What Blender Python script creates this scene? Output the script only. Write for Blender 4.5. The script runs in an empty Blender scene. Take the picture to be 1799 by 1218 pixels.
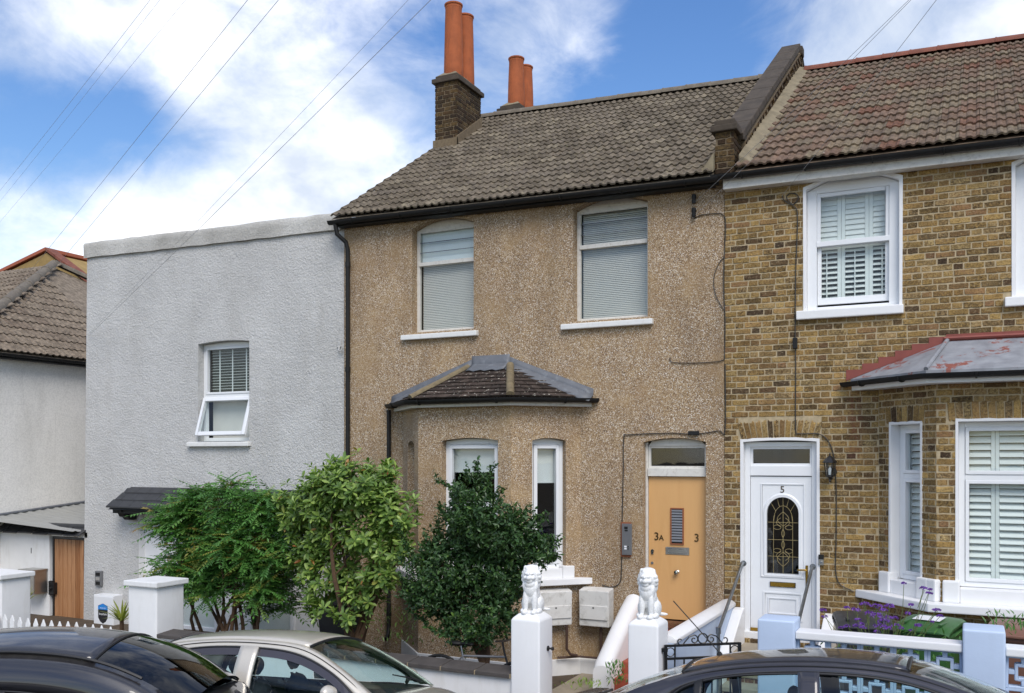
import bpy, bmesh, math, random
import numpy as np
from mathutils import Vector, Matrix, noise as mnoise
RAD = math.radians
random.seed(11)
rng = np.random.default_rng(5)
scene = bpy.context.scene
COL = scene.collection

# ------------------------------------------------------------------ camera
CAM = Vector((6.09, -12.5, 3.0))
PSI = math.atan(1640.0 / 3350.0)
cd = bpy.data.cameras.new('camera')
cam = bpy.data.objects.new('camera', cd)
COL.objects.link(cam)
cam.location = CAM
cam.rotation_euler = (math.pi / 2, 0, PSI)
cd.sensor_fit = 'HORIZONTAL'
cd.sensor_width = 36.0
cd.lens = 36.0 * 1640.0 / 1799.0
cd.shift_y = (805 - 609) / 1799.0
cd.clip_start = 0.05
cd.clip_end = 2000
scene.camera = cam

# ------------------------------------------------------------------ sky and sun
SUN_EL, SUN_AZ = RAD(48), RAD(143)      # azimuth: direction the light comes from, clockwise from +Y
world = bpy.data.worlds.new('World')
scene.world = world
world.use_nodes = True
world.cycles.sampling_method = 'MANUAL'
world.cycles.sample_map_resolution = 512
wn, wl = world.node_tree.nodes, world.node_tree.links
wn.clear()
def WN(t, **kw):
    n = wn.new(t)
    for k, v in kw.items(): setattr(n, k, v)
    return n
def wmath(op, a, b=None, c=None, clamp=False):
    n = WN('ShaderNodeMath', operation=op, use_clamp=clamp)
    for i, q in enumerate((a, b, c)):
        if q is None: continue
        if isinstance(q, (int, float)): n.inputs[i].default_value = q
        else: wl.new(q, n.inputs[i])
    return n.outputs[0]
sky = WN('ShaderNodeTexSky', sky_type='NISHITA')
sky.sun_disc = False
sky.sun_elevation = SUN_EL
sky.sun_rotation = SUN_AZ
sky.air_density = 1.3
sky.dust_density = 0.25
sky.ozone_density = 3.0
hs = WN('ShaderNodeHueSaturation')
hs.inputs['Hue'].default_value = 0.512
hs.inputs['Saturation'].default_value = 1.25
hs.inputs['Value'].default_value = 0.82
wl.new(sky.outputs[0], hs.inputs['Color'])
tc = WN('ShaderNodeTexCoord')
DIR = tc.outputs['Generated']
cmb = WN('ShaderNodeMapping'); cmb.inputs['Scale'].default_value = (1.0, 1.0, 1.55)
wl.new(DIR, cmb.inputs[0])
def wnoise(scale, detail, rough, dist=0.0, off=(0, 0, 0)):
    mp = WN('ShaderNodeMapping'); mp.inputs['Location'].default_value = off
    wl.new(cmb.outputs[0], mp.inputs[0])
    n = WN('ShaderNodeTexNoise')
    n.inputs['Scale'].default_value = scale; n.inputs['Detail'].default_value = detail
    n.inputs['Roughness'].default_value = rough; n.inputs['Distortion'].default_value = dist
    wl.new(mp.outputs[0], n.inputs['Vector'])
    return n.outputs['Fac']
n1 = wnoise(3.3, 9, 0.60, 0.30, (3.1, 0.7, 0.2))
n2 = wnoise(10.0, 7, 0.62, 0.6, (1.0, 5.0, 2.0))
dens = wmath('ADD', wmath('MULTIPLY', n1, 0.70), wmath('MULTIPLY', n2, 0.36))
def skydir(px, py):
    k = (px - 899.5) / 1640.0; v = -(py - 805.0) / 1640.0
    s, c = math.sin(PSI), math.cos(PSI)
    return Vector((-s + c * k, c + s * k, v)).normalized()
# cloud banks and clear gaps as they stand in the sky over the street
for px, py, pw, amp in ((150, 420, 120, .20), (480, 390, 120, .20), (640, 300, 200, .06), (960, 70, 500, .10), (1720, 30, 90, .20), (230, 60, 300, .13), (420, 60, 300, .10), (60, 90, 500, .14), (560, 200, 300, .07),
                        (50, 245, 260, -.30), (240, 205, 420, -.27), (620, 40, 260, -.10), (1190, 110, 130, -.25), (1060, 190, 600, -.10), (1340, 40, 500, -.10), (1400, 110, 1500, .12), (1040, 100, 900, .10), (760, 60, 700, -.06)):
    d = WN('ShaderNodeVectorMath', operation='DOT_PRODUCT')
    wl.new(DIR, d.inputs[0]); d.inputs[1].default_value = skydir(px, py)
    lobe = wmath('POWER', wmath('MAXIMUM', d.outputs['Value'], 0.0), float(pw))
    dens = wmath('ADD', dens, wmath('MULTIPLY', lobe, amp))
mr = WN('ShaderNodeMapRange', interpolation_type='SMOOTHSTEP')
wl.new(dens, mr.inputs['Value'])
mr.inputs['From Min'].default_value = 0.365
mr.inputs['From Max'].default_value = 0.79
shade = wnoise(4.6, 6, 0.55, 0.2, (7.0, 2.0, 1.0))
cr = WN('ShaderNodeValToRGB')
cr.color_ramp.elements[0].position = 0.40; cr.color_ramp.elements[0].color = (3.9, 4.35, 5.1, 1)
cr.color_ramp.elements[1].position = 0.585; cr.color_ramp.elements[1].color = (7.4, 7.45, 7.6, 1)
wl.new(shade, cr.inputs[0])
mx = WN('ShaderNodeMix', data_type='RGBA')
wl.new(mr.outputs[0], mx.inputs['Factor'])
wl.new(hs.outputs[0], mx.inputs['A'])
wl.new(cr.outputs[0], mx.inputs['B'])
bg = WN('ShaderNodeBackground')
bg.inputs['Strength'].default_value = 0.10
wl.new(mx.outputs['Result'], bg.inputs['Color'])
wo = WN('ShaderNodeOutputWorld')
wl.new(bg.outputs[0], wo.inputs[0])

sd = bpy.data.lights.new('sun', 'SUN')
sun = bpy.data.objects.new('sun', sd)
COL.objects.link(sun)
sd.energy = 1.5
sd.angle = RAD(34)
sd.color = (1.0, 0.94, 0.86)
_s = Vector((math.sin(SUN_AZ) * math.cos(SUN_EL), math.cos(SUN_AZ) * math.cos(SUN_EL), math.sin(SUN_EL)))
sun.rotation_euler = (-_s).to_track_quat('-Z', 'Y').to_euler()
sun.location = (0, -10, 20)

vs = scene.view_settings
vs.view_transform = 'Standard'
vs.look = 'None'
vs.gamma = 1.0
vs.use_curve_mapping = False
vs.exposure = 0.95
scene.render.engine = 'CYCLES'
scene.cycles.max_bounces = 6
scene.cycles.diffuse_bounces = 3
scene.cycles.glossy_bounces = 3
scene.cycles.transparent_max_bounces = 16
scene.cycles.caustics_reflective = False
scene.cycles.caustics_refractive = False

# ------------------------------------------------------------------ helpers
def at(px, py, Y=0.0):
    """point of the place at depth Y whose sight line passes the given spot of the photograph"""
    k = (px - 899.5) / 1640.0; v = -(py - 805.0) / 1640.0
    s, c = math.sin(PSI), math.cos(PSI)
    d = (Y - CAM.y) / (c + s * k)
    return Vector((CAM.x + d * (-s + c * k), Y, CAM.z + d * v))
def atX(px, py, X):
    k = (px - 899.5) / 1640.0; v = -(py - 805.0) / 1640.0
    s, c = math.sin(PSI), math.cos(PSI)
    d = (X - CAM.x) / (-s + c * k)
    return Vector((X, CAM.y + d * (c + s * k), CAM.z + d * v))
def depth_of(p):
    return -math.sin(PSI) * (p[0] - CAM.x) + math.cos(PSI) * (p[1] - CAM.y)

class Pl:
    """an upright wall plane: u along it, z up, w outwards"""
    def __init__(s, a, b):
        s.O = Vector((a[0], a[1], 0)); d = Vector((b[0] - a[0], b[1] - a[1], 0)); s.L = d.length
        s.U = d.normalized(); s.W = Vector((s.U.y, -s.U.x, 0))
    def p(s, u, z, w=0.0): return s.O + s.U * u + s.W * w + Vector((0, 0, z))

class MB:
    def __init__(s): s.v = []; s.f = []
    def add(s, vs_, fs_):
        n = len(s.v); s.v += [tuple(q) for q in vs_]; s.f += [tuple(i + n for i in f) for f in fs_]
    def quad(s, a, b, c, d): s.add((a, b, c, d), ((0, 1, 2, 3),))
    def hexa(s, p):  # 8 corners: bottom ring then top ring
        s.add(p, ((0, 3, 2, 1), (4, 5, 6, 7), (0, 1, 5, 4), (1, 2, 6, 5), (2, 3, 7, 6), (3, 0, 4, 7)))
    def box(s, x0, x1, y0, y1, z0, z1):
        s.hexa([(x0, y0, z0), (x1, y0, z0), (x1, y1, z0), (x0, y1, z0), (x0, y0, z1), (x1, y0, z1), (x1, y1, z1), (x0, y1, z1)])
    def pbox(s, pl, u0, u1, z0, z1, w0, w1):
        s.hexa([pl.p(u0, z0, w1), pl.p(u1, z0, w1), pl.p(u1, z0, w0), pl.p(u0, z0, w0), pl.p(u0, z1, w1), pl.p(u1, z1, w1), pl.p(u1, z1, w0), pl.p(u0, z1, w0)])
    def mbox(s, M, sx, sy, sz):
        s.hexa([M @ Vector(q) for q in ((-sx, -sy, -sz), (sx, -sy, -sz), (sx, sy, -sz), (-sx, sy, -sz), (-sx, -sy, sz), (sx, -sy, sz), (sx, sy, sz), (-sx, sy, sz))])
    def prism(s, pl, outline, w0, w1):
        """extrude an outline of (u,z) points between outward offsets w0 < w1"""
        n = len(outline)
        a = [pl.p(u, z, w1) for u, z in outline]; b = [pl.p(u, z, w0) for u, z in outline]
        s.add(a + b, [tuple(range(n)), tuple(range(2 * n - 1, n - 1, -1))] + [(i, i + n, (i + 1) % n + n, (i + 1) % n) for i in range(n)])
    def tube(s, pts, r, n=8, caps=True):
        pts = [Vector(q) for q in pts]; m = len(pts)
        rs = r if isinstance(r, (list, tuple)) else [r] * m
        base = len(s.v); up = Vector((0, 0, 1)); prev = None
        for i, q in enumerate(pts):
            t = (pts[min(i + 1, m - 1)] - pts[max(i - 1, 0)])
            if t.length < 1e-9: t = Vector((0, 0, 1))
            t.normalize()
            if prev is None:
                a = t.cross(up)
                if a.length < 1e-3: a = t.cross(Vector((1, 0, 0)))
            else: a = prev - t * prev.dot(t)
            a.normalize(); b = t.cross(a); prev = a
            for k in range(n):
                g = 2 * math.pi * k / n
                s.v.append(tuple(q + a * (math.cos(g) * rs[i]) + b * (math.sin(g) * rs[i])))
        for i in range(m - 1):
            for k in range(n):
                s.f.append((base + i * n + k, base + i * n + (k + 1) % n, base + (i + 1) * n + (k + 1) % n, base + (i + 1) * n + k))
        if caps:
            s.f.append(tuple(base + k for k in range(n - 1, -1, -1)))
            s.f.append(tuple(base + (m - 1) * n + k for k in range(n)))
    def lathe(s, c, prof, n=20, ax=None):
        """profile of (r, h) turned round an axis through c"""
        ax = Vector(ax or (0, 0, 1)).normalized()
        a = ax.cross(Vector((0, 1, 0)))
        if a.length < 1e-3: a = ax.cross(Vector((1, 0, 0)))
        a.normalize(); b = ax.cross(a); c = Vector(c); base = len(s.v); m = len(prof)
        for r, h in prof:
            for k in range(n):
                g = 2 * math.pi * k / n
                s.v.append(tuple(c + ax * h + (a * math.cos(g) + b * math.sin(g)) * max(r, 1e-4)))
        for i in range(m - 1):
            for k in range(n):
                s.f.append((base + i * n + k, base + i * n + (k + 1) % n, base + (i + 1) * n + (k + 1) % n, base + (i + 1) * n + k))
    def grid(s, rows):
        """rows of points, all of one length, joined as a sheet"""
        base = len(s.v); n = len(rows[0])
        for r in rows: s.v += [tuple(q) for q in r]
        for i in range(len(rows) - 1):
            for k in range(n - 1):
                s.f.append((base + i * n + k, base + i * n + k + 1, base + (i + 1) * n + k + 1, base + (i + 1) * n + k))
    def mesh(s, name, bevel=0, seg=2, smooth=None, normals=True):
        me = bpy.data.meshes.new(name)
        me.from_pydata(s.v, [], s.f)
        if normals or bevel:
            bm = bmesh.new(); bm.from_mesh(me)
            if bevel:
                bmesh.ops.remove_doubles(bm, verts=bm.verts, dist=1e-5)
            bmesh.ops.recalc_face_normals(bm, faces=bm.faces)
            if bevel:
                es = [e for e in bm.edges if len(e.link_faces) == 2 and e.calc_face_angle(0) > 0.5]
                bmesh.ops.bevel(bm, geom=es, offset=bevel, segments=seg, affect='EDGES', profile=0.6, clamp_overlap=True)
            bm.to_mesh(me); bm.free()
        if smooth is not None:
            me.shade_smooth(); me.set_sharp_from_angle(angle=RAD(smooth))
        return me
    def build(s, name, mat, parent=None, bevel=0, seg=2, smooth=None, normals=True):
        return link(name, s.mesh(name, bevel, seg, smooth, normals), mat, parent)

def pinv(o, parent):
    o.parent = parent
    if parent.type == 'EMPTY' and not parent.get('_local'):
        o.matrix_parent_inverse = Matrix.Translation(-parent.location)
def link(name, me, mat, parent=None, M=None):
    o = bpy.data.objects.new(name, me)
    COL.objects.link(o)
    if mat is not None and not me.materials: me.materials.append(mat)
    if parent is not None: pinv(o, parent)
    if M is not None: o.matrix_basis = M
    return o
def thing(name, label, cat, loc=(0, 0, 0), group=None, local=False):
    o = bpy.data.objects.new(name, None)
    COL.objects.link(o)
    o.empty_display_size = 0.2
    o.location = loc
    o['label'] = label; o['category'] = cat; o['kind'] = 'thing'
    if group: o['group'] = group
    if local: o['_local'] = 1
    return o
def tag(o, label, cat, group=None):
    o['label'] = label; o['category'] = cat; o['kind'] = 'thing'
    if group: o['group'] = group
    return o
def struct(o, kind='structure'):
    o['kind'] = kind
    return o
def text_mesh(body, size, extrude=0.003, space=1.0):
    cu = bpy.data.curves.new('lettering', 'FONT')
    cu.body = body; cu.size = size; cu.extrude = extrude; cu.align_x = 'CENTER'; cu.space_character = space
    o = bpy.data.objects.new('lettering', cu); COL.objects.link(o)
    dg = bpy.context.evaluated_depsgraph_get()
    me = bpy.data.meshes.new_from_object(o.evaluated_get(dg))
    bpy.data.objects.remove(o); bpy.data.curves.remove(cu)
    return me
def face_matrix(pl, u, z, w):
    """local x along the wall, local y up, local z out of the wall"""
    p = pl.p(u, z, w); U, W = pl.U, pl.W
    return Matrix(((U.x, 0, W.x, p.x), (U.y, 0, W.y, p.y), (0, 1, 0, p.z), (0, 0, 0, 1)))

# ------------------------------------------------------------------ materials
class NM:
    def __init__(s, name):
        s.m = bpy.data.materials.new(name); s.m.use_nodes = True
        s.n, s.l = s.m.node_tree.nodes, s.m.node_tree.links
        s.b = s.n['Principled BSDF']; s.pos = None
    def N(s, t, **kw):
        q = s.n.new(t)
        for k, v in kw.items(): setattr(q, k, v)
        return q
    def P(s):
        if s.pos is None: s.pos = s.N('ShaderNodeNewGeometry').outputs['Position']
        return s.pos
    def set(s, **kw):
        for k, v in kw.items():
            k = k.replace('_', ' ')
            if hasattr(v, 'is_output'): s.l.new(v, s.b.inputs[k])
            else: s.b.inputs[k].default_value = v
        return s
    def map(s, scale=(1, 1, 1), vec=None):
        q = s.N('ShaderNodeMapping'); q.inputs['Scale'].default_value = scale
        s.l.new(vec or s.P(), q.inputs[0]); return q.outputs[0]
    def noise(s, scale, detail=5, rough=.55, dist=0, vec=None, out='Fac'):
        q = s.N('ShaderNodeTexNoise')
        q.inputs['Scale'].default_value = scale; q.inputs['Detail'].default_value = detail
        q.inputs['Roughness'].default_value = rough; q.inputs['Distortion'].default_value = dist
        s.l.new(vec or s.P(), q.inputs['Vector']); return q.outputs[out]
    def voro(s, scale, vec=None, feature='F1', rand=1.0):
        q = s.N('ShaderNodeTexVoronoi', feature=feature); q.inputs['Scale'].default_value = scale
        q.inputs['Randomness'].default_value = rand
        s.l.new(vec or s.P(), q.inputs['Vector']); return q.outputs
    def ramp(s, fac, stops, mode='LINEAR'):
        q = s.N('ShaderNodeValToRGB'); r = q.color_ramp; r.interpolation = mode
        while len(r.elements) < len(stops): r.elements.new(0.5)
        for e, (p, c) in zip(r.elements, stops):
            e.position = p; e.color = (c[0], c[1], c[2], 1) if hasattr(c, '__len__') else (c, c, c, 1)
        s.l.new(fac, q.inputs[0]); return q.outputs[0]
    def math(s, op, a, b=None, clamp=False):
        q = s.N('ShaderNodeMath', operation=op, use_clamp=clamp)
        for i, k in enumerate((a, b)):
            if k is None: continue
            if isinstance(k, (int, float)): q.inputs[i].default_value = k
            else: s.l.new(k, q.inputs[i])
        return q.outputs[0]
    def mix(s, fac, a, b, blend='MIX'):
        q = s.N('ShaderNodeMix', data_type='RGBA', blend_type=blend)
        for nm, k in (('Factor', fac), ('A', a), ('B', b)):
            if hasattr(k, 'is_output'): s.l.new(k, q.inputs[nm])
            elif nm == 'Factor': q.inputs[0].default_value = k
            else: q.inputs[nm].default_value = (k[0], k[1], k[2], 1)
        return q.outputs['Result']
    def bump(s, h, strength=.4, dist=.01):
        q = s.N('ShaderNodeBump'); q.inputs['Strength'].default_value = strength; q.inputs['Distance'].default_value = dist
        s.l.new(h, q.inputs['Height']); s.l.new(q.outputs[0], s.b.inputs['Normal']); return s
    def rand(s): return s.N('ShaderNodeObjectInfo').outputs['Random']
    def attr(s, name):
        q = s.N('ShaderNodeAttribute'); q.attribute_name = name; return q.outputs['Fac']

def hexc(h):
    return tuple((((int(h[i:i + 2], 16) / 255) + .055) / 1.055) ** 2.4 if int(h[i:i + 2], 16) > 10 else int(h[i:i + 2], 16) / 255 / 12.92 for i in (0, 2, 4))
def M_simple(name, col, rough=.6, metal=0., var=.12, scale=4., bump=0., bscale=80., spec=.5, dirt=0., dcol=(.12, .1, .07), streak=False):
    k = NM(name)
    v = k.noise(scale, 6, .6)
    lo = tuple(c * (1 - var) for c in col); hi = tuple(min(1, c * (1 + var * .6)) for c in col)
    c = k.ramp(v, ((.3, lo), (.7, hi)))
    if dirt:
        vec = k.map((1, 1, .18)) if streak else None
        d = k.ramp(k.noise(scale * 1.7 + 2, 8, .68, .3, vec), ((.52, 0.), (.78, 1.)))
        c = k.mix(k.math('MULTIPLY', d, dirt), c, dcol)
    k.set(Base_Color=c, Roughness=rough, Metallic=metal)
    k.b.inputs['Specular IOR Level'].default_value = spec
    if bump: k.bump(k.noise(bscale, 4, .6), bump, .004)
    return k.m

def M_pebble():
    k = NM('pebbledash')
    wob = k.noise(30, 3, .6, 0, None, 'Color')
    vec = k.N('ShaderNodeVectorMath', operation='MULTIPLY_ADD')
    k.l.new(wob, vec.inputs[0]); vec.inputs[1].default_value = (.012, .012, .012); k.l.new(k.P(), vec.inputs[2])
    v = k.voro(108, vec.outputs[0])
    sp = k.N('ShaderNodeSeparateColor'); k.l.new(v['Color'], sp.inputs[0])
    stone = k.ramp(sp.outputs[0], ((0, hexc('8b745b')), (.15, hexc('4c3c32')), (.28, hexc('baa78d')), (.42, hexc('9c8467')), (.55, hexc('a68d6c')), (.68, hexc('eae3d7')), (.79, hexc('70584b')), (.90, hexc('cabaa4'))), 'CONSTANT')
    mortar = k.ramp(k.noise(2.2, 6, .6), ((.35, hexc('9e8260')), (.65, hexc('b4986e'))))
    patch = k.ramp(k.noise(1.35, 5, .62, .4), ((.48, 1.), (.74, .2)))
    edge = k.ramp(v['Distance'], ((.42, 1.), (.72, .25)))
    c = k.mix(k.math('MULTIPLY', patch, edge), mortar, stone)
    dirt = k.ramp(k.noise(1.1, 8, .7, .2, k.map((1, 1, .35))), ((.46, 0.), (.78, .60)))
    c = k.mix(dirt, c, hexc('5f4e3c'))
    k.set(Base_Color=c, Roughness=.85)
    k.b.inputs['Specular IOR Level'].default_value = .35
    h = k.math('ADD', k.math('MULTIPLY', v['Distance'], -1.), k.math('MULTIPLY', k.noise(160, 2), .4))
    k.bump(h, .5, .008)
    return k.m
def M_roughcast(name, c1, c2, scale=27, strength=.9, dist=.032):
    k = NM(name)
    big = k.noise(.9, 6, .6, .2)
    c = k.ramp(big, ((.32, c1), (.68, c2)))
    spots = k.ramp(k.noise(34, 4, .7), ((.35, .82), (.6, 1.)))
    c = k.mix(1., c, spots, 'MULTIPLY')
    st = k.ramp(k.noise(1.6, 8, .7, .3, k.map((1, 1, .22))), ((.50, 0.), (.80, .34)))
    c = k.mix(st, c, hexc('98948b'))
    cr_ = k.voro(.55, k.map((1, 1, 1.4)), 'DISTANCE_TO_EDGE'); c = k.mix(k.ramp(cr_['Distance'], ((.0, .12), (.006, 0.))), c, hexc('77736b'))
    k.set(Base_Color=c, Roughness=.82)
    h = k.math('ADD', k.noise(scale, 5, .65, .5), k.math('MULTIPLY', k.noise(6, 3), .6))
    k.bump(h, strength, dist)
    return k.m
def M_brick(name, stops, smear=.0, gain=1.):
    k = NM(name)
    r = k.math('FRACT', k.math('ADD', k.rand(), k.attr('rnd')))
    c = k.ramp(r, stops)
    alt = k.ramp(k.math('FRACT', k.math('MULTIPLY', r, 7.31)), ((0, hexc('6f5430')), (.25, hexc('463626')), (.5, hexc('b8965a')), (.8, hexc('8a6a42')), (1, hexc('7a5d3c'))))
    if gain != 1.: alt = k.mix(1., alt, (gain, gain, gain), 'MULTIPLY')
    c = k.mix(k.ramp(k.noise(33, 7, .75, .5), ((.38, 0.), (.60, .95))), c, alt)
    c = k.mix(1., c, k.ramp(k.noise(3.1, 5, .6), ((.32, .62), (.68, 1.15))), 'MULTIPLY')
    pit = k.ramp(k.noise(48, 6, .8, .3), ((.36, .34), (.52, 1.)))
    c = k.mix(1., c, pit, 'MULTIPLY')
    if smear: c = k.mix(k.ramp(k.noise(31, 6, .75, .5), ((.55, 0.), (.66, smear))), c, hexc('b8a584'))
    if smear:   # red paint runs left by the bay flashing
        sp = k.N('ShaderNodeSeparateXYZ'); k.l.new(k.P(), sp.inputs[0])
        band = k.math('MULTIPLY', k.ramp(k.math('ABSOLUTE', k.math('SUBTRACT', sp.outputs[0], 4.79)), ((.03, 1.), (.11, 0.))), k.ramp(k.math('ABSOLUTE', k.math('SUBTRACT', sp.outputs[2], 3.45)), ((.35, 1.), (.55, 0.))))
        c = k.mix(k.math('MULTIPLY', band, k.ramp(k.noise(12, 6, .7, .3, k.map((1, 1, .15))), ((.40, 0.), (.62, .75)))), c, hexc('6d3a31'))
    k.set(Base_Color=c, Roughness=.88)
    k.b.inputs['Specular IOR Level'].default_value = .3
    k.bump(k.noise(60, 6, .75), .9, .010)
    return k.m
def M_tile(name, stops, lichen=hexc('8e8a66'), spots=.735):
    k = NM(name)
    r = k.math('FRACT', k.math('ADD', k.rand(), k.attr('rnd')))
    c = k.ramp(r, stops)
    m = k.ramp(k.noise(9, 7, .7, .3), ((.38, .50), (.64, 1.15)))
    c = k.mix(1., c, m, 'MULTIPLY')
    l = k.ramp(k.noise(17, 6, .7, .4), ((.56, 0.), (.72, .55)))
    c = k.mix(l, c, lichen)
    c = k.mix(k.ramp(k.noise(5.5, 7, .75, .6), ((.66, 0.), (.72, .75))), c, hexc('57592f'))
    w = k.ramp(k.noise(23, 3, .5), ((spots, 0.), (spots + .025, .8)))
    c = k.mix(w, c, hexc('cfcabb'))
    k.set(Base_Color=c, Roughness=.9)
    k.b.inputs['Specular IOR Level'].default_value = .25
    k.bump(k.noise(70, 5, .7), .5, .006)
    return k.m
def M_glass(name, tint=(.93, .96, .95), refl=1.0, rough=.01):
    k = NM(name)
    n = k.n; n.remove(k.b)
    tr = k.N('ShaderNodeBsdfTransparent'); tr.inputs[0].default_value = (*tint, 1)
    gl = k.N('ShaderNodeBsdfGlossy'); gl.inputs['Roughness'].default_value = rough; gl.inputs[0].default_value = (1, 1, 1, 1)
    lw = k.N('ShaderNodeLayerWeight'); lw.inputs[0].default_value = .5
    fac = k.math('ADD', k.math('MULTIPLY', k.math('POWER', lw.outputs['Facing'], 5.), .96), .04)
    wav = k.noise(1.6, 2, .5); bp = k.N('ShaderNodeBump'); bp.inputs['Strength'].default_value = .03; bp.inputs['Distance'].default_value = .05
    k.l.new(wav, bp.inputs['Height']); k.l.new(bp.outputs[0], gl.inputs['Normal'])
    f = k.math('MULTIPLY', fac, refl, True)
    mx_ = k.N('ShaderNodeMixShader'); k.l.new(f, mx_.inputs[0]); k.l.new(tr.outputs[0], mx_.inputs[1]); k.l.new(gl.outputs[0], mx_.inputs[2])
    k.l.new(mx_.outputs[0], n['Material Output'].inputs[0])
    return k.m
def M_carpaint(name, col, flake=0.0, rough=.35, dust=0.0, dcol=(.42, .39, .34)):
    k = NM(name)
    c = k.ramp(k.noise(900, 1), ((.3, tuple(q * (1 - flake) for q in col)), (.7, tuple(min(1, q * (1 + flake)) for q in col))))
    if dust:
        geo = k.N('ShaderNodeNewGeometry'); sp = k.N('ShaderNodeSeparateXYZ'); k.l.new(geo.outputs['Normal'], sp.inputs[0])
        d = k.math('MULTIPLY', k.math('POWER', k.math('MAXIMUM', sp.outputs[2], 0.), 6.), k.ramp(k.noise(5, 8, .75, .5), ((.38, .15), (.72, 1.))))
        dm = k.math('MULTIPLY', d, dust)
        c = k.mix(dm, c, dcol)
        k.set(Coat_Roughness=k.math('ADD', k.math('MULTIPLY', dm, .5), .02))
    else: k.set(Coat_Roughness=.02)
    k.set(Base_Color=c, Roughness=rough, Metallic=.35 if flake else 0.)
    k.b.inputs['Coat Weight'].default_value = 1.0
    k.b.inputs['Coat IOR'].default_value = 1.5
    return k.m
def M_leaf(name, stops, rough=.42, trans=.25, spec=.5):
    k = NM(name)
    r = k.math('FRACT', k.math('ADD', k.rand(), k.attr('rnd')))
    c = k.ramp(r, stops)
    c = k.mix(1., c, k.ramp(k.noise(14, 3, .6), ((.3, .75), (.7, 1.15))), 'MULTIPLY')
    k.set(Base_Color=c, Roughness=rough)
    k.b.inputs['Specular IOR Level'].default_value = spec
    tl = k.N('ShaderNodeBsdfTranslucent'); k.l.new(k.mix(1., c, (1.3, 1.5, .7), 'MULTIPLY'), tl.inputs[0])
    ms = k.N('ShaderNodeMixShader'); ms.inputs[0].default_value = trans
    k.l.new(k.b.outputs[0], ms.inputs[1]); k.l.new(tl.outputs[0], ms.inputs[2])
    k.l.new(ms.outputs[0], k.n['Material Output'].inputs[0])
    return k.m
def M_wood(name, stops, scale=9., rough=.5, grain=(26, 26, 1.2), bump=.15):
    k = NM(name)
    g = k.noise(scale, 7, .62, 1.1, k.map((grain[0] / 9, grain[1] / 9, grain[2] / 9)))
    r = k.math('MULTIPLY', k.rand(), .5)
    c = k.ramp(k.math('ADD', k.math('MULTIPLY', g, .75), r), stops)
    k.set(Base_Color=c, Roughness=rough)
    k.bump(g, bump, .003)
    return k.m

MAT = {}
MAT['pebble'] = M_pebble()
MAT['grey_render'] = M_roughcast('grey_roughcast', hexc('c3c2bf'), hexc('d3d2cf'))
MAT['grey_coping'] = M_roughcast('coping_render', hexc('aaa7a0'), hexc('d3d1cb'), 30, .8, .02)
MAT['white_render'] = M_roughcast('white_render', hexc('e9e6df'), hexc('f0ede7'), 14, .3, .015)
MAT['white_wall'] = M_simple('white_masonry_paint', hexc('e4e4e3'), .6, var=.05, scale=3, bump=.35, bscale=28, dirt=.30, dcol=hexc('b9b3a6'), streak=True)
MAT['white_wall_b'] = M_simple('white_gloss_masonry', hexc('e8e8e8'), .42, var=.03, scale=2, bump=.22, bscale=16, dirt=.12, dcol=hexc('c9c4ba'), streak=True)
MAT['blue_wall'] = M_simple('pale_blue_masonry_paint', hexc('b9c9e0'), .6, var=.05, scale=3, bump=.3, bscale=40, dirt=.14, dcol=hexc('9aa4b4'), streak=True)
MAT['upvc'] = M_simple('white_upvc', hexc('e6e8ea'), .28, var=.02, dirt=.06, dcol=hexc('c7c3b8'))
MAT['old_paint'] = M_simple('worn_white_paint', hexc('d6d3cb'), .55, var=.06, scale=9, bump=.3, bscale=60, dirt=.55, dcol=hexc('8d8373'))
MAT['old_paint_peel'] = M_simple('peeling_sill_paint', hexc('d3cec5'), .7, var=.1, scale=14, bump=.5, bscale=60, dirt=.8, dcol=hexc('75695a'))
MAT['sill'] = M_simple('painted_sill', hexc('e2e2df'), .55, var=.04, scale=6, bump=.3, bscale=50, dirt=.3, dcol=hexc('a39a8a'))
MAT['black_plastic'] = M_simple('black_plastic', (.013, .013, .013), .55, var=.3, scale=6, spec=.3)
MAT['black_iron'] = M_simple('black_iron', (.012, .012, .013), .35, var=.3, scale=30)
MAT['cable'] = M_simple('cable_sheath', (.035, .033, .03), .6, var=.2)
MAT['wire'] = M_simple('overhead_wire', (.36, .36, .365), .55, var=.1)
MAT['mortar'] = M_simple('lime_mortar', hexc('b3a283'), .95, var=.25, scale=18, bump=.5, bscale=150)
MAT['mortar_dark'] = M_simple('sooty_mortar', hexc('74654f'), .95, var=.25, scale=18, bump=.5, bscale=150)
STOCK = ((0, hexc('cbb07a')), (.12, hexc('ad8f58')), (.25, hexc('977846')), (.36, hexc('c4a466')), (.46, hexc('77603a')), (.56, hexc('b3945a')), (.65, hexc('9a7555')), (.72, hexc('4c3e2f')), (.79, hexc('c9ae7c')), (.9, hexc('92744a')), (1, hexc('66543e')))
MAT['brick'] = M_brick('stock_brick', STOCK, .55)
MAT['brick_dark'] = M_brick('sooty_brick', ((0, hexc('382d23')), (.25, hexc('4a3a2a')), (.5, hexc('2c241e')), (.7, hexc('5b4024')), (.85, hexc('3d342a')), (1, hexc('352c25'))), 0., .38)
MAT['brick_red'] = M_brick('red_step_brick', ((0, hexc('7b4636')), (.5, hexc('6a3d30')), (1, hexc('8a5744'))))
MAT['tile_grey'] = M_tile('concrete_tile_brown', ((0, hexc('6c6254')), (.3, hexc('786d5e')), (.6, hexc('63594b')), (.8, hexc('847967')), (1, hexc('70665a'))), hexc('9d9676'))
MAT['tile_left'] = M_tile('concrete_tile_left', ((0, hexc('7f7263')), (.5, hexc('8a7d6d')), (1, hexc('77695b'))), hexc('8f8672'))
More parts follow.
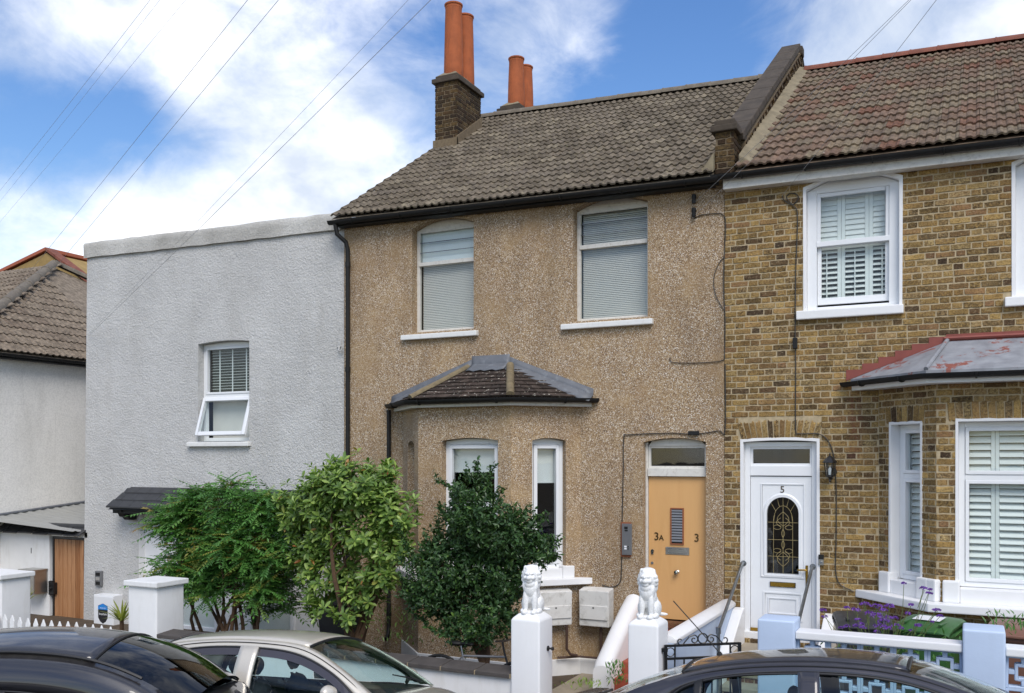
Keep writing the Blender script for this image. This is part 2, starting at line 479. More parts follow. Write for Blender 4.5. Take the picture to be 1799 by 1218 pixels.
MAT['tile_red'] = M_tile('concrete_tile_red_mix', ((0, hexc('82745f')), (.3, hexc('776958')), (.52, hexc('7d6656')), (.68, hexc('6f6152')), (.86, hexc('78604f')), (.96, hexc('74503f')), (1, hexc('877963'))), hexc('857a55'))
MAT['ridge_red'] = M_simple('red_ridge_clay', hexc('7d4a3a'), .85, var=.25, scale=7, bump=.4, dirt=.5, dcol=hexc('4d4036'))
MAT['ridge_grey'] = M_simple('grey_ridge', hexc('6e6558'), .9, var=.25, scale=7, bump=.4, dirt=.5, dcol=hexc('a09a86'))
MAT['clay_pot'] = M_simple('terracotta_pot', hexc('a4572e'), .8, var=.2, scale=5, bump=.4, bscale=40, dirt=.7, dcol=hexc('5a3622'), streak=True)
MAT['cement'] = M_simple('cement_fillet', hexc('857a63'), .95, var=.3, scale=6, bump=.7, bscale=35, dirt=.5, dcol=hexc('6a604f'))
MAT['stone_cap'] = M_simple('weathered_coping', hexc('4a4137'), .95, var=.35, scale=5, bump=.7, bscale=30, dirt=.6, dcol=hexc('2b2620'))
MAT['lead'] = M_simple('lead_sheet', hexc('62656a'), .55, var=.16, scale=4, bump=.25, bscale=12, dirt=.4, dcol=hexc('9aa0a6'))
MAT['clay_slate'] = M_tile('dark_plain_tile', ((0, hexc('453c36')), (.4, hexc('524740')), (.7, hexc('3d3530')), (1, hexc('5a4c44'))), hexc('5d5342'), .655)
MAT['hip_clay'] = M_simple('hip_clay_tile', hexc('7b6e54'), .9, var=.3, scale=9, bump=.6, dirt=.8, dcol=hexc('4f4638'))
MAT['black_slate'] = M_simple('black_slate', (.035, .036, .039), .5, var=.3, scale=6, bump=.3, bscale=60)
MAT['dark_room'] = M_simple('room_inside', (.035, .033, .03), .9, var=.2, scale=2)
MAT['glass'] = M_glass('window_glass', (.95, .965, .96), 1.0)
MAT['glass_green'] = M_glass('window_glass_pale', (.965, .99, .988), .7)
MAT['car_glass'] = M_glass('car_glass', (.76, .89, .89), 1.0)
MAT['blind'] = M_simple('grey_venetian_blind', hexc('cfcbc2'), .5, var=.05)
MAT['blind_white'] = M_simple('white_blind', hexc('dfe4e4'), .6, var=.05)
MAT['shutter'] = M_simple('pale_painted_shutter', hexc('e2e4e0'), .45, var=.03)
MAT['ply'] = M_wood('varnished_ply_door', ((.2, hexc('cb9a60')), (.5, hexc('d4a56c')), (.9, hexc('ca9a62'))), 5, .42, (10, 10, .9), .05)
MAT['cedar'] = M_wood('cedar_boards', ((.2, hexc('5f3c20')), (.5, hexc('94623a')), (.75, hexc('b3835a')), (1, hexc('7a4c2a'))), 9, .55)
MAT['brown_wood'] = M_wood('red_brown_wood', ((.2, hexc('6e3b22')), (.8, hexc('8a5233'))), 9, .6)
MAT['steel'] = M_simple('galvanised_steel', hexc('8f9396'), .38, .9, var=.2, scale=12)
MAT['brushed'] = M_simple('brushed_steel', hexc('b3b1ac'), .3, .9, var=.1, scale=10)
MAT['bronze'] = M_simple('dark_bronze', hexc('5c4a30'), .35, .8, var=.2)
MAT['came'] = M_simple('leaded_came', hexc('a8986a'), .5, var=.1)
MAT['brass'] = M_simple('polished_brass', hexc('b8923f'), .25, .95, var=.12)
MAT['chrome'] = M_simple('chrome', (.6, .6, .6), .12, 1., var=.05)
MAT['panel_grey'] = M_simple('intercom_grey', hexc('77787a'), .4, .3, var=.06)
MAT['meter'] = M_simple('grp_meter_box', hexc('d6d4cf'), .55, var=.08, scale=3, dirt=.75, dcol=hexc('857e72'))
MAT['soil'] = M_simple('garden_soil', hexc('4f4233'), .95, var=.35, scale=8, bump=.8, bscale=30)
MAT['concrete'] = M_simple('concrete_path', hexc('9a8f7d'), .9, var=.2, scale=2.5, bump=.5, bscale=40, dirt=.5, dcol=hexc('6f6553'))
MAT['asphalt'] = M_simple('asphalt', (.055, .055, .057), .85, var=.25, scale=3, bump=.6, bscale=180)
MAT['pavement'] = M_simple('paving_flags', hexc('8c8880'), .9, var=.15, scale=2, bump=.4, bscale=60)
MAT['kerb'] = M_simple('granite_kerb', hexc('8a8783'), .8, var=.15, scale=12, bump=.4)
MAT['bark'] = M_simple('bark', hexc('5b4532'), .9, var=.3, scale=18, bump=.8, bscale=50)
MAT['red_paint'] = M_simple('flaking_red_paint', hexc('85443a'), .6, var=.15, scale=8, bump=.3)
def M_flaked():
    k = NM('flaking_lead_roof')
    n = k.noise(3.3, 9, .72, .6)
    f = k.ramp(n, ((.57, 0.), (.60, 1.)))
    c = k.mix(f, k.ramp(k.noise(6, 5), ((.3, hexc('7d7f84')), (.7, hexc('979a9f')))), k.ramp(k.noise(12, 5), ((.3, hexc('7a4038')), (.7, hexc('8f5a4e')))))
    k.set(Base_Color=c, Roughness=.55); k.bump(f, .3, .004)
    return k.m
MAT['flaked'] = M_flaked()
# ------------------------------------------------------------------ walls, bricks, tiles
def arcz(op, u):
    a, b, z0, z1, rise = op; m = (a + b) / 2; h = (b - a) / 2
    return z1 + rise * max(0., 1 - ((u - m) / h) ** 2)
def wall_panel(mb, pl, u0, u1, z0, z1, ops=(), depth=.2, w=0.0, warp=None):
    us = sorted({u0, u1} | {q for o in ops for q in o[:2]}); zs = sorted({z0, z1} | {o[2] for o in ops} | {o[3] + o[4] for o in ops})
    for i in range(len(us) - 1):
        for j in range(len(zs) - 1):
            cu, cz = (us[i] + us[i + 1]) / 2, (zs[j] + zs[j + 1]) / 2
            if any(o[0] < cu < o[1] and o[2] < cz < o[3] + o[4] for o in ops): continue
            mb.quad(pl.p(us[i], zs[j], w), pl.p(us[i + 1], zs[j], w), pl.p(us[i + 1], zs[j + 1], w), pl.p(us[i], zs[j + 1], w))
    for o in ops:
        a, b, za, zb, rise = o; N = 12 if rise else 1
        for u in (a, b): mb.quad(pl.p(u, za, w), pl.p(u, za, w - depth), pl.p(u, zb, w - depth), pl.p(u, zb, w))
        mb.quad(pl.p(a, za, w), pl.p(b, za, w), pl.p(b, za, w - depth), pl.p(a, za, w - depth))
        for i in range(N):
            p, q = a + (b - a) * i / N, a + (b - a) * (i + 1) / N
            zp, zq = arcz(o, p), arcz(o, q)
            mb.quad(pl.p(p, zp, w), pl.p(q, zq, w), pl.p(q, zq, w - depth), pl.p(p, zp, w - depth))
            if rise: mb.quad(pl.p(p, zp, w), pl.p(q, zq, w), pl.p(q, zb + rise, w), pl.p(p, zb + rise, w))
def arch_outline(op, zb=None, n=12):
    a, b, z0, z1, rise = op
    return [(a, z0 if zb is None else zb), (b, z0 if zb is None else zb)] + [(b + (a - b) * i / n, arcz(op, b + (a - b) * i / n)) for i in range(n + 1)]

_bv = []
for _i in range(8):     # worn bricks: ragged arrises, a slightly domed face
    b_ = MB(); ring_ = []
    for k_ in range(5): ring_.append((-.5 + k_ / 5, -.5))
    for k_ in range(2): ring_.append((.5, -.5 + k_ / 2))
    for k_ in range(5): ring_.append((.5 - k_ / 5, .5))
    for k_ in range(2): ring_.append((-.5, .5 - k_ / 2))
    n_ = len(ring_); o_ = [(u + random.uniform(-.012, .012), z + random.uniform(-.07, .05)) for u, z in ring_]
    tl_ = random.uniform(-.05, .05)
    R0 = [(u, .5, z) for u, z in o_]; R1 = [(u, -.38 + random.uniform(-.05, .05) + tl_ * u, z) for u, z in o_]; R2 = [(u * .955, -.5 + random.uniform(-.04, .04) + tl_ * u, z * .88) for u, z in o_]
    b_.add(R0 + R1 + R2, [(i, (i + 1) % n_, (i + 1) % n_ + n_, i + n_) for i in range(n_)] + [(i + n_, (i + 1) % n_ + n_, (i + 1) % n_ + 2 * n_, i + 2 * n_) for i in range(n_)] + [tuple(range(2 * n_, 3 * n_))])
    _bv.append(b_.mesh('brick', normals=True))
def mesh_arrays(me):
    v = np.array([q.co for q in me.vertices]); f = [tuple(p.vertices) for p in me.polygons]
    return v, f
class Pieces:
    """many alike pieces of one kind on one parent: the largest in view are objects, the rest one mesh"""
    def __init__(s, name, variants, mat, parent, limit=300, rest='brickwork'):
        s.name, s.var, s.mat, s.parent, s.limit, s.rest = name, variants, mat, parent, limit, rest; s.items = []
    def add(s, M): s.items.append(M)
    def finish(s):
        sc = []
        for i, M in enumerate(s.items):
            p = M.translation; d = depth_of(p); r = math.cos(PSI) * (p.x - CAM.x) + math.sin(PSI) * (p.y - CAM.y)
            px, py = 899.5 + 1640 * r / d, 805 - 1640 * (p.z - CAM.z) / d
            vis = d > 0 and -10 < px < 1809 and -10 < py < 1130
            size = M.col[0].to_3d().length * M.col[2].to_3d().length / max(d, .1) ** 2
            sc.append((-(size if vis else size * 1e-4), i))
        sc.sort(); top = [i for _, i in sc[:s.limit]]; rest = [i for _, i in sc[s.limit:]]
        ms = []
        for me in s.var:
            c = me.copy(); c.materials.clear(); c.materials.append(s.mat); ms.append(c)
        for i in top:
            o = bpy.data.objects.new(s.name, random.choice(ms)); COL.objects.link(o); o.parent = s.parent
            if s.parent.type == 'EMPTY': pinv(o, s.parent)
            o.matrix_basis = s.items[i]
        if rest:
            arr = [mesh_arrays(m) for m in s.var]; V = []; F = []; A = []; n = 0
            for i in rest:
                v, f = random.choice(arr); M = np.array(s.items[i]); w = v @ M[:3, :3].T + M[:3, 3]
                V.append(w); F += [tuple(k + n for k in q) for q in f]; A += [random.random()] * len(f); n += len(v)
            me = bpy.data.meshes.new(s.rest); me.from_pydata(np.concatenate(V).tolist(), [], F)
            at_ = me.attributes.new('rnd', 'FLOAT', 'FACE'); at_.data.foreach_set('value', A)
            o = link(s.rest, me, s.mat, s.parent); o['kind'] = 'stuff'
def brick_M(pl, u0, u1, z0, z1, w1, dep=.04):
    u, z = (u0 + u1) / 2, (z0 + z1) / 2; p = pl.p(u, z, w1 - dep / 2)
    a, b, c = pl.U * (u1 - u0), pl.W * (-dep), Vector((0, 0, z1 - z0))
    return Matrix(((a.x, b.x, c.x, p.x), (a.y, b.y, c.y, p.y), (a.z, b.z, c.z, p.z), (0, 0, 0, 1)))
CO, ST, HE, JO = .079, .232, .120, .0145
def brick_fill(pc, pl, u0, u1, z0, z1, holes=(), phase=0., w=.0, sag=None, order=0):
    n = int(round((z1 - z0) / CO)); h = (z1 - z0) / n
    for r in range(n):
        za, zb = z0 + r * h, z0 + (r + 1) * h; zm = (za + zb) / 2
        cuts = []
        for o in holes:
            a, b, oa, ob, rise = o
            if zm < oa or zm > ob + rise: continue
            if rise and zm > ob:
                k = math.sqrt(max(0, 1 - max(0, za - ob) / rise)) * (b - a) / 2; m = (a + b) / 2; a, b = m - k, m + k
            cuts.append((a, b))
        cuts.sort(); spans = []; c = u0
        for a, b in cuts:
            if a > c: spans.append((c, a))
            c = max(c, b)
        if c < u1: spans.append((c, u1))
        u = u0 - phase - ((r + order) % 2) * (ST + HE) / 2 - random.uniform(0, .03); k = 0
        while u < u1:
            L = (ST if k % 2 == 0 else HE) + random.uniform(-.008, .008); k += 1
            for a, b in spans:
                x0, x1 = max(a, u), min(b, u + L)
                if x1 - x0 > .035:
                    jz = random.uniform(-.002, .002)
                    pc.add(brick_M(pl, x0 + JO / 2 * (x0 > a or u > u0), x1 - JO / 2, za + JO / 2 + jz, zb - JO / 2 + jz, w + random.uniform(-.003, .003)))
            u += L
def voussoirs(pc, pl, ua, ub, z0, h, n, fan=.30, w=.002, rise=.03):
    for i in range(n):
        t = (i + .5) / n; ang = (t - .5) * 2 * fan; u = ua + (ub - ua) * t; wd = (ub - ua) / n - .010
        zc = z0 + h / 2 + rise * (1 - (2 * t - 1) ** 2)
        c, s_ = math.cos(ang), math.sin(ang)
        p = pl.p(u + math.sin(ang) * h * .45, zc, w - .02); X = pl.U * (c * wd) - Vector((0, 0, 1)) * (s_ * wd); Z = pl.U * (s_ * (h - .01)) + Vector((0, 0, 1)) * (c * (h - .01)); Y = pl.W * -.04
        pc.add(Matrix(((X.x, Y.x, Z.x, p.x), (X.y, Y.y, Z.y, p.y), (X.z, Y.z, Z.z, p.z), (0, 0, 0, 1))))

def tile_mesh(kind):
    """one interlocking tile: x across (0..1), y up the slope (0..1.18), z off the roof in metres"""
    m = MB(); N = 16; jit = random.uniform(-.02, .02); th = .024
    def prof(u):
        if kind == 'roll':
            k = (u * 2) % 1.0
            return .026 * (max(0., math.cos((k - .40) * math.pi / .52)) ** .7 if abs(k - .40) < .26 else 0.)
        k = (u * 2) % 1.0
        return .019 * min(1., max(0., (abs(k - .5) - .20) / .07))
    us = [i / N for i in range(N + 1)]
    fr = [(u, jit, prof(u) + .028) for u in us]; bk = [(u, 1.18, prof(u) + .0) for u in us]; lo = [(u, jit, prof(u) + .028 - th) for u in us]
    m.grid([fr, bk]); m.grid([lo, fr])
    m.quad(lo[0], fr[0], bk[0], (0, 1.18, -.02)); m.quad(lo[-1], fr[-1], bk[-1], (1, 1.18, -.02))
    return m.mesh('roof_tile', normals=False)
TILE_ROLL = [tile_mesh('roll') for _ in range(3)]
TILE_FLAT = [tile_mesh('flat') for _ in range(3)]
def lerp(a, b, t): return a + (b - a) * t
def tile_roof(pc, E0, E1, R0, R1, cols, rows, skip=None, dip=0.0):
    E0, E1, R0, R1 = map(Vector, (E0, E1, R0, R1))
    def S(u, v):
        q = lerp(lerp(E0, E1, u), lerp(R0, R1, u), v)
        return q + Vector((0, 0, -dip * math.sin(math.pi * u) * 1.0 - dip * .6 * math.sin(math.pi * v)))
    for r in range(rows):
        for c in range(cols):
            if skip and skip((c + .5) / cols, (r + .5) / rows): continue
            u, v = c / cols, r / rows
            p = S(u, v); X = S((c + 1) / cols, v) - p; Y = S(u, (r + 1) / rows) - p
            Z = X.cross(Y).normalized()
            p = p + Z * random.uniform(-.003, .004) + Y * random.uniform(-.02, .02) + X.normalized() * random.uniform(-.004, .004)
            X = X * 0.99
            pc.add(Matrix(((X.x, Y.x, Z.x, p.x), (X.y, Y.y, Z.y, p.y), (X.z, Y.z, Z.z, p.z), (0, 0, 0, 1))))
    return S
def ridge_tiles(parent, a, b, n, r, mat, name='ridge_tile', lift=0.):
    a, b = Vector(a), Vector(b); d = (b - a) / n; ax = d.normalized()
    side = ax.cross(Vector((0, 0, 1))).normalized(); up = side.cross(ax)
    m = MB(); K = 8; L = d.length * 1.02
    rows = []
    for e, rr in ((0, r * 1.05), (.06 * L, r * 1.05), (.07 * L, r), (L, r * .97)):
        rows.append([Vector((e, math.cos(math.pi * k / K) * rr * 1.05, math.sin(math.pi * k / K) * rr)) for k in range(K + 1)])
    m.grid(rows)
    m.add([(0, 0, 0)] + [tuple(q) for q in rows[0]], [(0, i + 1, i + 2) for i in range(K)])
    m.add([(L, 0, 0)] + [tuple(q) for q in rows[-1]], [(0, i + 1, i + 2) for i in range(K)])
    me = m.mesh(name, smooth=40); me.materials.append(mat)
    for i in range(n):
        p = a + d * i + up * (lift + random.uniform(-.006, .006))
        M = Matrix(((ax.x, side.x, up.x, p.x), (ax.y, side.y, up.y, p.y), (ax.z, side.z, up.z, p.z), (0, 0, 0, 1)))
        o = link(name, me, mat, parent); o.matrix_basis = M
def gutter(parent, pts, r=.055, mat='black_plastic', name='gutter', brackets=0):
    """half-round channel along pts"""
    pts = [Vector(p) for p in pts]; m = MB(); K = 8
    rows_o, rows_i = [], []
    for i, p in enumerate(pts):
        t = (pts[min(i + 1, len(pts) - 1)] - pts[max(i - 1, 0)]).normalized(); s_ = t.cross(Vector((0, 0, 1))).normalized()
        rows_o.append([p + s_ * (math.cos(math.pi * k / K) * r) + Vector((0, 0, -math.sin(math.pi * k / K) * r)) for k in range(K + 1)])
        rows_i.append([p + s_ * (math.cos(math.pi * k / K) * (r - .006)) + Vector((0, 0, -math.sin(math.pi * k / K) * (r - .006))) for k in range(K, -1, -1)])
    m.grid([a + b + [a[0]] for a, b in zip(rows_o, rows_i)])
    for e in (0, -1): m.add(rows_o[e], [tuple(range(K + 1))])
    o = m.build(name, MAT[mat], parent, smooth=50)
    for i in range(brackets):
        t = (i + .5) / brackets * (len(pts) - 1); k = min(int(t), len(pts) - 2); p = lerp(pts[k], pts[k + 1], t - k)
        t_ = (pts[k + 1] - pts[k]).normalized(); s_ = t_.cross(Vector((0, 0, 1))).normalized()
        b = MB(); b.tube([p + s_ * (math.cos(math.pi * q / 8) * (r + .006)) + Vector((0, 0, -math.sin(math.pi * q / 8) * (r + .006))) for q in range(9)], .011, 6)
        b.build('gutter_bracket', MAT[mat], parent)
    return o
def sill_box(mb, pl, u0, u1, z0, z1, w):
    mb.hexa([pl.p(u0, z0, w), pl.p(u1, z0, w), pl.p(u1, z0, -.12), pl.p(u0, z0, -.12), pl.p(u0, z1 - .012, w), pl.p(u1, z1 - .012, w), pl.p(u1, z1, -.12), pl.p(u0, z1, -.12)])
def frame_rect(mb, pl, u0, u1, z0, z1, t, w0, w1):
    mb.pbox(pl, u0, u0 + t, z0, z1, w0, w1); mb.pbox(pl, u1 - t, u1, z0, z1, w0, w1)
    mb.pbox(pl, u0 + t, u1 - t, z0, z0 + t, w0, w1); mb.pbox(pl, u0 + t, u1 - t, z1 - t, z1, w0, w1)
def pane(pl, u0, u1, z0, z1, w, mat, parent, name='pane'):
    m = MB(); m.pbox(pl, u0, u1, z0, z1, w - .004, w); return m.build(name, MAT[mat], parent)
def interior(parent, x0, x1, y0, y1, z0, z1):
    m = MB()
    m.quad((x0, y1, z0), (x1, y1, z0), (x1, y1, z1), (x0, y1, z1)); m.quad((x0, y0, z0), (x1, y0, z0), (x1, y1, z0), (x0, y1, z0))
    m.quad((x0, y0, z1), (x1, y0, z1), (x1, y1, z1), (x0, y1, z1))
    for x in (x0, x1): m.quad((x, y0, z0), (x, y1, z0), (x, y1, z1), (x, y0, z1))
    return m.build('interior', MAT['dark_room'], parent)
def slat_blind(pl, u0, u1, z0, z1, w, pitch, parent, mat, tilt=1.12, dep=.026, name='venetian_blind'):
    m = MB(); z = z0
    while z < z1:
        c, s_ = math.cos(tilt) * dep / 2, math.sin(tilt) * dep / 2
        m.hexa([pl.p(u0, z - s_, w + c), pl.p(u1, z - s_, w + c), pl.p(u1, z + s_, w - c), pl.p(u0, z + s_, w - c),
                pl.p(u0, z - s_ + .0015, w + c), pl.p(u1, z - s_ + .0015, w + c), pl.p(u1, z + s_ + .0015, w - c), pl.p(u0, z + s_ + .0015, w - c)])
        z += pitch
    return m.build(name, MAT[mat], parent, normals=False)
def shutter(pl, u0, u1, z0, z1, w, parent, pitch=.068, tilt=.75, dep=.064, t=.045, rod=False):
    f = MB(); frame_rect(f, pl, u0, u1, z0, z1, t, w - .026, w)
    fo = f.build('shutter', MAT['shutter'], parent)
    n = max(1, int((z1 - z0 - 2 * t) / pitch)); h = (z1 - z0 - 2 * t) / n
    c, s_ = math.cos(tilt) * dep / 2, math.sin(tilt) * dep / 2; m = MB(); a, b = u0 + t + .002, u1 - t - .002
    O = pl.p(0, 0, 0)
    P = lambda u, z, q: pl.p(u, z, w - .013 + q)
    m.hexa([P(a, -s_, c), P(b, -s_, c), P(b, s_, -c), P(a, s_, -c), P(a, -s_ + .009, c), P(b, -s_ + .009, c), P(b, s_ + .009, -c), P(a, s_ + .009, -c)])
    me = m.mesh('slat'); me.materials.append(MAT['shutter'])
    for i in range(n):
        o = link('slat', me, None, fo); o.matrix_basis = Matrix.Translation((0, 0, z0 + t + (i + .5) * h))
    if not rod: return fo
    r = MB(); r.pbox(pl, (a + b) / 2 - .006, (a + b) / 2 + .006, z0 + t + .03, z1 - t - .03, w - .013 + c + .001, w - .013 + c + .009)
    r.build('tilt_rod', MAT['shutter'], fo)
    return fo

FRONT = Pl((0, 0), (1, 0))
# ================================================================== pebbledash house (doors 3 and 3A)
H3 = thing('terraced_house', 'brown pebbledash terraced house with a bay window and plain wooden front door', 'house', (0, 0, 0))
X0, X1 = -3.08, 3.14
WL = (-1.78, -.68, 4.97, 6.60, .13); WR = (.955, 2.074, 4.97, 6.59, .13); DR = (2.01, 2.891, .72, 3.22, .055)
m = MB()
wall_panel(m, FRONT, X0, X1, -.3, 6.88, (WL, WR, DR, (-1.85, .97, 1.3, 3.6, 0)), .19)
m.quad((X0, 0, -.3), (X0, 9.4, -.3), (X0, 9.4, 6.95), (X0, 0, 6.95)); m.quad((X1, .05, -.3), (X1, 9.4, -.3), (X1, 9.4, 6.95), (X1, .05, 6.95))
m.quad((X0, 9.4, -.3), (X1, 9.4, -.3), (X1, 9.4, 6.95), (X0, 9.4, 6.95))
m.add([(X0 + .02, -.02, 6.80), (X0 + .02, 9.4, 6.85), (X0 + .02, 4.75, 9.98)], [(0, 1, 2)])
wall3 = m.build('wall', MAT['pebble'], H3, normals=False)
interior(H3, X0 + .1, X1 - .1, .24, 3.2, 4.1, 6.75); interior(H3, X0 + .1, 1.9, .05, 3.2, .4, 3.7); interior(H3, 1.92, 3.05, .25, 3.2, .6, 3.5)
def old_window(op, white_top, parent):
    a, b, z0, z1, rise = op; pl = FRONT; w0, w1 = -.20, -.145
    m = MB()
    m.pbox(pl, a, a + .055, z0, z1, w0, w1); m.pbox(pl, b - .055, b, z0, z1, w0, w1)
    hb = z1 - .045
    m.prism(pl, [(a + .055, hb), (b - .055, hb)] + [(b + (a - b) * i / 14, arcz(op, b + (a - b) * i / 14) - .004) for i in range(0, 15)][0:15], w0, w1 - .01)
    m.pbox(pl, a + .055, b - .055, z0, z0 + .055, w0, w1)
    f = m.build('window', MAT['old_paint'], parent, bevel=.004, seg=1)
    zr = 6.03
    r = MB(); r.pbox(pl, a + .045, b - .045, zr, zr + .06, w0 + .01, w1 + .018); r.build('meeting_rail', MAT['old_paint'], f, bevel=.006)
    r = MB(); r.pbox(pl, a + .02, b - .02, z0 - .0, z0 + .035, w1 - .02, w1 + .03); r.build('bottom_rail', MAT['old_paint_peel'], f, bevel=.005)
    u0, u1 = a + .055, b - .055
    pane(pl, u0, u1, z0 + .055, zr, -.175, 'glass', f)
    lo, hi = zr + .06, hb; h = (hi - lo) / 3
    for i in range(3):
        q = MB(); za, zb = lo + i * h, lo + (i + 1) * h
        q.hexa([pl.p(u0, za, -.158), pl.p(u1, za, -.158), pl.p(u1, za, -.164), pl.p(u0, za, -.164), pl.p(u0, zb + .012, -.182), pl.p(u1, zb + .012, -.182), pl.p(u1, zb + .012, -.188), pl.p(u0, zb + .012, -.188)])
        q.build('louvre_pane', MAT['glass_green'], f)
        q = MB(); q.pbox(pl, u0, u1, za - .004, za + .006, -.162, -.154); q.build('louvre_edge', MAT['lead'], f)
    slat_blind(pl, u0 + .01, u1 - .01, z0 + .06, zr + .02, -.235, .0265, f, 'blind')
    if white_top:
        q = MB(); q.pbox(pl, u0, u1, lo - .01, hi + .02, -.225, -.215); q.build('window_screen', MAT['blind_white'], f)
    else: slat_blind(pl, u0 + .01, u1 - .01, lo, hi, -.235, .0265, f, 'blind', 1.05)
    s_ = MB(); sill_box(s_, pl, a - .17, b + .085, z0 - .115, z0 - .025, .075)
    s_.build('sill', MAT['sill'], f, bevel=.012)
old_window(WL, True, H3); old_window(WR, False, H3)
# bay
L3, A3, B3, R3 = (-1.95, 0), (-1.2, -.75), (.32, -.75), (1.07, 0)
PLl, PLf, PLr = Pl(L3, A3), Pl(A3, B3), Pl(B3, R3)
OF = (.40, 1.318, 1.42, 3.25, .04); OR_ = (.319, .83, 1.42, 3.25, .035); OL = (.34, .80, 1.42, 3.20, .06)
m = MB()
wall_panel(m, PLl, 0, PLl.L, -.3, 3.8, (OL,), .16); wall_panel(m, PLf, 0, PLf.L, -.3, 3.8, (OF,), .13); wall_panel(m, PLr, 0, PLr.L, -.3, 3.8, (OR_,), .14)
bay3 = m.build('bay_wall', MAT['pebble'], H3, normals=False)
def bay_window3(pl, op, parent, blind=.42, dep=.13):
    a, b, z0, z1, rise = op; m = MB(); w0, w1 = -dep - .06, -dep + .01
    m.pbox(pl, a, a + .055, z0, z1, w0, w1); m.pbox(pl, b - .055, b, z0, z1, w0, w1); m.pbox(pl, a + .055, b - .055, z0, z0 + .06, w0, w1)
    m.prism(pl, [(a + .055, z1 - .06), (b - .055, z1 - .06)] + [(b + (a - b) * i / 10, arcz(op, b + (a - b) * i / 10) - .004) for i in range(11)], w0, w1 - .004)
    f = m.build('window', MAT['upvc'], parent, bevel=.005, seg=1)
    q = MB(); frame_rect(q, pl, a + .06, b - .06, z0 + .065, z1 - .065, .05, w0 + .01, w1 + .012); q.build('casement', MAT['upvc'], f, bevel=.005, seg=1)
    pane(pl, a + .11, b - .11, z0 + .115, z1 - .115, w0 + .03, 'glass', f)
    if b - a > .8:
        q = MB(); q.pbox(pl, a + .3, b - .2, z1 - .045, z1 - .02, w1 - .004, w1 + .012); q.build('trickle_vent', MAT['upvc'], f, bevel=.003, seg=1)
        q = MB(); q.pbox(pl, a + .06, b - .06, 2.30, 2.36, w0 + .01, w1 + .012); q.build('transom', MAT['upvc'], f, bevel=.004, seg=1)
    q = MB(); q.pbox(pl, a + .08, b - .08, z1 - .11 - blind, z1 - .06, w0 - .05, w0 - .045); q.build('roller_blind', MAT['blind_white'], f)
    q = MB(); q.pbox(pl, a + .08, b - .08, z1 - .11 - blind - .02, z1 - .11 - blind, w0 - .055, w0 - .04); q.build('blind_rail', MAT['blind_white'], f)
bay_window3(PLf, OF, H3, .33); bay_window3(PLr, OR_, H3, .48, .12); bay_window3(PLl, OL, H3, .3, .14)
def offset_poly(off):
    """bay outline pushed out by off: wall, corner, corner, wall"""
    k = math.tan(math.pi / 8) * off; d = off * math.sqrt(2)
    return [(L3[0] - d, 0.), (A3[0] - k, A3[1] - off), (B3[0] + k, B3[1] - off), (R3[0] + d, 0.)]
def bay_slab(name, parent, off, z0, z1, mat, bevel=.01, inn=0.03):
    o = offset_poly(off); i = offset_poly(-inn); m = MB(); n = 4
    V = [(x, y, z0) for x, y in o] + [(x, y, z1) for x, y in o] + [(x, y, z0) for x, y in i] + [(x, y, z1) for x, y in i]
    F = []
    for k in range(3):
        F += [(k, k + 1, k + 5, k + 4), (k + 4, k + 5, k + 13, k + 12), (k, k + 1, k + 9, k + 8), (k + 8, k + 9, k + 13, k + 12)]
    F += [(0, 4, 12, 8), (3, 7, 15, 11)]
    m.add(V, F); return m.build(name, MAT[mat], parent, bevel=bevel)
bay_slab('sill_slab', H3, .13, 1.20, 1.29, 'white_wall_b')
for pl, op in ((PLl, OL), (PLf, OF), (PLr, OR_)):
    for ua, ub in ((op[0] - .12, op[0] + .06), (op[1] - .06, op[1] + .12)):
        q = MB(); q.pbox(pl, ua, ub, 1.288, 1.46, -.1, .045); q.build('sill_block', MAT['white_wall_b'], H3, bevel=.012)
    q = MB(); q.pbox(pl, op[0] + .06, op[1] - .06, 1.288, 1.425, -.12, .03); q.build('window_sill', MAT['white_wall_b'], H3, bevel=.01)
bay_slab('plinth', H3, .025, -.3, .13, 'white_wall', .008)
q = MB(); q.pbox(FRONT, R3[0] + .0, DR[0] - .02, -.3, .13, -.02, .03); q.build('plinth', MAT['white_wall'], H3, bevel=.008)
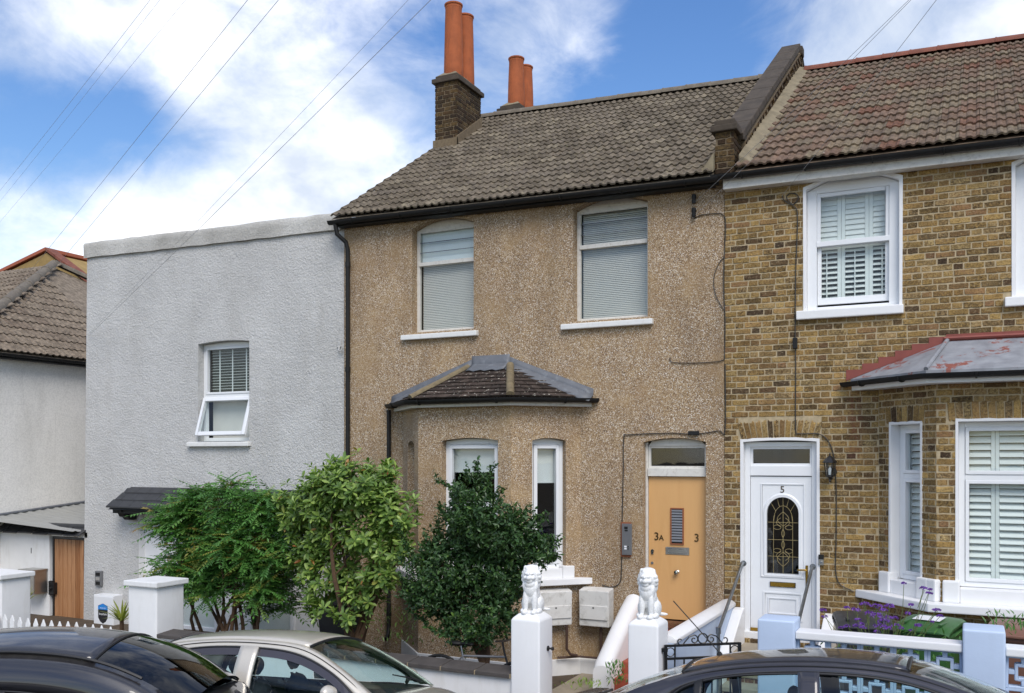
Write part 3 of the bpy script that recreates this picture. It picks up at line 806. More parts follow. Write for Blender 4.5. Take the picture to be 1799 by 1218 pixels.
# bay roof: small dark plain tiles in courses, clay hips, lead apron
ZE, ZT = 3.86, 4.40
EO = offset_poly(.13); TL, TR = (-.70, 0.0), (-.06, 0.0)
roof_b = MB()
e = [Vector((x, y, ZE)) for x, y in EO]; tl, tr = Vector((*TL, ZT)), Vector((*TR, ZT))
roof_b.add([e[0], e[1], e[2], e[3], tl, tr], [(0, 1, 4), (1, 2, 5, 4), (2, 3, 5)])
rb = roof_b.build('bay_roof', MAT['clay_slate'], H3, normals=False)
def bay_courses(P0, P1, Q0, Q1, rows, wd):
    P0, P1, Q0, Q1 = map(Vector, (P0, P1, Q0, Q1)); n = (P1 - P0).cross(Q0 - P0 if (Q0 - P0).length > (Q1 - P1).length * .2 else Q1 - P1).normalized()
    if n.z < 0: n = -n
    for r in range(rows):
        a, b = lerp(P0, Q0, r / rows), lerp(P1, Q1, r / rows); a2, b2 = lerp(P0, Q0, (r + 1.12) / rows), lerp(P1, Q1, (r + 1.12) / rows)
        L = (b - a).length
        if L < .08: continue
        k = max(1, round(L / wd)); off = .5 / k if r % 2 else 0
        ts = [0] + [min(1, (i + 1) / k - off) for i in range(k)] + ([1] if off else [])
        for i in range(len(ts) - 1):
            t0, t1 = ts[i] + .004 / L, ts[i + 1] - .004 / L
            if t1 - t0 < .02: continue
            j = random.uniform(0, .004)
            q = MB(); c = [lerp(a, b, t0) + n * (.022 + j), lerp(a, b, t1) + n * (.022 + j), lerp(a2, b2, t1) + n * .006, lerp(a2, b2, t0) + n * .006]
            lo = [v - n * .012 for v in c]
            q.hexa(lo + c); q.build('bay_roof_tile', MAT['clay_slate'], rb)
bay_courses(e[1], e[2], tl, tr, 9, .165); bay_courses(e[0], e[1], tl, tl, 9, .165); bay_courses(e[2], e[3], tr, tr, 9, .165)
for a, b in ((e[1], tl), (e[2], tr)):
    d = (b - a); ridge_tiles(rb, a + d * .0 + Vector((0, 0, .015)), a + d * .93 + Vector((0, 0, .015)), 3, .055, MAT['hip_clay'], 'hip_tile')
fl = MB()
def lead_strip(p, q, up=.13, out=.16, side=1):
    """soaker of lead: an upstand on the wall and a flap over the tiles"""
    p, q = Vector(p), Vector(q)
    n = 10
    top = [lerp(p, q, i / n) + Vector((0, -.006, up)) for i in range(n + 1)]; mid = [lerp(p, q, i / n) + Vector((0, -.02, .02)) for i in range(n + 1)]
    low = [lerp(p, q, i / n) + Vector((0, -out, -.02 - .35 * out)) + Vector((0, 0, .012 * math.sin(i * 2.1))) for i in range(n + 1)]
    fl.grid([top, mid, low])
wl_, wr_ = e[0] + Vector((-.02, 0, .02)), e[3] + Vector((.02, 0, .02))
lead_strip(wl_, tl, .10, .12); lead_strip(tl, tr, .15, .22); lead_strip(tr, wr_, .11, .20)
o = fl.build('lead_flashing', MAT['lead'], rb, normals=False, smooth=30)
sm = o.modifiers.new('thick', 'SOLIDIFY'); sm.thickness = .006
EG = offset_poly(.19)
gutter(H3, [(EG[0][0], -.02, 3.85)] + [(x, y, 3.84) for x, y in EG[1:3]] + [(EG[3][0], -.02, 3.85)], .062, brackets=4)
bay_slab('fascia', rb, .12, 3.735, 3.80, 'old_paint', .004, .0)
q = MB(); dp = Vector((EG[0][0] + .05, -.07, 0)); q.tube([dp + Vector((0, 0, 3.76)), dp + Vector((0, 0, 3.0)), dp + Vector((0, 0, .35)), dp + Vector((.03, -.06, .22)), dp + Vector((.05, -.16, .16))], .034, 10)
for z in (2.9, 1.6, .5): q.tube([dp + Vector((0, 0, z)), dp + Vector((0, 0, z + .07))], .043, 10)
q.build('downpipe', MAT['black_plastic'], H3, smooth=40)
# front door 3
door = MB(); D0, D1 = 2.05, 2.875
door.pbox(FRONT, D0, D1, .76, 2.74, -.165, -.12)
dr = door.build('door', MAT['ply'], H3, bevel=.004, seg=1)
q = MB(); q.pbox(FRONT, 2.01, D0 - .004, .72, 3.22, -.19, -.09); q.pbox(FRONT, D1 + .003, 2.89, .72, 3.22, -.19, -.09); q.pbox(FRONT, D0, D1, 2.745, 2.86, -.19, -.07)
q.prism(FRONT, [(D0, 3.165), (D1, 3.165)] + [(2.891 + (2.01 - 2.891) * i / 10, arcz(DR, 2.891 + (2.01 - 2.891) * i / 10) - .004) for i in range(1, 10)], -.19, -.1)
q.build('door_frame', MAT['old_paint'], dr, bevel=.005, seg=1)
pane(FRONT, D0, D1, 2.86, 3.17, -.15, 'glass', dr, 'fanlight')
q = MB(); frame_rect(q, FRONT, D0, D1, 2.86, 3.17, .03, -.158, -.12); q.build('fanlight_frame', MAT['old_paint'], dr)
q = MB(); frame_rect(q, FRONT, 2.365, 2.555, 1.80, 2.31, .018, -.125, -.105); q.build('vent_frame', MAT['brown_wood'], dr)
q = MB(); q.pbox(FRONT, 2.383, 2.537, 1.818, 2.292, -.1195, -.1165); q.build('vent_backing', MAT['black_plastic'], dr)
for i in range(12):
    z = 1.84 + i * .038; q = MB()
    q.hexa([FRONT.p(2.383, z, -.106), FRONT.p(2.537, z, -.106), FRONT.p(2.537, z + .022, -.116), FRONT.p(2.383, z + .022, -.116), FRONT.p(2.383, z + .006, -.106), FRONT.p(2.537, z + .006, -.106), FRONT.p(2.537, z + .028, -.116), FRONT.p(2.383, z + .028, -.116)])
    q.build('louvre_slat', MAT['panel_grey'], dr)
q = MB(); q.pbox(FRONT, 2.295, 2.63, 1.66, 1.765, -.12, -.112); lp = q.build('letter_plate', MAT['brushed'], dr, bevel=.003, seg=1)
q = MB(); frame_rect(q, FRONT, 2.335, 2.592, 1.678, 1.748, .006, -.112, -.108); q.build('letter_flap', MAT['chrome'], dr)
q = MB(); q.lathe(FRONT.p(2.46, 1.42, -.12), ((.0, .0), (.03, .0), (.012, .012), (.012, .025), (.032, .035), (.036, .05), (.028, .066), (0, .07)), 16, FRONT.W); q.build('door_knob', MAT['chrome'], dr, smooth=40)
q = MB(); q.lathe(FRONT.p(2.105, 1.70, -.12), ((0, .012), (.022, .012), (.026, 0)), 14, FRONT.W); q.pbox(FRONT, 2.088, 2.122, 1.655, 1.68, -.12, -.105); q.build('lock', MAT['chrome'], dr)
q = MB(); q.lathe(FRONT.p(2.10, 1.53, -.12), ((0, .01), (.017, .01), (.02, 0)), 14, FRONT.W); q.build('lock', MAT['panel_grey'], dr)
for t, u, z, s_ in (('3', 2.165, 1.855, .155), ('A', 2.235, 1.855, .105), ('3', 2.735, 1.855, .155)):
    me = text_mesh(t, s_, .004); link('number', me, MAT['bronze'], dr, face_matrix(FRONT, u, z, -.114))
q = MB(); q.pbox(FRONT, 2.0, 2.90, .66, .74, -.18, .05); q.build('threshold', MAT['brick_red'], dr, bevel=.006)
# main roof
E0, E1, RL, RR = (-3.17, -.24, 6.90), (3.03, -.24, 6.775), (-3.17, 4.75, 10.10), (3.12, 4.75, 9.86)
q = MB(); q.add([E0, E1, RR, RL, (3.12, 9.6, 6.6), (-3.17, 9.6, 6.8)], [(0, 1, 2, 3), (3, 2, 4, 5)])
q.v = [(x, y, z - .05) for x, y, z in q.v]
rf = q.build('roof', MAT['tile_grey'], H3, normals=False)
CH = (-3.15, -2.66, 3.0, 3.97)
def skip3(u, v):
    x = lerp(-3.17, 3.05, u); y = lerp(-.24, 4.75, v)
    return (x < CH[1] - .06 and CH[2] < y < CH[3] - .1)
pc = Pieces('roof_tile', TILE_ROLL, MAT['tile_grey'], rf, 300, 'roof_tiling')
tile_roof(pc, E0, E1, RL, RR, 25, 20, skip3, .02); pc.finish()
ridge_tiles(rf, (-3.2, 4.75, 10.09), (3.1, 4.75, 9.85), 14, .11, MAT['ridge_grey'])
gutter(H3, [(-3.22, -.22, 6.83), (3.12, -.22, 6.715)], .062, brackets=7)
q = MB(); q.hexa([(-3.12, -.16, 6.75), (3.1, -.16, 6.635), (3.1, .03, 6.635), (-3.12, .03, 6.75), (-3.12, -.16, 6.87), (3.1, -.16, 6.755), (3.1, .03, 6.755), (-3.12, .03, 6.87)]); q.build('fascia', MAT['black_plastic'], rf)
q = MB(); q.tube([(-3.10, -.22, 6.78), (-3.08, -.2, 6.62), (-2.985, -.09, 6.50), (-2.965, -.065, 6.38), (-2.965, -.065, .12)], .036, 10)
for z in (6.1, 4.4, 2.7, 1.0): q.tube([(-2.965, -.065, z), (-2.965, -.065, z + .08)], .046, 10)
q.build('downpipe', MAT['black_plastic'], H3, smooth=40)
# chimneys
def stack(x0, x1, y0, y1, z0, z1, parent, pots, hi, brick=True):
    m = MB(); m.box(x0 + .008, x1 - .008, y0 + .008, y1 - .008, z0, z1); st = m.build('chimney', MAT['mortar_dark'], parent)
    if brick:
        pcs = Pieces('brick', _bv, MAT['brick_dark'], st, 300)
        brick_fill(pcs, Pl((x0, y0), (x1, y0)), 0, x1 - x0, z0, z1, order=0); brick_fill(pcs, Pl((x1, y0), (x1, y1)), 0, y1 - y0, z0, z1, order=1)
        brick_fill(pcs, Pl((x0, y1), (x0, y0)), 0, y1 - y0, z0, z1, order=1)
        pcs.finish()
    q = MB(); q.box(x0 - .05, x1 + .05, y0 - .05, y1 + .05, z1, z1 + .085); q.build('chimney_cap', MAT['stone_cap'], st, bevel=.012)
    q = MB(); q.box(x0 + .005, x1 - .005, y0 + .005, y1 - .005, z1 + .083, z1 + .15); q.build('chimney_cap', MAT['stone_cap'], st, bevel=.012)
    q = MB(); za, zb = z1 + .148, z1 + .25
    q.hexa([(x0 + .01, y0 + .01, za), (x1 - .01, y0 + .01, za), (x1 - .01, y1 - .01, za), (x0 + .01, y1 - .01, za), (x0 + .14, y0 + .12, zb), (x1 - .12, y0 + .12, zb), (x1 - .12, y1 - .12, zb), (x0 + .14, y1 - .12, zb)])
    q.build('flaunching', MAT['cement'], st, bevel=.02)
    for (px_, py_, h) in pots:
        q = MB(); q.lathe((px_, py_, z1 + .16), ((.0, .0), (.185, 0), (.19, .02), (.187, .2), (.18, .5), (.168, h * .75), (.160, h - .10), (.162, h - .09), (.166, h - .075), (.162, h - .05), (.178, h - .035), (.18, h - .01), (.168, h), (.14, h), (.135, h - .2), (0, h - .22)), 28)
        q.build('chimney_pot', MAT['clay_pot'], st, smooth=35)
    return st
st1 = stack(CH[0], CH[1], CH[2], CH[3], 8.55, 10.20, H3, ((-2.875, 3.24, 1.42), (-2.89, 3.72, 1.40)), 0)
stack(CH[0], CH[1], 5.75, 6.70, 8.55, 10.56, H3, ((-2.86, 6.0, 1.08), (-2.86, 6.45, 1.06)), 0)
q = MB()
def rz(y): return lerp(6.90, 10.1, (y + .24) / 4.99)
q.hexa([(CH[1], CH[2] - .06, rz(CH[2]) - .06), (CH[1] + .02, CH[2] - .06, rz(CH[2]) - .06), (CH[1] + .02, CH[3], rz(CH[3])), (CH[1], CH[3], rz(CH[3])), (CH[1] - .0, CH[2] - .06, rz(CH[2]) + .13), (CH[1] + .02, CH[2] - .06, rz(CH[2]) + .13), (CH[1] + .02, CH[3], rz(CH[3]) + .2), (CH[1], CH[3], rz(CH[3]) + .2)])
q.box(CH[0] - .02, CH[1] + .02, CH[2] - .05, CH[2] - .006, rz(CH[2]) - .1, rz(CH[2]) + .12)
q.build('lead_flashing', MAT['mortar_dark'], st1, bevel=.004, seg=1)
# ================================================================== brick house (door 5)
H5 = thing('brick_house', 'yellow stock brick terraced house with white shutters, white door and red flashed bay roof', 'house', (5.7, 0, 0))
XE = 8.5
D5 = (3.39, 4.333, .60, 3.215, .02); W5 = (4.195, 5.315, 4.90, 6.46, .15); W5b = (6.58, 7.70, 4.90, 6.46, .15)
L5, B5, C5, R5 = (5.08, 0), (5.75, -.67), (7.65, -.67), (8.32, 0)
Q1, Q2, Q3 = Pl(L5, B5), Pl(B5, C5), Pl(C5, R5)
O1 = (.208, .70, 1.50, 3.41, .0); O2 = (.227, 1.67, 1.50, 3.42, .0); O3 = (.2, .75, 1.5, 3.41, 0)
m = MB(); wall_panel(m, FRONT, X1 + .004, XE, -.3, 6.7, (D5, W5, W5b, (5.3, 8.1, 1.4, 3.7, 0)), .2, -.006)
m.quad((XE, 0, -.3), (XE, 9.4, -.3), (XE, 9.4, 6.7), (XE, 0, 6.7)); m.quad((X1 + .01, 9.4, -.3), (XE, 9.4, -.3), (XE, 9.4, 6.7), (X1 + .01, 9.4, 6.7))
wall_panel(m, Q1, 0, Q1.L, -.3, 3.95, (O1,), .16, -.006); wall_panel(m, Q2, 0, Q2.L, -.3, 3.95, (O2,), .16, -.006); wall_panel(m, Q3, 0, Q3.L, -.3, 3.95, (O3,), .16, -.006)
w5 = m.build('wall', MAT['mortar'], H5, normals=False)
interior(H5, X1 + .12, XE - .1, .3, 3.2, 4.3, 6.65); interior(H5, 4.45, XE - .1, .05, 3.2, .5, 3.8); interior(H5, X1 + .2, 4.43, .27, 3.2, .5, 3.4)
pc = Pieces('brick', _bv, MAT['brick'], w5, 300)
ARCH = (3.335, 4.385, 3.235, 3.50, 0)
brick_fill(pc, FRONT, X1 + .004, XE, .30, 6.62, (D5, W5, W5b, (5.08, 8.32, 0, 4.0, 0), ARCH, (4.08, 5.37, 4.78, 4.93, 0), (6.46, 7.8, 4.78, 4.93, 0)), .06)
voussoirs(pc, FRONT, 3.37, 4.35, 3.235, .235, 14, .30)
A1 = (O1[0] - .1, O1[1] + .06, 3.41, 3.64, 0); A2 = (O2[0] - .12, O2[1] + .12, 3.42, 3.655, 0)
brick_fill(pc, Q1, 0, Q1.L, -.1, 3.87, (O1, A1), .1); brick_fill(pc, Q2, 0, Q2.L, -.1, 3.87, (O2, A2), .02)
voussoirs(pc, Q1, O1[0] - .08, O1[1] + .05, 3.415, .215, 7, .12, rise=0); voussoirs(pc, Q2, O2[0] - .1, O2[1] + .1, 3.425, .225, 20, .10, rise=0)
pc.finish()
def painted_surround(pl, op, parent, dep=.13, t=.035, bottom=False, proud=.006):
    """white painted lining of an opening, lapping a little on to the brick face"""
    a, b, z0, z1, rise = op; N = 14; m = MB()
    pts = [(a, z0)] + [(a + (b - a) * i / N, arcz(op, a + (b - a) * i / N)) for i in range(N + 1)] + [(b, z0)]
    mid = ((a + b) / 2, (z0 + z1) / 2)
    def outp(q):
        u, z = q
        return (u - t * (u <= a + 1e-6) + t * (u >= b - 1e-6), z + (t if z >= z1 - 1e-6 else 0))
    rows = []
    wob = [random.uniform(-.006, .006) for _ in pts]
    rows.append([pl.p(outp(q)[0] + wob[i], outp(q)[1] + wob[i], -.01) for i, q in enumerate(pts)])
    rows.append([pl.p(outp(q)[0] + wob[i], outp(q)[1] + wob[i], proud) for i, q in enumerate(pts)])
    rows.append([pl.p(*q, proud) for q in pts])
    k = .004
    ins = [(min(max(u, a + k), b - k), z - (k if z >= z1 else 0)) for u, z in pts]
    rows.append([pl.p(*q, proud - .006) for q in ins]); rows.append([pl.p(*q, -dep) for q in ins])
    m.grid(rows)
    return m.build('window_surround', MAT['white_wall_b'], parent, normals=False)
def sash5(op, parent):
    a, b, z0, z1, rise = op; pl = FRONT
    sf = painted_surround(pl, op, parent, .12)
    m = MB(); w0, w1 = -.20, -.085
    m.pbox(pl, a + .005, a + .125, z0, z1, w0, w1); m.pbox(pl, b - .125, b - .005, z0, z1, w0, w1)
    m.prism(pl, [(a + .125, z1 - .04), (b - .125, z1 - .04)] + [(b - .005 + (a - b + .01) * i / 14, arcz(op, b + (a - b) * i / 14) - .008) for i in range(15)], w0, w1 - .006)
    m.pbox(pl, a + .125, b - .125, z0, z0 + .05, w0, w1)
    f = m.build('window', MAT['upvc'], parent, bevel=.006, seg=1)
    u0, u1 = a + .125, b - .125; zr = 5.735
    q = MB(); q.pbox(pl, u0, u0 + .045, zr, z1 - .04, -.135, -.10); q.pbox(pl, u1 - .045, u1, zr, z1 - .04, -.135, -.10); q.pbox(pl, u0 + .045, u1 - .045, z1 - .09, z1 - .04, -.135, -.10); q.pbox(pl, u0 - .01, u1 + .01, zr - .005, zr + .06, -.14, -.085)
    q.build('upper_sash', MAT['upvc'], f, bevel=.004, seg=1)
    q = MB(); q.pbox(pl, u0, u0 + .05, z0 + .10, zr, -.178, -.142); q.pbox(pl, u1 - .05, u1, z0 + .10, zr, -.178, -.142); q.pbox(pl, u0, u1, z0 + .085, z0 + .17, -.18, -.14); q.pbox(pl, u0 + .05, u1 - .05, zr - .01, zr + .05, -.178, -.142)
    q.build('lower_sash', MAT['upvc'], f, bevel=.004, seg=1)
    pane(pl, u0 + .045, u1 - .045, zr + .05, z1 - .09, -.12, 'glass_green', f); pane(pl, u0 + .05, u1 - .05, z0 + .17, zr - .01, -.16, 'glass_green', f)
    c1, c2 = lerp(a, b, .365), lerp(a, b, .665)
    for x0_, x1_ in ((a + .06, c1), (c1 + .004, c2), (c2 + .004, b - .06)):
        shutter(pl, x0_, x1_, zr + .03, z1 + .0, -.225, parent, .066, 1.3)
        shutter(pl, x0_, x1_, z0 + .10, zr + .02, -.225, parent, .066, .62, rod=True)
    s_ = MB(); sill_box(s_, pl, a - .11, b + .05, z0 - .115, z0 + .01, .07); s_.build('sill', MAT['white_wall_b'], f, bevel=.014)
sash5(W5, H5); sash5(W5b, H5)
# bay windows
def bay5_window(pl, op, parent, panels, tz=2.78):
    a, b, z0, z1, _ = op
    painted_surround(pl, op, parent, .15, .03)
    m = MB(); frame_rect(m, pl, a + .004, b - .004, z0 + .02, z1 - .004, .065, -.20, -.13); m.pbox(pl, a + .069, b - .069, tz - .035, tz + .035, -.20, -.13)
    f = m.build('window', MAT['upvc'], parent, bevel=.005, seg=1)
    for za, zb in ((z0 + .085, tz - .035), (tz + .035, z1 - .069)):
        q = MB(); frame_rect(q, pl, a + .075, b - .075, za, zb, .04, -.19, -.118); q.build('casement', MAT['upvc'], f, bevel=.004, seg=1)
        pane(pl, a + .11, b - .11, za + .035, zb - .035, -.165, 'glass_green', f)
        k = (b - a - .1) / panels
        for i in range(panels): shutter(pl, a + .05 + k * i, a + .05 + k * (i + 1) - .004, za - .02, zb + .02, -.225, parent, .078, .95, .078, .04)
bay5_window(Q1, O1, H5, 1); bay5_window(Q2, O2, H5, 4); bay5_window(Q3, O3, H5, 1)
def off5(off):
    k = math.tan(math.pi / 8) * off; d = off * math.sqrt(2)
    return [(L5[0] - d, 0.), (B5[0] - k, B5[1] - off), (C5[0] + k, C5[1] - off), (R5[0] + d, 0.)]
def slab5(name, parent, off, z0, z1, mat, bevel, inn=.03):
    o, i = off5(off), off5(-inn); m = MB()
    V = [(x, y, z0) for x, y in o] + [(x, y, z1) for x, y in o] + [(x, y, z0) for x, y in i] + [(x, y, z1) for x, y in i]; F = []
    for k in range(3): F += [(k, k + 1, k + 5, k + 4), (k + 4, k + 5, k + 13, k + 12), (k, k + 1, k + 9, k + 8), (k + 8, k + 9, k + 13, k + 12)]
    F += [(0, 4, 12, 8), (3, 7, 15, 11)]
    m.add(V, F); return m.build(name, MAT[mat], parent, bevel=bevel)
slab5('sill_slab', H5, .20, 1.245, 1.345, 'white_wall_b', .014)
for pl, op in ((Q1, O1), (Q2, O2)):
    for ua, ub in ((max(-.02, op[0] - .16), op[0] + .02), (op[1] - .02, min(pl.L + .03, op[1] + .16))):
        q = MB(); q.pbox(pl, ua, ub, 1.343, 1.60, -.1, .055); q.build('sill_block', MAT['white_wall_b'], H5, bevel=.02)
    q = MB(); q.pbox(pl, op[0] + .02, op[1] - .02, 1.343, 1.515, -.2, .03); q.build('window_sill', MAT['white_wall_b'], H5, bevel=.012)
q = MB(); q.prism(Q1, [(Q1.L - .14, 1.343), (Q1.L + .03, 1.343), (Q1.L + .03, 1.60), (Q1.L - .14, 1.60)], -.1, .05); q.build('sill_block', MAT['white_wall_b'], H5, bevel=.02)
# bay roof
e5 = [Vector((x, y, 3.995)) for x, y in off5(.24)]; t5l, t5r = Vector((5.86, -.002, 4.42)), Vector((7.54, -.002, 4.42))
q = MB(); q.add(e5 + [t5l, t5r] + [v - Vector((0, 0, .03)) for v in e5], [(0, 1, 4), (1, 2, 5, 4), (2, 3, 5), (0, 1, 7, 6), (1, 2, 8, 7), (2, 3, 9, 8)])
r5b = q.build('bay_roof', MAT['flaked'], H5, normals=False)
for a, b in ((e5[1], t5l), (e5[2], t5r)):
    q = MB(); q.tube([a + Vector((0, 0, .02)), lerp(a, b, .5) + Vector((0, 0, .025)), b + Vector((0, 0, .02))], .024, 8); q.build('lead_roll', MAT['flaked'], r5b, smooth=40)
q = MB(); q.tube([t5l + Vector((-.04, -.02, .03)), t5r + Vector((.04, -.02, .03))], .022, 6); q.build('lead_roll', MAT['red_paint'], r5b, smooth=40)
stp = 6
for i in range(stp):
    t0, t1 = i / stp, (i + 1) / stp
    xa, xb = lerp(e5[0].x - .05, t5l.x - .02, t0), lerp(e5[0].x - .05, t5l.x - .02, t1); za, zb = lerp(3.99, 4.42, t0), lerp(3.99, 4.42, t1)
    q = MB(); q.prism(FRONT, [(xa, za - .01), (xb, zb - .01), (xb, zb + .055), (xa, zb + .055)], .002, .008); q.build('step_flashing', MAT['red_paint'], r5b)
q = MB(); q.prism(FRONT, [(5.84, 4.40), (7.56, 4.40), (7.56, 4.50), (5.84, 4.50)], .002, .008); q.build('step_flashing', MAT['red_paint'], r5b)
G5 = off5(.30)
gutter(H5, [(G5[0][0], -.02, 3.955)] + [(x, y, 3.955) for x, y in G5[1:3]] + [(G5[3][0], -.02, 3.955)], .058, brackets=6)
slab5('fascia', r5b, .23, 3.86, 3.955, 'upvc', .003, -.16)
slab5('soffit', r5b, .225, 3.852, 3.86, 'upvc', 0, .02)
# door 5
q = MB(); ds = painted_surround(FRONT, D5, H5, .10, .035)
a, b = D5[0], D5[1]
q = MB(); q.pbox(FRONT, a + .004, a + .075, .62, 3.21, -.20, -.095); q.pbox(FRONT, b - .075, b - .004, .62, 3.21, -.20, -.095); q.pbox(FRONT, a + .075, b - .075, 3.15, 3.21, -.20, -.095); q.pbox(FRONT, a + .075, b - .075, 2.765, 2.90, -.20, -.095)
fr5 = q.build('door_frame', MAT['upvc'], H5, bevel=.006, seg=1)
pane(FRONT, a + .09, b - .09, 2.90, 3.15, -.16, 'glass', fr5, 'fanlight')
q = MB(); frame_rect(q, FRONT, a + .075, b - .075, 2.90, 3.15, .03, -.17, -.13); q.build('fanlight_frame', MAT['upvc'], fr5)
l0, l1 = a + .08, b - .08
GA, GB = at(1348, 940, .14).x, at(1404, 940, .14).x
gop = (GA, GB, 1.475, 2.27, 0.0); gr = (GB - GA) / 2
def arch_pts(grow=0., n=16):
    m_ = (GA + GB) / 2; r = gr + grow
    return [(m_ - r, 1.475 - grow), (m_ + r, 1.475 - grow)] + [(m_ + r * math.cos(math.pi * i / n), 2.27 + r * 1.05 * math.sin(math.pi * i / n)) for i in range(n + 1)]
m = MB()   # leaf round an arched light
wl0, wl1 = -.165, -.115
m.pbox(FRONT, l0, GA, .70, 2.755, wl0, wl1); m.pbox(FRONT, GB, l1, .70, 2.755, wl0, wl1); m.pbox(FRONT, GA, GB, .70, 1.475, wl0, wl1)
n = 16; mid = (GA + GB) / 2
for i in range(n):
    g0, g1 = math.pi * i / n, math.pi * (i + 1) / n
    ua, za, ub, zb = mid + gr * math.cos(g0), 2.27 + gr * 1.05 * math.sin(g0), mid + gr * math.cos(g1), 2.27 + gr * 1.05 * math.sin(g1)
    m.add([FRONT.p(ua, za, wl1), FRONT.p(ub, zb, wl1), FRONT.p(ub, 2.755, wl1), FRONT.p(ua, 2.755, wl1)], [(0, 1, 2, 3)])
    m.add([FRONT.p(ua, za, wl1), FRONT.p(ub, zb, wl1), FRONT.p(ub, zb, wl0), FRONT.p(ua, za, wl0)], [(0, 1, 2, 3)])
d5 = m.build('door', MAT['upvc'], H5, normals=False)
q = MB(); oo, ii = arch_pts(.05), arch_pts(.0)
rows = [[FRONT.p(u, z, wl1 + .001) for u, z in oo + oo[:1]], [FRONT.p(u, z, wl1 + .016) for u, z in arch_pts(.032) + arch_pts(.032)[:1]], [FRONT.p(u, z, wl1 + .014) for u, z in ii + ii[:1]], [FRONT.p(u, z, wl1 - .02) for u, z in ii + ii[:1]]]
q.grid(rows); q.build('glazing_bead', MAT['upvc'], d5, normals=False, smooth=30)
q = MB(); q.prism(FRONT, ii, -.148, -.142); q.build('pane', MAT['glass'], d5)
q = MB()
def lead(pts, r=.0026): q.tube([FRONT.p(u, z, -.136) for u, z in pts], r, 5)
W_ = GB - GA
for z in (1.70, 1.92, 2.15): lead([(GA, z), (GB, z)])
for u in (GA + .2 * W_, GB - .2 * W_): lead([(u, 1.475), (u, 2.15), (mid + (u - mid) * .9, 2.25)])
lead([(mid + .3 * W_ * math.cos(math.pi * i / 12), 2.17 + .2 * math.sin(math.pi * i / 12)) for i in range(13)])
for g in (40, 68, 90, 112, 140): lead([(mid + .3 * W_ * math.cos(RAD(g)), 2.17 + .2 * math.sin(RAD(g))), (mid + gr * math.cos(RAD(g)), 2.27 + gr * 1.05 * math.sin(RAD(g)))])
lead([(mid, 1.475), (mid, 2.36)], .003)
for zc, s_ in ((2.16, 1), (1.70, -1)):
    for k in (-1, 1):
        lead([(mid + k * .075 * math.sin(math.pi * t / 10), zc + s_ * (.13 - .19 * t / 10)) for t in range(11)])
        lead([(mid + k * (.03 + .055 * math.sin(math.pi * t / 10)), zc + s_ * (.05 - .12 * t / 10)) for t in range(11)])
        lead([(mid + k * (.075 - .05 * math.cos(math.pi * t / 5)) * 1.0, zc - s_ * (.075 + .03 * math.sin(math.pi * t / 5))) for t in range(11)])
        lead([(mid + k * .02 * math.sin(math.pi * t / 8), zc - s_ * (.1 + .11 * t / 8)) for t in range(9)])
q.build('leading', MAT['came'], d5)
def bead(u0, u1, z0, z1, t=.018):
    q = MB(); frame_rect(q, FRONT, u0, u1, z0, z1, t, wl1 + .0005, wl1 + .012); q.build('panel_moulding', MAT['upvc'], d5, bevel=.004, seg=1)
bead(mid - .285, mid + .285, 1.425, 2.665); bead(mid - .255, mid + .255, .86, 1.235, .026); bead(mid - .19, mid + .19, .94, 1.16, .02)
q = MB(); q.pbox(FRONT, mid - .165, mid + .165, 1.30, 1.365, wl1, wl1 + .012); lp = q.build('letter_plate', MAT['black_plastic'], d5)
q = MB(); q.pbox(FRONT, mid - .155, mid + .155, 1.307, 1.358, wl1 + .012, wl1 + .02); q.build('letter_flap', MAT['brass'], d5, bevel=.003, seg=1)
q = MB(); q.pbox(FRONT, l1 - .075, l1 - .045, 1.33, 1.60, wl1, wl1 + .01); q.tube([FRONT.p(l1 - .06, 1.54, wl1), FRONT.p(l1 - .06, 1.54, wl1 + .05), FRONT.p(l1 - .09, 1.545, wl1 + .055), FRONT.p(l1 - .17, 1.54, wl1 + .055)], .011, 8)
q.build('door_handle', MAT['brass'], d5, smooth=40)
me = text_mesh('5', .125, .003); link('number', me, MAT['bronze'], d5, face_matrix(FRONT, mid - .005, 2.545, wl1 + .003))
q = MB(); q.pbox(FRONT, l0, l1, .70, .74, wl1, wl1 + .03); q.build('weather_bar', MAT['brass'], d5)
q = MB(); q.pbox(FRONT, a + .004, b - .004, .60, .695, -.18, -.03); q.build('door_sill', MAT['upvc'], fr5, bevel=.006, seg=1)
# roof of the brick house
E0, E1, RL, RR = (3.34, -.24, 6.795), (8.62, -.24, 6.735), (3.44, 4.75, 9.89), (8.62, 4.75, 9.73)
q = MB(); q.add([E0, E1, RR, RL, (8.62, 9.6, 6.7), (3.12, 9.6, 6.7)], [(0, 1, 2, 3), (3, 2, 4, 5)]); q.v = [(x, y, z - .05) for x, y, z in q.v]
rf5 = q.build('roof', MAT['tile_red'], H5, normals=False)
pc = Pieces('roof_tile', TILE_FLAT, MAT['tile_red'], rf5, 300, 'roof_tiling'); tile_roof(pc, E0, E1, RL, RR, 24, 17, None, .012); pc.finish()
ridge_tiles(rf5, (3.46, 4.75, 9.88), (8.62, 4.75, 9.72), 12, .11, MAT['ridge_red'])
gutter(H5, [(3.02, -.225, 6.735), (8.62, -.225, 6.66)], .06, brackets=7)
q = MB(); q.hexa([(3.16, -.155, 6.56), (8.6, -.155, 6.50), (8.6, .03, 6.50), (3.16, .03, 6.56), (3.16, -.155, 6.735), (8.6, -.155, 6.675), (8.6, .03, 6.675), (3.16, .03, 6.735)]); q.build('fascia', MAT['old_paint'], rf5, bevel=.004, seg=1)
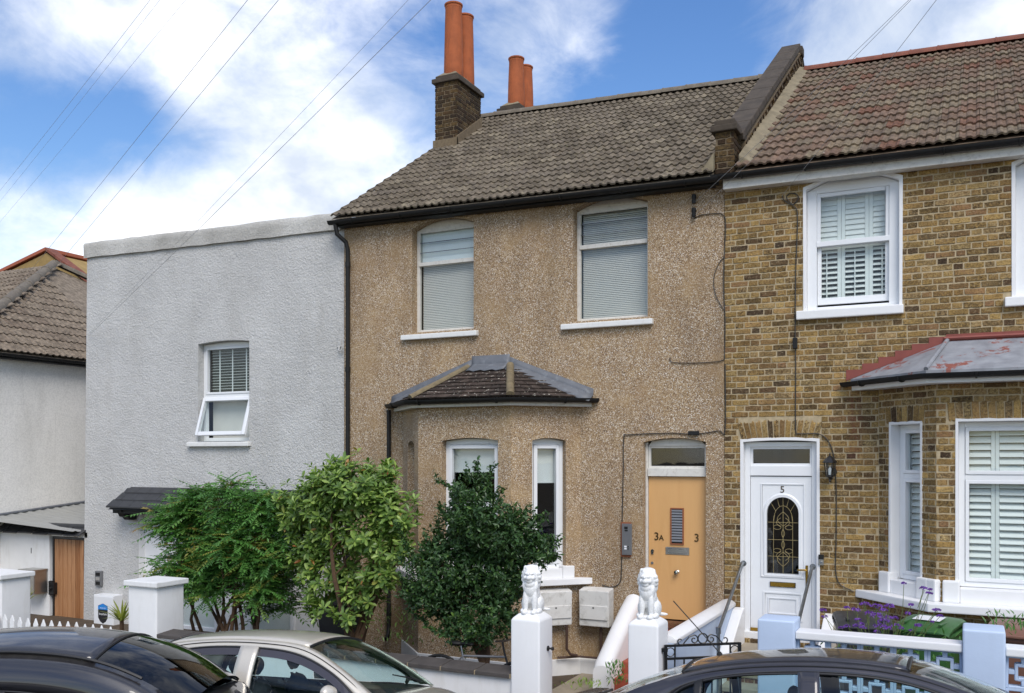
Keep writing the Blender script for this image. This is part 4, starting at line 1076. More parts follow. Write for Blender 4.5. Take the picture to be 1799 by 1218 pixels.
# party wall parapet over the roofs
PW = Pl((3.36, 0), (3.36, 10))
m = MB(); m.prism(PW, [(.35, 6.6), (9.5, 6.6), (9.5, 7.5), (5.0, 10.36), (.35, 7.33)], -.28, -.008)
pw = m.build('parapet', MAT['mortar_dark'], H5)
sl = Vector((0, 5.0 - .25, 10.36 - 7.27)); SL = sl.length; sl.normalize(); nn = Vector((0, -sl.z, sl.y))
pcs = Pieces('brick', _bv, MAT['brick_dark'], pw, 300)
for row in range(4):
    t = .05 + (row % 2) * .11
    while t < SL - .2:
        L = ST if random.random() < .7 else HE
        p = Vector((3.35, .3, 7.29)) + sl * (t + L / 2) - nn * (.04 + row * CO); X = sl * (L - .012); Z = nn * (CO - .012); Y = Vector((.04, 0, 0))
        pcs.add(Matrix(((X.x, Y.x, Z.x, p.x), (X.y, Y.y, Z.y, p.y), (X.z, Y.z, Z.z, p.z), (0, 0, 0, 1)))); t += L
n = 9
for i in range(n):
    p = Vector((3.21, .12, 7.27)) + sl * (SL * (i + .5) / n) + nn * .05
    q = MB(); M = Matrix(((1, 0, 0, p.x), (0, sl.y, nn.y, p.y), (0, sl.z, nn.z, p.z), (0, 0, 0, 1))); q.mbox(M, .165, SL / n / 2 - .004, .05); q.build('coping_stone', MAT['stone_cap'], pw, bevel=.014)
q = MB(); q.box(3.03, 3.39, 4.95, 5.15, 10.30, 10.46); q.build('coping_stone', MAT['stone_cap'], pw, bevel=.02)
for i in range(n):
    p0 = Vector((3.21, 9.5, 7.5)); p1 = Vector((3.21, 5.05, 10.40)); q = MB(); q.tube([lerp(p0, p1, i / n), lerp(p0, p1, (i + .98) / n)], .16, 4); q.build('coping_stone', MAT['stone_cap'], pw)
q = MB(); z_ = lambda y: lerp(6.795, 9.89, (y + .24) / 4.99)
q.hexa([(3.35, -.1, z_(-.1) - .05), (3.56, -.1, z_(-.1) - .03), (3.60, 4.8, z_(4.8) - .03), (3.35, 4.8, z_(4.8) - .03), (3.35, -.1, z_(-.1) + .13), (3.46, -.1, z_(-.1) + .06), (3.50, 4.8, z_(4.8) + .05), (3.35, 4.8, z_(4.8) + .11)])
q.build('cement_fillet', MAT['cement'], pw, bevel=.02)
px0, px1, py0, py1 = 3.045, 3.30, -.12, .55
m = MB(); m.box(px0 + .008, px1 - .008, py0 + .008, py1, 6.62, 7.40); m.build('pier', MAT['mortar_dark'], pw)
pcp = Pieces('brick', _bv, MAT['brick_dark'], pw, 300)
brick_fill(pcs, Pl((px0, py0), (px1, py0)), 0, px1 - px0, 6.62, 7.33, order=0); brick_fill(pcs, Pl((px1, py0), (px1, py1)), 0, py1 - py0, 6.62, 7.33, order=1); pcs.finish()
q = MB(); q.box(px0 - .05, px1 + .05, py0 - .06, py1 - .02, 7.335, 7.42); q.build('pier_cap', MAT['stone_cap'], pw, bevel=.016)
q = MB(); q.box(px0 - .01, px1 + .01, py0 - .01, py1 - .1, 7.418, 7.50); q.build('pier_cap', MAT['stone_cap'], pw, bevel=.016)
q = MB(); q.add([(2.86, -.2, 6.80), (3.04, -.2, 6.80), (3.04, .25, 7.10), (3.04, -.18, 7.06)], [(0, 1, 3), (0, 3, 2), (1, 2, 3)]); q.build('cement_fillet', MAT['cement'], pw)

# ================================================================== grey house
HG = thing('rendered_house', 'pale grey roughcast house with a flat parapet top and one tilted open window', 'house', (-6.1, 0, 0))
GX0, GX1 = -9.1, -3.085
GW = (-6.27, -5.087, 3.30, 5.03, .035); GP = (-7.74, -3.45, -.3, 2.02, 0)
m = MB(); wall_panel(m, FRONT, GX0, GX1, -.3, 6.98, (GW, GP), .16)
m.v = [(x - (.10 * (1 - z / 7.0) if x < -9 else 0), y, z + (.09 * (x - GX1) / (GX0 - GX1) if z > 6.5 else 0)) for x, y, z in m.v]
m.quad((GX0 - .1, 0, -.3), (GX0 - .1, 8, -.3), (GX0, 8, 7.06), (GX0, 0, 7.07)); m.quad((GX1 + .0, 0.0, 6.7), (GX1, 8, 6.7), (GX1, 8, 6.98), (GX1, 0, 6.98))
m.quad((GX0, 8, -.3), (GX1, 8, -.3), (GX1, 8, 7.), (GX0, 8, 7.)); m.quad((GX0, .1, 6.9), (GX1, .1, 6.9), (GX1, 8, 6.9), (GX0, 8, 6.9))
wg = m.build('wall', MAT['grey_render'], HG, normals=False)
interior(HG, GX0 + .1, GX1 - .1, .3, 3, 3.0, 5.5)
q = MB(); N = 24; rows = []
prof = ((-.02, -.24), (-.045, -.235), (-.05, -.06), (-.055, .0), (-.03, .05), (.22, .065), (.23, -.2))
for i in range(N + 1):
    x = lerp(GX0 - .045, GX1 - .05, i / N); zc = lerp(7.07, 6.97, i / N); rows.append([(x, y + random.uniform(-.006, .006), zc + z + random.uniform(-.008, .008)) for y, z in prof])
q.grid(rows); q.add(rows[0], [tuple(range(len(prof)))]); q.add(rows[-1], [tuple(range(len(prof)))])
q.build('parapet_coping', MAT['grey_coping'], HG, smooth=50)
a, b, z0, z1, rise = GW
m = MB(); w0, w1 = -.21, -.14
m.pbox(FRONT, a, a + .06, z0, z1, w0, w1); m.pbox(FRONT, b - .06, b, z0, z1, w0, w1); m.pbox(FRONT, a + .06, b - .06, z0, z0 + .06, w0, w1); m.pbox(FRONT, a + .06, b - .06, 4.06, 4.14, w0, w1)
m.prism(FRONT, [(a + .06, z1 - .06), (b - .06, z1 - .06)] + [(b + (a - b) * i / 10, arcz(GW, b + (a - b) * i / 10) - .004) for i in range(11)], w0, w1 - .004)
gw = m.build('window', MAT['upvc'], HG, bevel=.005, seg=1)
q = MB(); frame_rect(q, FRONT, a + .06, b - .06, 4.14, z1 - .06, .035, w0 + .01, w1 + .01); q.build('casement', MAT['upvc'], gw, bevel=.004, seg=1)
pane(FRONT, a + .09, b - .09, 4.17, z1 - .09, -.18, 'glass', gw)
slat_blind(FRONT, a + .09, b - .09, 4.24, z1 - .08, -.26, .05, gw, 'blind_white', .25, .045)
for u in (lerp(a, b, .25), lerp(a, b, .5), lerp(a, b, .77)):
    q = MB(); q.pbox(FRONT, u - .012, u + .012, 4.17, z1 - .08, -.236, -.232); q.build('blind_tape', MAT['blind_white'], gw)
M = Matrix.Translation(FRONT.p(0, 4.07, -.13)) @ Matrix.Rotation(RAD(-17), 4, 'X')
class TP(Pl):
    def __init__(s): pass
    def p(s, u, z, w=0.): return M @ Vector((u, -w, z))
tp = TP()
q = MB(); frame_rect(q, tp, a + .02, b - .03, -.70, 0, .065, -.03, .03); gs = q.build('open_sash', MAT['upvc'], HG, bevel=.006, seg=1)
q = MB(); q.pbox(tp, a + .08, b - .09, -.64, -.06, -.004, .004); q.build('pane', MAT['glass_green'], gs)
q = MB(); q.pbox(FRONT, a + .08, b - .08, 3.36, 4.06, -.3, -.29); q.build('roller_blind', MAT['blind'], gw)
q = MB(); sill_box(q, FRONT, a - .2, b + .04, z0 - .095, z0 - .01, .08); q.build('sill', MAT['sill'], gw, bevel=.012)
# porch recess and canopy
q = MB(); q.quad((GP[0], .14, -.3), (GP[1], .14, -.3), (GP[1], .14, 2.1), (GP[0], .14, 2.1))
for x in (GP[0] + .004, GP[1] - .004): q.quad((x, .0, -.3), (x, .14, -.3), (x, .14, 2.1), (x, 0, 2.1))
q.quad((GP[0], 0.0, 2.03), (GP[1], .0, 2.03), (GP[1], .14, 2.03), (GP[0], .14, 2.03))
q.build('porch_wall', MAT['white_wall_b'], HG, normals=False)
PG = Pl((0, .14), (1, .14))
for u0, u1, nm in ((-6.9, -5.9, 'porch_door'), (-5.2, -4.2, 'porch_window')):
    q = MB(); frame_rect(q, PG, u0, u1, -.1, 1.9, .07, -.02, .05); f = q.build(nm, MAT['upvc'], HG, bevel=.005, seg=1)
    pane(PG, u0 + .07, u1 - .07, -.03, 1.83, .02, 'glass', f)
    q = MB(); q.pbox(PG, u0 + .07, u1 - .07, .85, .93, 0, .045); q.build('mid_rail', MAT['upvc'], f)
    q = MB(); q.pbox(PG, u0 + .06, u1 - .06, -.03, 1.83, .003, .009); q.build('net_curtain', MAT['blind_white'], f)
cx0, cx1 = -8.05, -3.15
q = MB(); q.hexa([(cx0 - .02, -.40, 2.06), (cx1, -.40, 2.06), (cx1, -.002, 2.28), (cx0 - .02, -.002, 2.28), (cx0 + .02, -.38, 2.10), (cx1, -.38, 2.10), (cx1, -.002, 2.44), (cx0 + .02, -.002, 2.44)])
cn = q.build('canopy', MAT['black_slate'], HG)
for r in range(3):
    t0, t1 = r / 3, min(1, (r + 1.2) / 3); ya, za, yb, zb = lerp(-.44, -.01, t0), lerp(2.09, 2.46, t0), lerp(-.44, -.01, t1), lerp(2.09, 2.46, t1)
    x = cx0 - .03 + .08 * r - (.14 if r % 2 else 0)
    while x < cx1:
        xa, xb = max(x, cx0 - .03 + .07 * r), min(x + .285, cx1); x += .29
        if xb - xa < .04: continue
        j = random.uniform(0, .006)
        q = MB(); q.hexa([(xa, ya, za + .006), (xb, ya, za + .006), (xb, yb, zb - .012), (xa, yb, zb - .012), (xa, ya, za + .03 + j), (xb, ya, za + .03 + j), (xb, yb, zb + .004), (xa, yb, zb + .004)])
        q.build('slate', MAT['black_slate'], cn)
for bx in (-7.86, -3.5):
    pl = Pl((bx, 0), (bx, -1)); q = MB(); q.prism(pl, [(0, 2.10), (.36, 2.10), (.36, 2.03), (.30, 1.99), (.27, 1.93), (.20, 1.91), (.15, 1.86), (.06, 1.86), (0, 1.86)], -.08, .08); q.build('bracket', MAT['black_plastic'], cn, bevel=.006, seg=1)
q = MB(); q.box(cx0 + .02, cx1, -.33, -.27, 1.99, 2.07); q.build('beam', MAT['black_plastic'], cn)

# ================================================================== white house on the left
HW = thing('white_house', 'cream white rendered house side with a hipped brown tiled roof at the left edge', 'house', (-12.5, 3, 0))
XW = -11.6
q = MB(); q.quad((XW, -3.2, -.3), (XW, 9, -.3), (XW, 9, 5.2), (XW, -3.2, 5.2)); q.quad((XW, -3.2, -.3), (-18, -3.2, -.3), (-18, -3.2, 5.2), (XW, -3.2, 5.2))
q.quad((XW, 9, -.3), (-18, 9, -.3), (-18, 9, 5.2), (XW, 9, 5.2))
q.build('wall', MAT['white_render'], HW, normals=False)
tp_ = .72; XEv, ZEv = -11.38, 5.16
def on_slope(px, py):
    """sight line meets the roof plane that rises from the eaves towards -X"""
    r = (at(px, py, 50) - CAM); n = Vector((tp_, 0, 1)); P0 = Vector((XEv, 0, ZEv))
    d = (P0 - CAM).dot(n) / r.dot(n); return CAM + r * d
AP = on_slope(95, 467); HL = on_slope(0, 543); HR = on_slope(155, 494)
ev_f = AP + (HL - AP) * ((AP.z - ZEv) / (AP.z - HL.z)); ev_b = AP + (HR - AP) * ((AP.z - ZEv) / (AP.z - HR.z))
q = MB(); low = Vector((0, 0, -.05))
q.add([ev_f + low, ev_b + low, AP + low, AP + Vector((-5, -.3, -.05)), Vector((-18, ev_f.y, ZEv)), Vector((-18, ev_b.y, ZEv))], [(0, 1, 2), (0, 2, 3, 4), (1, 5, 3, 2)])
rw = q.build('roof', MAT['tile_left'], HW, normals=False)
pc = Pieces('roof_tile', TILE_ROLL, MAT['tile_left'], rw, 300, 'roof_tiling')
rows = 14; cols = int(round((ev_b.y - ev_f.y) / .30))
def inside(y, t):
    lo = lerp(ev_f.y, AP.y, t); hi = lerp(ev_b.y, AP.y, t); return lo - .02 < y < hi + .02
for r in range(rows):
    for c in range(cols):
        y = lerp(ev_f.y, ev_b.y, (c + .5) / cols)
        if not (inside(y - .13, (r + .35) / rows) and inside(y + .13, (r + .35) / rows)) or y > 3.4: continue
        t = r / rows; p = Vector((lerp(XEv, AP.x, t), y - .15, lerp(ZEv, AP.z, t))); X = Vector((0, .297, 0)); Y = Vector((AP.x - XEv, 0, AP.z - ZEv)) / rows; Z = X.cross(Y).normalized()
        p += Z * random.uniform(-.003, .004)
        pc.add(Matrix(((X.x, Y.x, Z.x, p.x), (X.y, Y.y, Z.y, p.y), (X.z, Y.z, Z.z, p.z), (0, 0, 0, 1))))
# the street side slope left of the hip
Ff = Vector((-1, 0, 0)); up_ = (AP - ev_f); 
for r in range(rows):
    for c in range(12):
        t = r / rows; h0 = lerp(ev_f, AP, t); p = h0 + Vector((-.30 * (c + 1) - .04, 0, 0)); Y = Vector((0, AP.y - ev_f.y, AP.z - ev_f.z)) / rows; X = Vector((.297, 0, 0)); Z = X.cross(Y).normalized()
        pc.add(Matrix(((X.x, Y.x, Z.x, p.x), (X.y, Y.y, Z.y, p.y), (X.z, Y.z, Z.z, p.z), (0, 0, 0, 1))))
pc.finish()
ridge_tiles(rw, ev_f + Vector((0, 0, .03)), AP + Vector((0, 0, .03)), 9, .12, MAT['ridge_grey'], 'hip_tile')
ridge_tiles(rw, AP + Vector((0, 0, .03)), ev_b + Vector((0, 0, .03)), 9, .12, MAT['ridge_grey'], 'hip_tile')
gutter(HW, [(XEv + .04, ev_f.y, ZEv - .05), (XEv + .04, 6, ZEv - .05)], .055, brackets=14)
q = MB(); q.box(XW - .02, XEv - .02, -3.3, 8, ZEv - .14, ZEv - .10); q.build('soffit', MAT['black_plastic'], rw)
# farther gable with a red verge behind it
HB = thing('gabled_house', 'ochre gable end with a red tiled verge behind the brown hipped roof', 'house', at(60, 520, 7))
PBk = Pl((at(0, 500, 7).x - 6, 7), (at(0, 500, 7).x + 8, 7))
ap = at(82, 440, 7); gl_ = at(0, 480, 7); gr_ = at(122, 471, 7); fa = (ap.z - gl_.z) / (ap.x - gl_.x); fb = (ap.z - gr_.z) / (gr_.x - ap.x)
us = lambda x: x - PBk.O.x
q = MB(); q.prism(PBk, [(us(ap.x - 5), 0), (us(ap.x + 5), 0), (us(ap.x + 5), ap.z - .08 - 5 * fb), (us(ap.x), ap.z - .08), (us(ap.x - 5), ap.z - .08 - 5 * fa)], -4, 0)
q.build('wall', M_simple('ochre_render', hexc('9c8250'), .9, var=.2, scale=4, bump=.4), HB)
for sgn, f_ in ((-1, fa), (1, fb)):
    d = Vector((sgn, 0, -f_))
    for i in range(10):
        p0, p1 = ap + d * (i * .42), ap + d * (i * .42 + .405); q = MB(); v = Vector((0, -.06, 0)); w_ = Vector((0, 4 if sgn < 0 else .3, 0)); h = Vector((0, 0, .13)); dn = Vector((0, 0, -.02))
        q.hexa([p0 + v + dn, p1 + v + dn, p1 + w_ + dn, p0 + w_ + dn, p0 + v + h * .7, p1 + v + h * .7, p1 + w_ + h * .7, p0 + w_ + h * .7]); q.build('verge_tile', MAT['ridge_red'] if sgn > 0 else M_simple('red_verge', hexc('a85f45'), .8, var=.15) if i == 0 else bpy.data.materials['red_verge'], HB, bevel=.01, seg=1)
# ================================================================== ground, road, pavement
GZ = -.10
def sheet(name, pts, mat, kind='structure'):
    m = MB(); m.add(pts, [tuple(range(len(pts)))]); o = m.build(name, MAT[mat], normals=False); o['kind'] = kind; return o
sheet('ground', [(-400, -400, -.40), (400, -400, -.40), (400, 400, -.40), (-400, 400, -.40)], 'soil')
sheet('garden_ground', [(-40, -3.3, GZ), (30, -3.3, GZ), (30, 12, GZ), (-40, 12, GZ)], 'soil')
m = MB(); m.box(-40, 30, -4.70, -3.04, -.35, -.03); p_ = m.build('pavement', MAT['mortar_dark']); p_['kind'] = 'structure'
fl_ = []
q = MB(); q.box(-.296, .296, -.396, .396, -.03, .028); fme = q.mesh('paving_flag', bevel=.004, seg=1); fme.materials.append(MAT['pavement'])
for i in range(-12, 16):
    for j in range(2):
        o = link('paving_flag', fme, None, p_); o.matrix_basis = Matrix.Translation((i * .605 + .3 * j, -3.46 - j * .805, -.02 + random.uniform(-.003, .003)))
q = MB(); q.box(-.448, .448, -.06, .06, -.16, .0); kme = q.mesh('kerb_stone', bevel=.012); kme.materials.append(MAT['kerb'])
kr = MB(); kr.box(-40, 30, -4.81, -4.72, -.4, -.10); kb = kr.build('kerb', MAT['kerb']); kb['kind'] = 'structure'
for i in range(-10, 12):
    o = link('kerb_stone', kme, None, kb); o.matrix_basis = Matrix.Translation((i * .9, -4.765, .0))
def road_z(y): return -.14 + .32 * math.sin(min(1., max(0., (-4.82 - y) / 6.6)) * math.pi)
rows = [[(x, y, road_z(y)) for x in (-60, -20, 0, 20, 60)] for y in [-4.82 - 6.6 * i / 12 for i in range(13)]]
m = MB(); m.grid(rows); o = m.build('road', MAT['asphalt'], normals=False, smooth=60); o['kind'] = 'structure'
m = MB(); m.box(-60, 60, -16, -11.42, -.4, -.02); o = m.build('pavement', MAT['pavement']); o['kind'] = 'structure'
# path of house 3 and of house 5
m = MB(); m.box(1.10, 3.10, -3.2, -.02, -.2, -.085); o = m.build('path', MAT['concrete']); o['kind'] = 'structure'
m = MB(); m.box(3.35, 8.4, -2.9, -.02, -.2, .17); o = m.build('path', MAT['concrete']); o['kind'] = 'structure'

# ================================================================== front walls, pillars, lions
def pillar(label, x0, x1, z1, mat, dep=.36, cap=None, dome=0., y=-3.2, group='front garden pillars'):
    t = thing('gate_pillar', label, 'pillar', ((x0 + x1) / 2, y + dep / 2, GZ), group)
    m = MB(); m.box(x0, x1, y, y + dep, GZ - .1, z1)
    if dome:
        m.v = []; m.f = []; xm, ym = (x0 + x1) / 2, y + dep / 2; k = .62
        V = [(x0, y, GZ - .1), (x1, y, GZ - .1), (x1, y + dep, GZ - .1), (x0, y + dep, GZ - .1), (x0, y, z1), (x1, y, z1), (x1, y + dep, z1), (x0, y + dep, z1),
             (xm - (xm - x0) * k, ym - dep / 2 * k, z1 + dome), (xm + (xm - x0) * k, ym - dep / 2 * k, z1 + dome), (xm + (xm - x0) * k, ym + dep / 2 * k, z1 + dome), (xm - (xm - x0) * k, ym + dep / 2 * k, z1 + dome)]
        F = [(0, 1, 5, 4), (1, 2, 6, 5), (2, 3, 7, 6), (3, 0, 4, 7), (4, 5, 9, 8), (5, 6, 10, 9), (6, 7, 11, 10), (7, 4, 8, 11), (8, 9, 10, 11)]
        m.add(V, F)
    m.build('shaft', MAT[mat], t, bevel=.022, seg=3, smooth=50)
    if cap:
        q = MB(); q.box(x0 - .045, x1 + .045, y - .045, y + dep + .045, z1 - .002, z1 + cap); q.build('cap', MAT[mat], t, bevel=.012)
    return t
P1 = pillar('white rendered pillar carrying a lion, left of the open garden path', 1.52, 1.872, 1.215, 'white_wall_b', .36, None, .06)
P2 = pillar('white rendered pillar carrying a lion, right beside the black iron gate', 2.886, 3.215, 1.27, 'white_wall_b', .36, None, .05)
pillar('pale blue pillar at the iron gate, left end of the pierced block wall', 4.222, 4.577, 1.42, 'blue_wall', .36)
pillar('pale blue pillar between two runs of pierced block wall', 6.038, 6.381, 1.465, 'blue_wall', .40)
pillar('white capped pillar in front of the fern-leaved shrub', -4.40, -3.86, 1.235, 'white_wall', .50, .07)
pillar('white capped pillar at the left edge beside the picket fence', -7.9, -7.08, 1.16, 'white_wall', .5, .07)
for x, z in ((1.872, 1.0 - .12),):
    q = MB(); q.lathe((x, -2.98, z), ((0, .0), (.03, .0), (.03, .01), (.012, .012), (.012, .05), (.02, .05), (.02, .07), (0, .07)), 10, (1, 0, 0)); q.build('latch_pin', MAT['black_iron'], P1)
def lion_parts():
    E = [((0, .06, .02), (.095, .15, .025)), ((.075, .07, .10), (.05, .10, .09)), ((-.075, .07, .10), (.05, .10, .09)), ((0, .085, .14), (.095, .10, .13)), ((0, .03, .22), (.088, .10, .14)),
         ((0, -.02, .28), (.085, .08, .11)), ((.05, -.05, .15), (.034, .036, .13)), ((-.05, -.05, .15), (.034, .036, .13)), ((.052, -.085, .025), (.036, .055, .028)), ((-.052, -.085, .025), (.036, .055, .028)),
         ((.09, -.0, .03), (.03, .075, .028)), ((-.09, 0., .03), (.03, .075, .028)), ((0, .01, .40), (.108, .088, .118)), ((0, .035, .33), (.10, .08, .10)), ((0, -.045, .425), (.068, .062, .072)),
         ((0, -.105, .402), (.036, .042, .030)), ((0, -.085, .37), (.042, .04, .035)), ((0, -.06, .33), (.06, .05, .055)), ((.028, -.092, .448), (.024, .022, .016)), ((-.028, -.092, .448), (.024, .022, .016)),
         ((.062, -.005, .50), (.024, .02, .026)), ((-.062, -.005, .50), (.024, .02, .026)), ((0, .02, .50), (.075, .06, .035)), ((0, -.12, .445), (.014, .03, .02)), ((.045, -.085, .40), (.022, .03, .026)), ((-.045, -.085, .40), (.022, .03, .026)),
         ((0, -.125, .415), (.017, .02, .012)), ((.08, .15, .03), (.10, .02, .02))]
    for i in range(16):
        g = 2 * math.pi * i / 16; E.append(((.092 * math.sin(g), .0 + .02 * math.cos(i), .405 + .095 * math.cos(g)), (.028, .034, .030)))
    for i in range(10):
        g = -1.0 + 2.0 * i / 9; E.append(((.075 * math.sin(g * 1.3), -.075 + .03 * abs(g), .30 - .03 * math.cos(g * 2)), (.018, .018, .045)))
    return E
def blob_mesh(name, E, voxel, seg=2, jitter=0.):
    bm = bmesh.new()
    for c, r in E:
        M = Matrix.Translation(c) @ Matrix.Diagonal((*r, 1)); bmesh.ops.create_icosphere(bm, subdivisions=seg, radius=1.0, matrix=M)
    me = bpy.data.meshes.new(name); bm.to_mesh(me); bm.free()
    o = bpy.data.objects.new(name, me); COL.objects.link(o)
    md = o.modifiers.new('r', 'REMESH'); md.mode = 'VOXEL'; md.voxel_size = voxel; md.use_smooth_shade = True
    s2 = o.modifiers.new('s', 'SMOOTH'); s2.factor = .5; s2.iterations = 1
    dg = bpy.context.evaluated_depsgraph_get(); out = bpy.data.meshes.new_from_object(o.evaluated_get(dg))
    bpy.data.objects.remove(o); bpy.data.meshes.remove(me); out.name = name; out.shade_smooth()
    return out
lm = blob_mesh('lion_statue', lion_parts(), .0055, 3)
k = NM('white_painted_statue'); k.set(Base_Color=k.ramp(k.noise(40, 5, .6), ((.3, hexc('dcdcda')), (.7, hexc('f2f2f1')))), Roughness=.5); k.bump(k.math('ADD', k.noise(70, 4, .6, .8), k.noise(30, 2)), .5, .006)
lm.materials.append(k.m)
for x, z, r, s_, lab in ((1.69, 1.262, 10, 1.02, 'white seated lion statue on the pillar left of the garden path'), (3.045, 1.31, 2, 1.0, 'white seated lion statue on the pillar beside the black iron gate')):
    o = link('lion_statue', lm, None); o.matrix_basis = Matrix.Translation((x, -3.02, z)) @ Matrix.Rotation(RAD(r), 4, 'Z') @ Matrix.Diagonal((s_, s_, s_, 1))
    tag(o, lab, 'statue', 'lion statues on the gate pillars')
# low wall with dark coping
t = thing('garden_wall', 'low white front wall with dark tiled coping before the dark holly shrub', 'wall', (-1.2, -3.05, GZ))
m = MB(); m.box(-3.86, 1.52, -3.15, -2.95, GZ - .1, .55); m.build('wall_body', MAT['white_wall'], t, bevel=.012)
for i in range(12):
    x0_, x1_ = lerp(-3.86, 1.515, i / 12), lerp(-3.86, 1.515, (i + 1) / 12) - .014
    q = MB(); q.hexa([(x0_, -3.20, .548), (x1_, -3.20, .548), (x1_, -2.90, .548), (x0_, -2.90, .548), (x0_, -3.20, .60), (x1_, -3.20, .60), (x1_, -2.90, .625), (x0_, -2.90, .625)])
    q.build('coping_tile', M_simple('dark_coping', hexc('4b4643'), .75, var=.2, scale=6, bump=.4, dirt=.4, dcol=hexc('6d675e')) if i == 0 else bpy.data.materials['dark_coping'], t, bevel=.01)
q = MB(); q.box(-3.86, 1.51, -3.19, -2.91, .55, .594); q.build('coping_mortar', MAT['mortar'], t)
# pierced block wall of house 5
def block_mesh():
    m = MB(); H = .146; t_ = .022; d = .045
    def bar(x0_, x1_, z0_, z1_, dd=d): m.box(x0_, x1_, -dd, dd, z0_, z1_)
    bar(-H, -H + t_, -H, H); bar(H - t_, H, -H, H); bar(-H + t_, H - t_, -H, -H + t_); bar(-H + t_, H - t_, H - t_, H)
    a, b = .074, .046; e = d - .002
    bar(-a, -b, -a, a, e); bar(b, a, -a, a, e); bar(-b, b, -a, -b, e); bar(-b, b, b, a, e)
    w = .022
    for s_ in (-1, 1):
        x0_, x1_ = sorted((s_ * a, s_ * (H - t_))); bar(x0_, x1_, -w, w, e); bar(-w, w, x0_, x1_, e)
    me = m.mesh('pierced_block', bevel=.006, seg=1); me.materials.append(MAT['blue_wall']); return me
bme = block_mesh()
def block_wall(label, x0, x1, n):
    t = thing('block_wall', label, 'wall', ((x0 + x1) / 2, -3.05, GZ), 'pierced block walls in front of the brick house')
    k = (x1 - x0) / n; zt = 1.245
    for r in range(3):
        for i in range(n):
            o = link('pierced_block', bme, None, t); o.matrix_parent_inverse = Matrix.Translation(-t.location)
            o.matrix_basis = Matrix.Translation((x0 + k * (i + .5), -3.05, zt - .147 - r * .294)) @ Matrix.Diagonal((k / .292, 1, 1, 1))
    m = MB(); m.box(x0, x1, -3.14, -2.96, GZ - .1, zt - .883); m.build('wall_base', MAT['blue_wall'], t, bevel=.01)
    m = MB(); m.box(x0 + .002, x1 - .002, -3.17, -2.93, zt + .002, zt + .075); m.build('coping', MAT['white_wall_b'], t, bevel=.012)
block_wall('pale blue pierced block wall with white coping between the two blue pillars', 4.577, 6.038, 5)
block_wall('pale blue pierced block wall running off the right edge past the blue pillar', 6.381, 8.14, 6)
# boundary wall between the two paths
t = thing('boundary_wall', 'blue boundary wall with white rounded top between the two front paths', 'wall', (3.2, -1.5, GZ))
m = MB(); m.box(3.10, 3.28, -2.84, -.02, GZ - .1, 1.03); m.build('wall_body', MAT['blue_wall'], t, bevel=.01)
q = MB(); pl = Pl((3.08, -.02), (3.30, -.02)); q.prism(pl, [(0, 1.03), (.22, 1.03), (.22, 1.07), (.17, 1.105), (.11, 1.12), (.05, 1.105), (0, 1.07)], 0, 2.82); q.build('coping', MAT['white_wall_b'], t, bevel=.006, smooth=50)
# balustrade by door 3, steps
t = thing('stair_parapet', 'white sloping rounded stair wall left of the wooden front door', 'stair wall', (1.87, -.6, GZ))
m = MB(); rows = []
prof = [(-.125, None), (-.125, 0.), (-.11, .06), (-.07, .10), (0, .118), (.07, .10), (.11, .06), (.125, 0.), (.125, None)]
for y, z in ((-.01, .98), (-.25, .87), (-.65, .64), (-1.02, .42), (-1.22, .30), (-1.26, .26)):
    rows.append([(1.87 + u, y, (GZ - .1) if w is None else z + w * (1 if y > -1.24 else .7)) for u, w in prof])
m.grid(rows); m.add(rows[-1], [tuple(range(len(prof)))])
m.build('parapet_body', MAT['white_wall_b'], t, smooth=50)
t = thing('front_steps', 'red tiled steps rising to the wooden front door', 'steps', (2.5, -.6, GZ))
for i in range(5):
    q = MB(); q.box(2.0, 3.095, -1.45 + i * .29, -.03, GZ - .05 + i * .155, GZ + .105 + i * .155 + .02); q.build('step', M_simple('red_step_tile', hexc('9a4a35'), .6, var=.2, scale=7, bump=.3, dirt=.3) if i == 0 else bpy.data.materials['red_step_tile'], t, bevel=.01)
t = thing('door_steps', 'concrete topped brick landing below the white front door', 'steps', (3.9, -.4, GZ))
for i, (y0, z1) in enumerate(((-1.35, .15 + .12), (-1.05, .39), (-.75, .56))):
    m = MB(); m.box(3.42, 4.42, y0, -.03, -.1, z1 - .06); core = m.build('riser', MAT['mortar'], t)
    pcq = Pieces('brick', _bv, MAT['brick_red'], core, 60); brick_fill(pcq, Pl((3.42, y0), (4.42, y0)), 0, 1.0, z1 - .06 - 2 * CO, z1 - .06, order=i, w=.008); pcq.finish()
    q = MB(); q.box(3.40, 4.44, y0 - .03, -.03, z1 - .058, z1); q.build('tread', MAT['concrete'], t, bevel=.012)
for x, lab in ((3.345, 'short white sloping wall left of the white front door'), (4.50, 'short white sloping wall right of the white front door')):
    m = MB(); pl = Pl((x - .075, 0), (x - .075, -1)); m.prism(Pl((x + .075, -.02), (x + .075, -1.4)), [(0, -.1), (1.25, -.1), (1.25, .35), (.12, 1.0), (0, 1.02)], 0, .14)
    tag(m.build('step_side_wall', MAT['white_wall_b'], None, bevel=.015), lab, 'wall', 'white walls beside the door steps')
for x, lab in ((3.40, 'grey tubular handrail left of the white front door'), (4.285, 'grey tubular handrail right of the white front door')):
    y1, z1_ = -1.42, .92
    q = MB(); q.tube([(x, .0, 1.60), (x, -.06, 1.61), (x, -.10, 1.595), (x, y1, z1_)], .021, 10); q.tube([(x, y1 + .02, z1_ + .03), (x, y1 + .02, .15)], .021, 10)
    q.tube([(x, -.005, 1.60), (x, -.02, 1.60)], .04, 12); q.tube([(x, y1 + .02, z1_ - .02), (x, y1 + .02, z1_ + .06)], .03, 10)
    tag(q.build('handrail', MAT['steel'], None, smooth=40), lab, 'handrail', 'handrails at the white door')
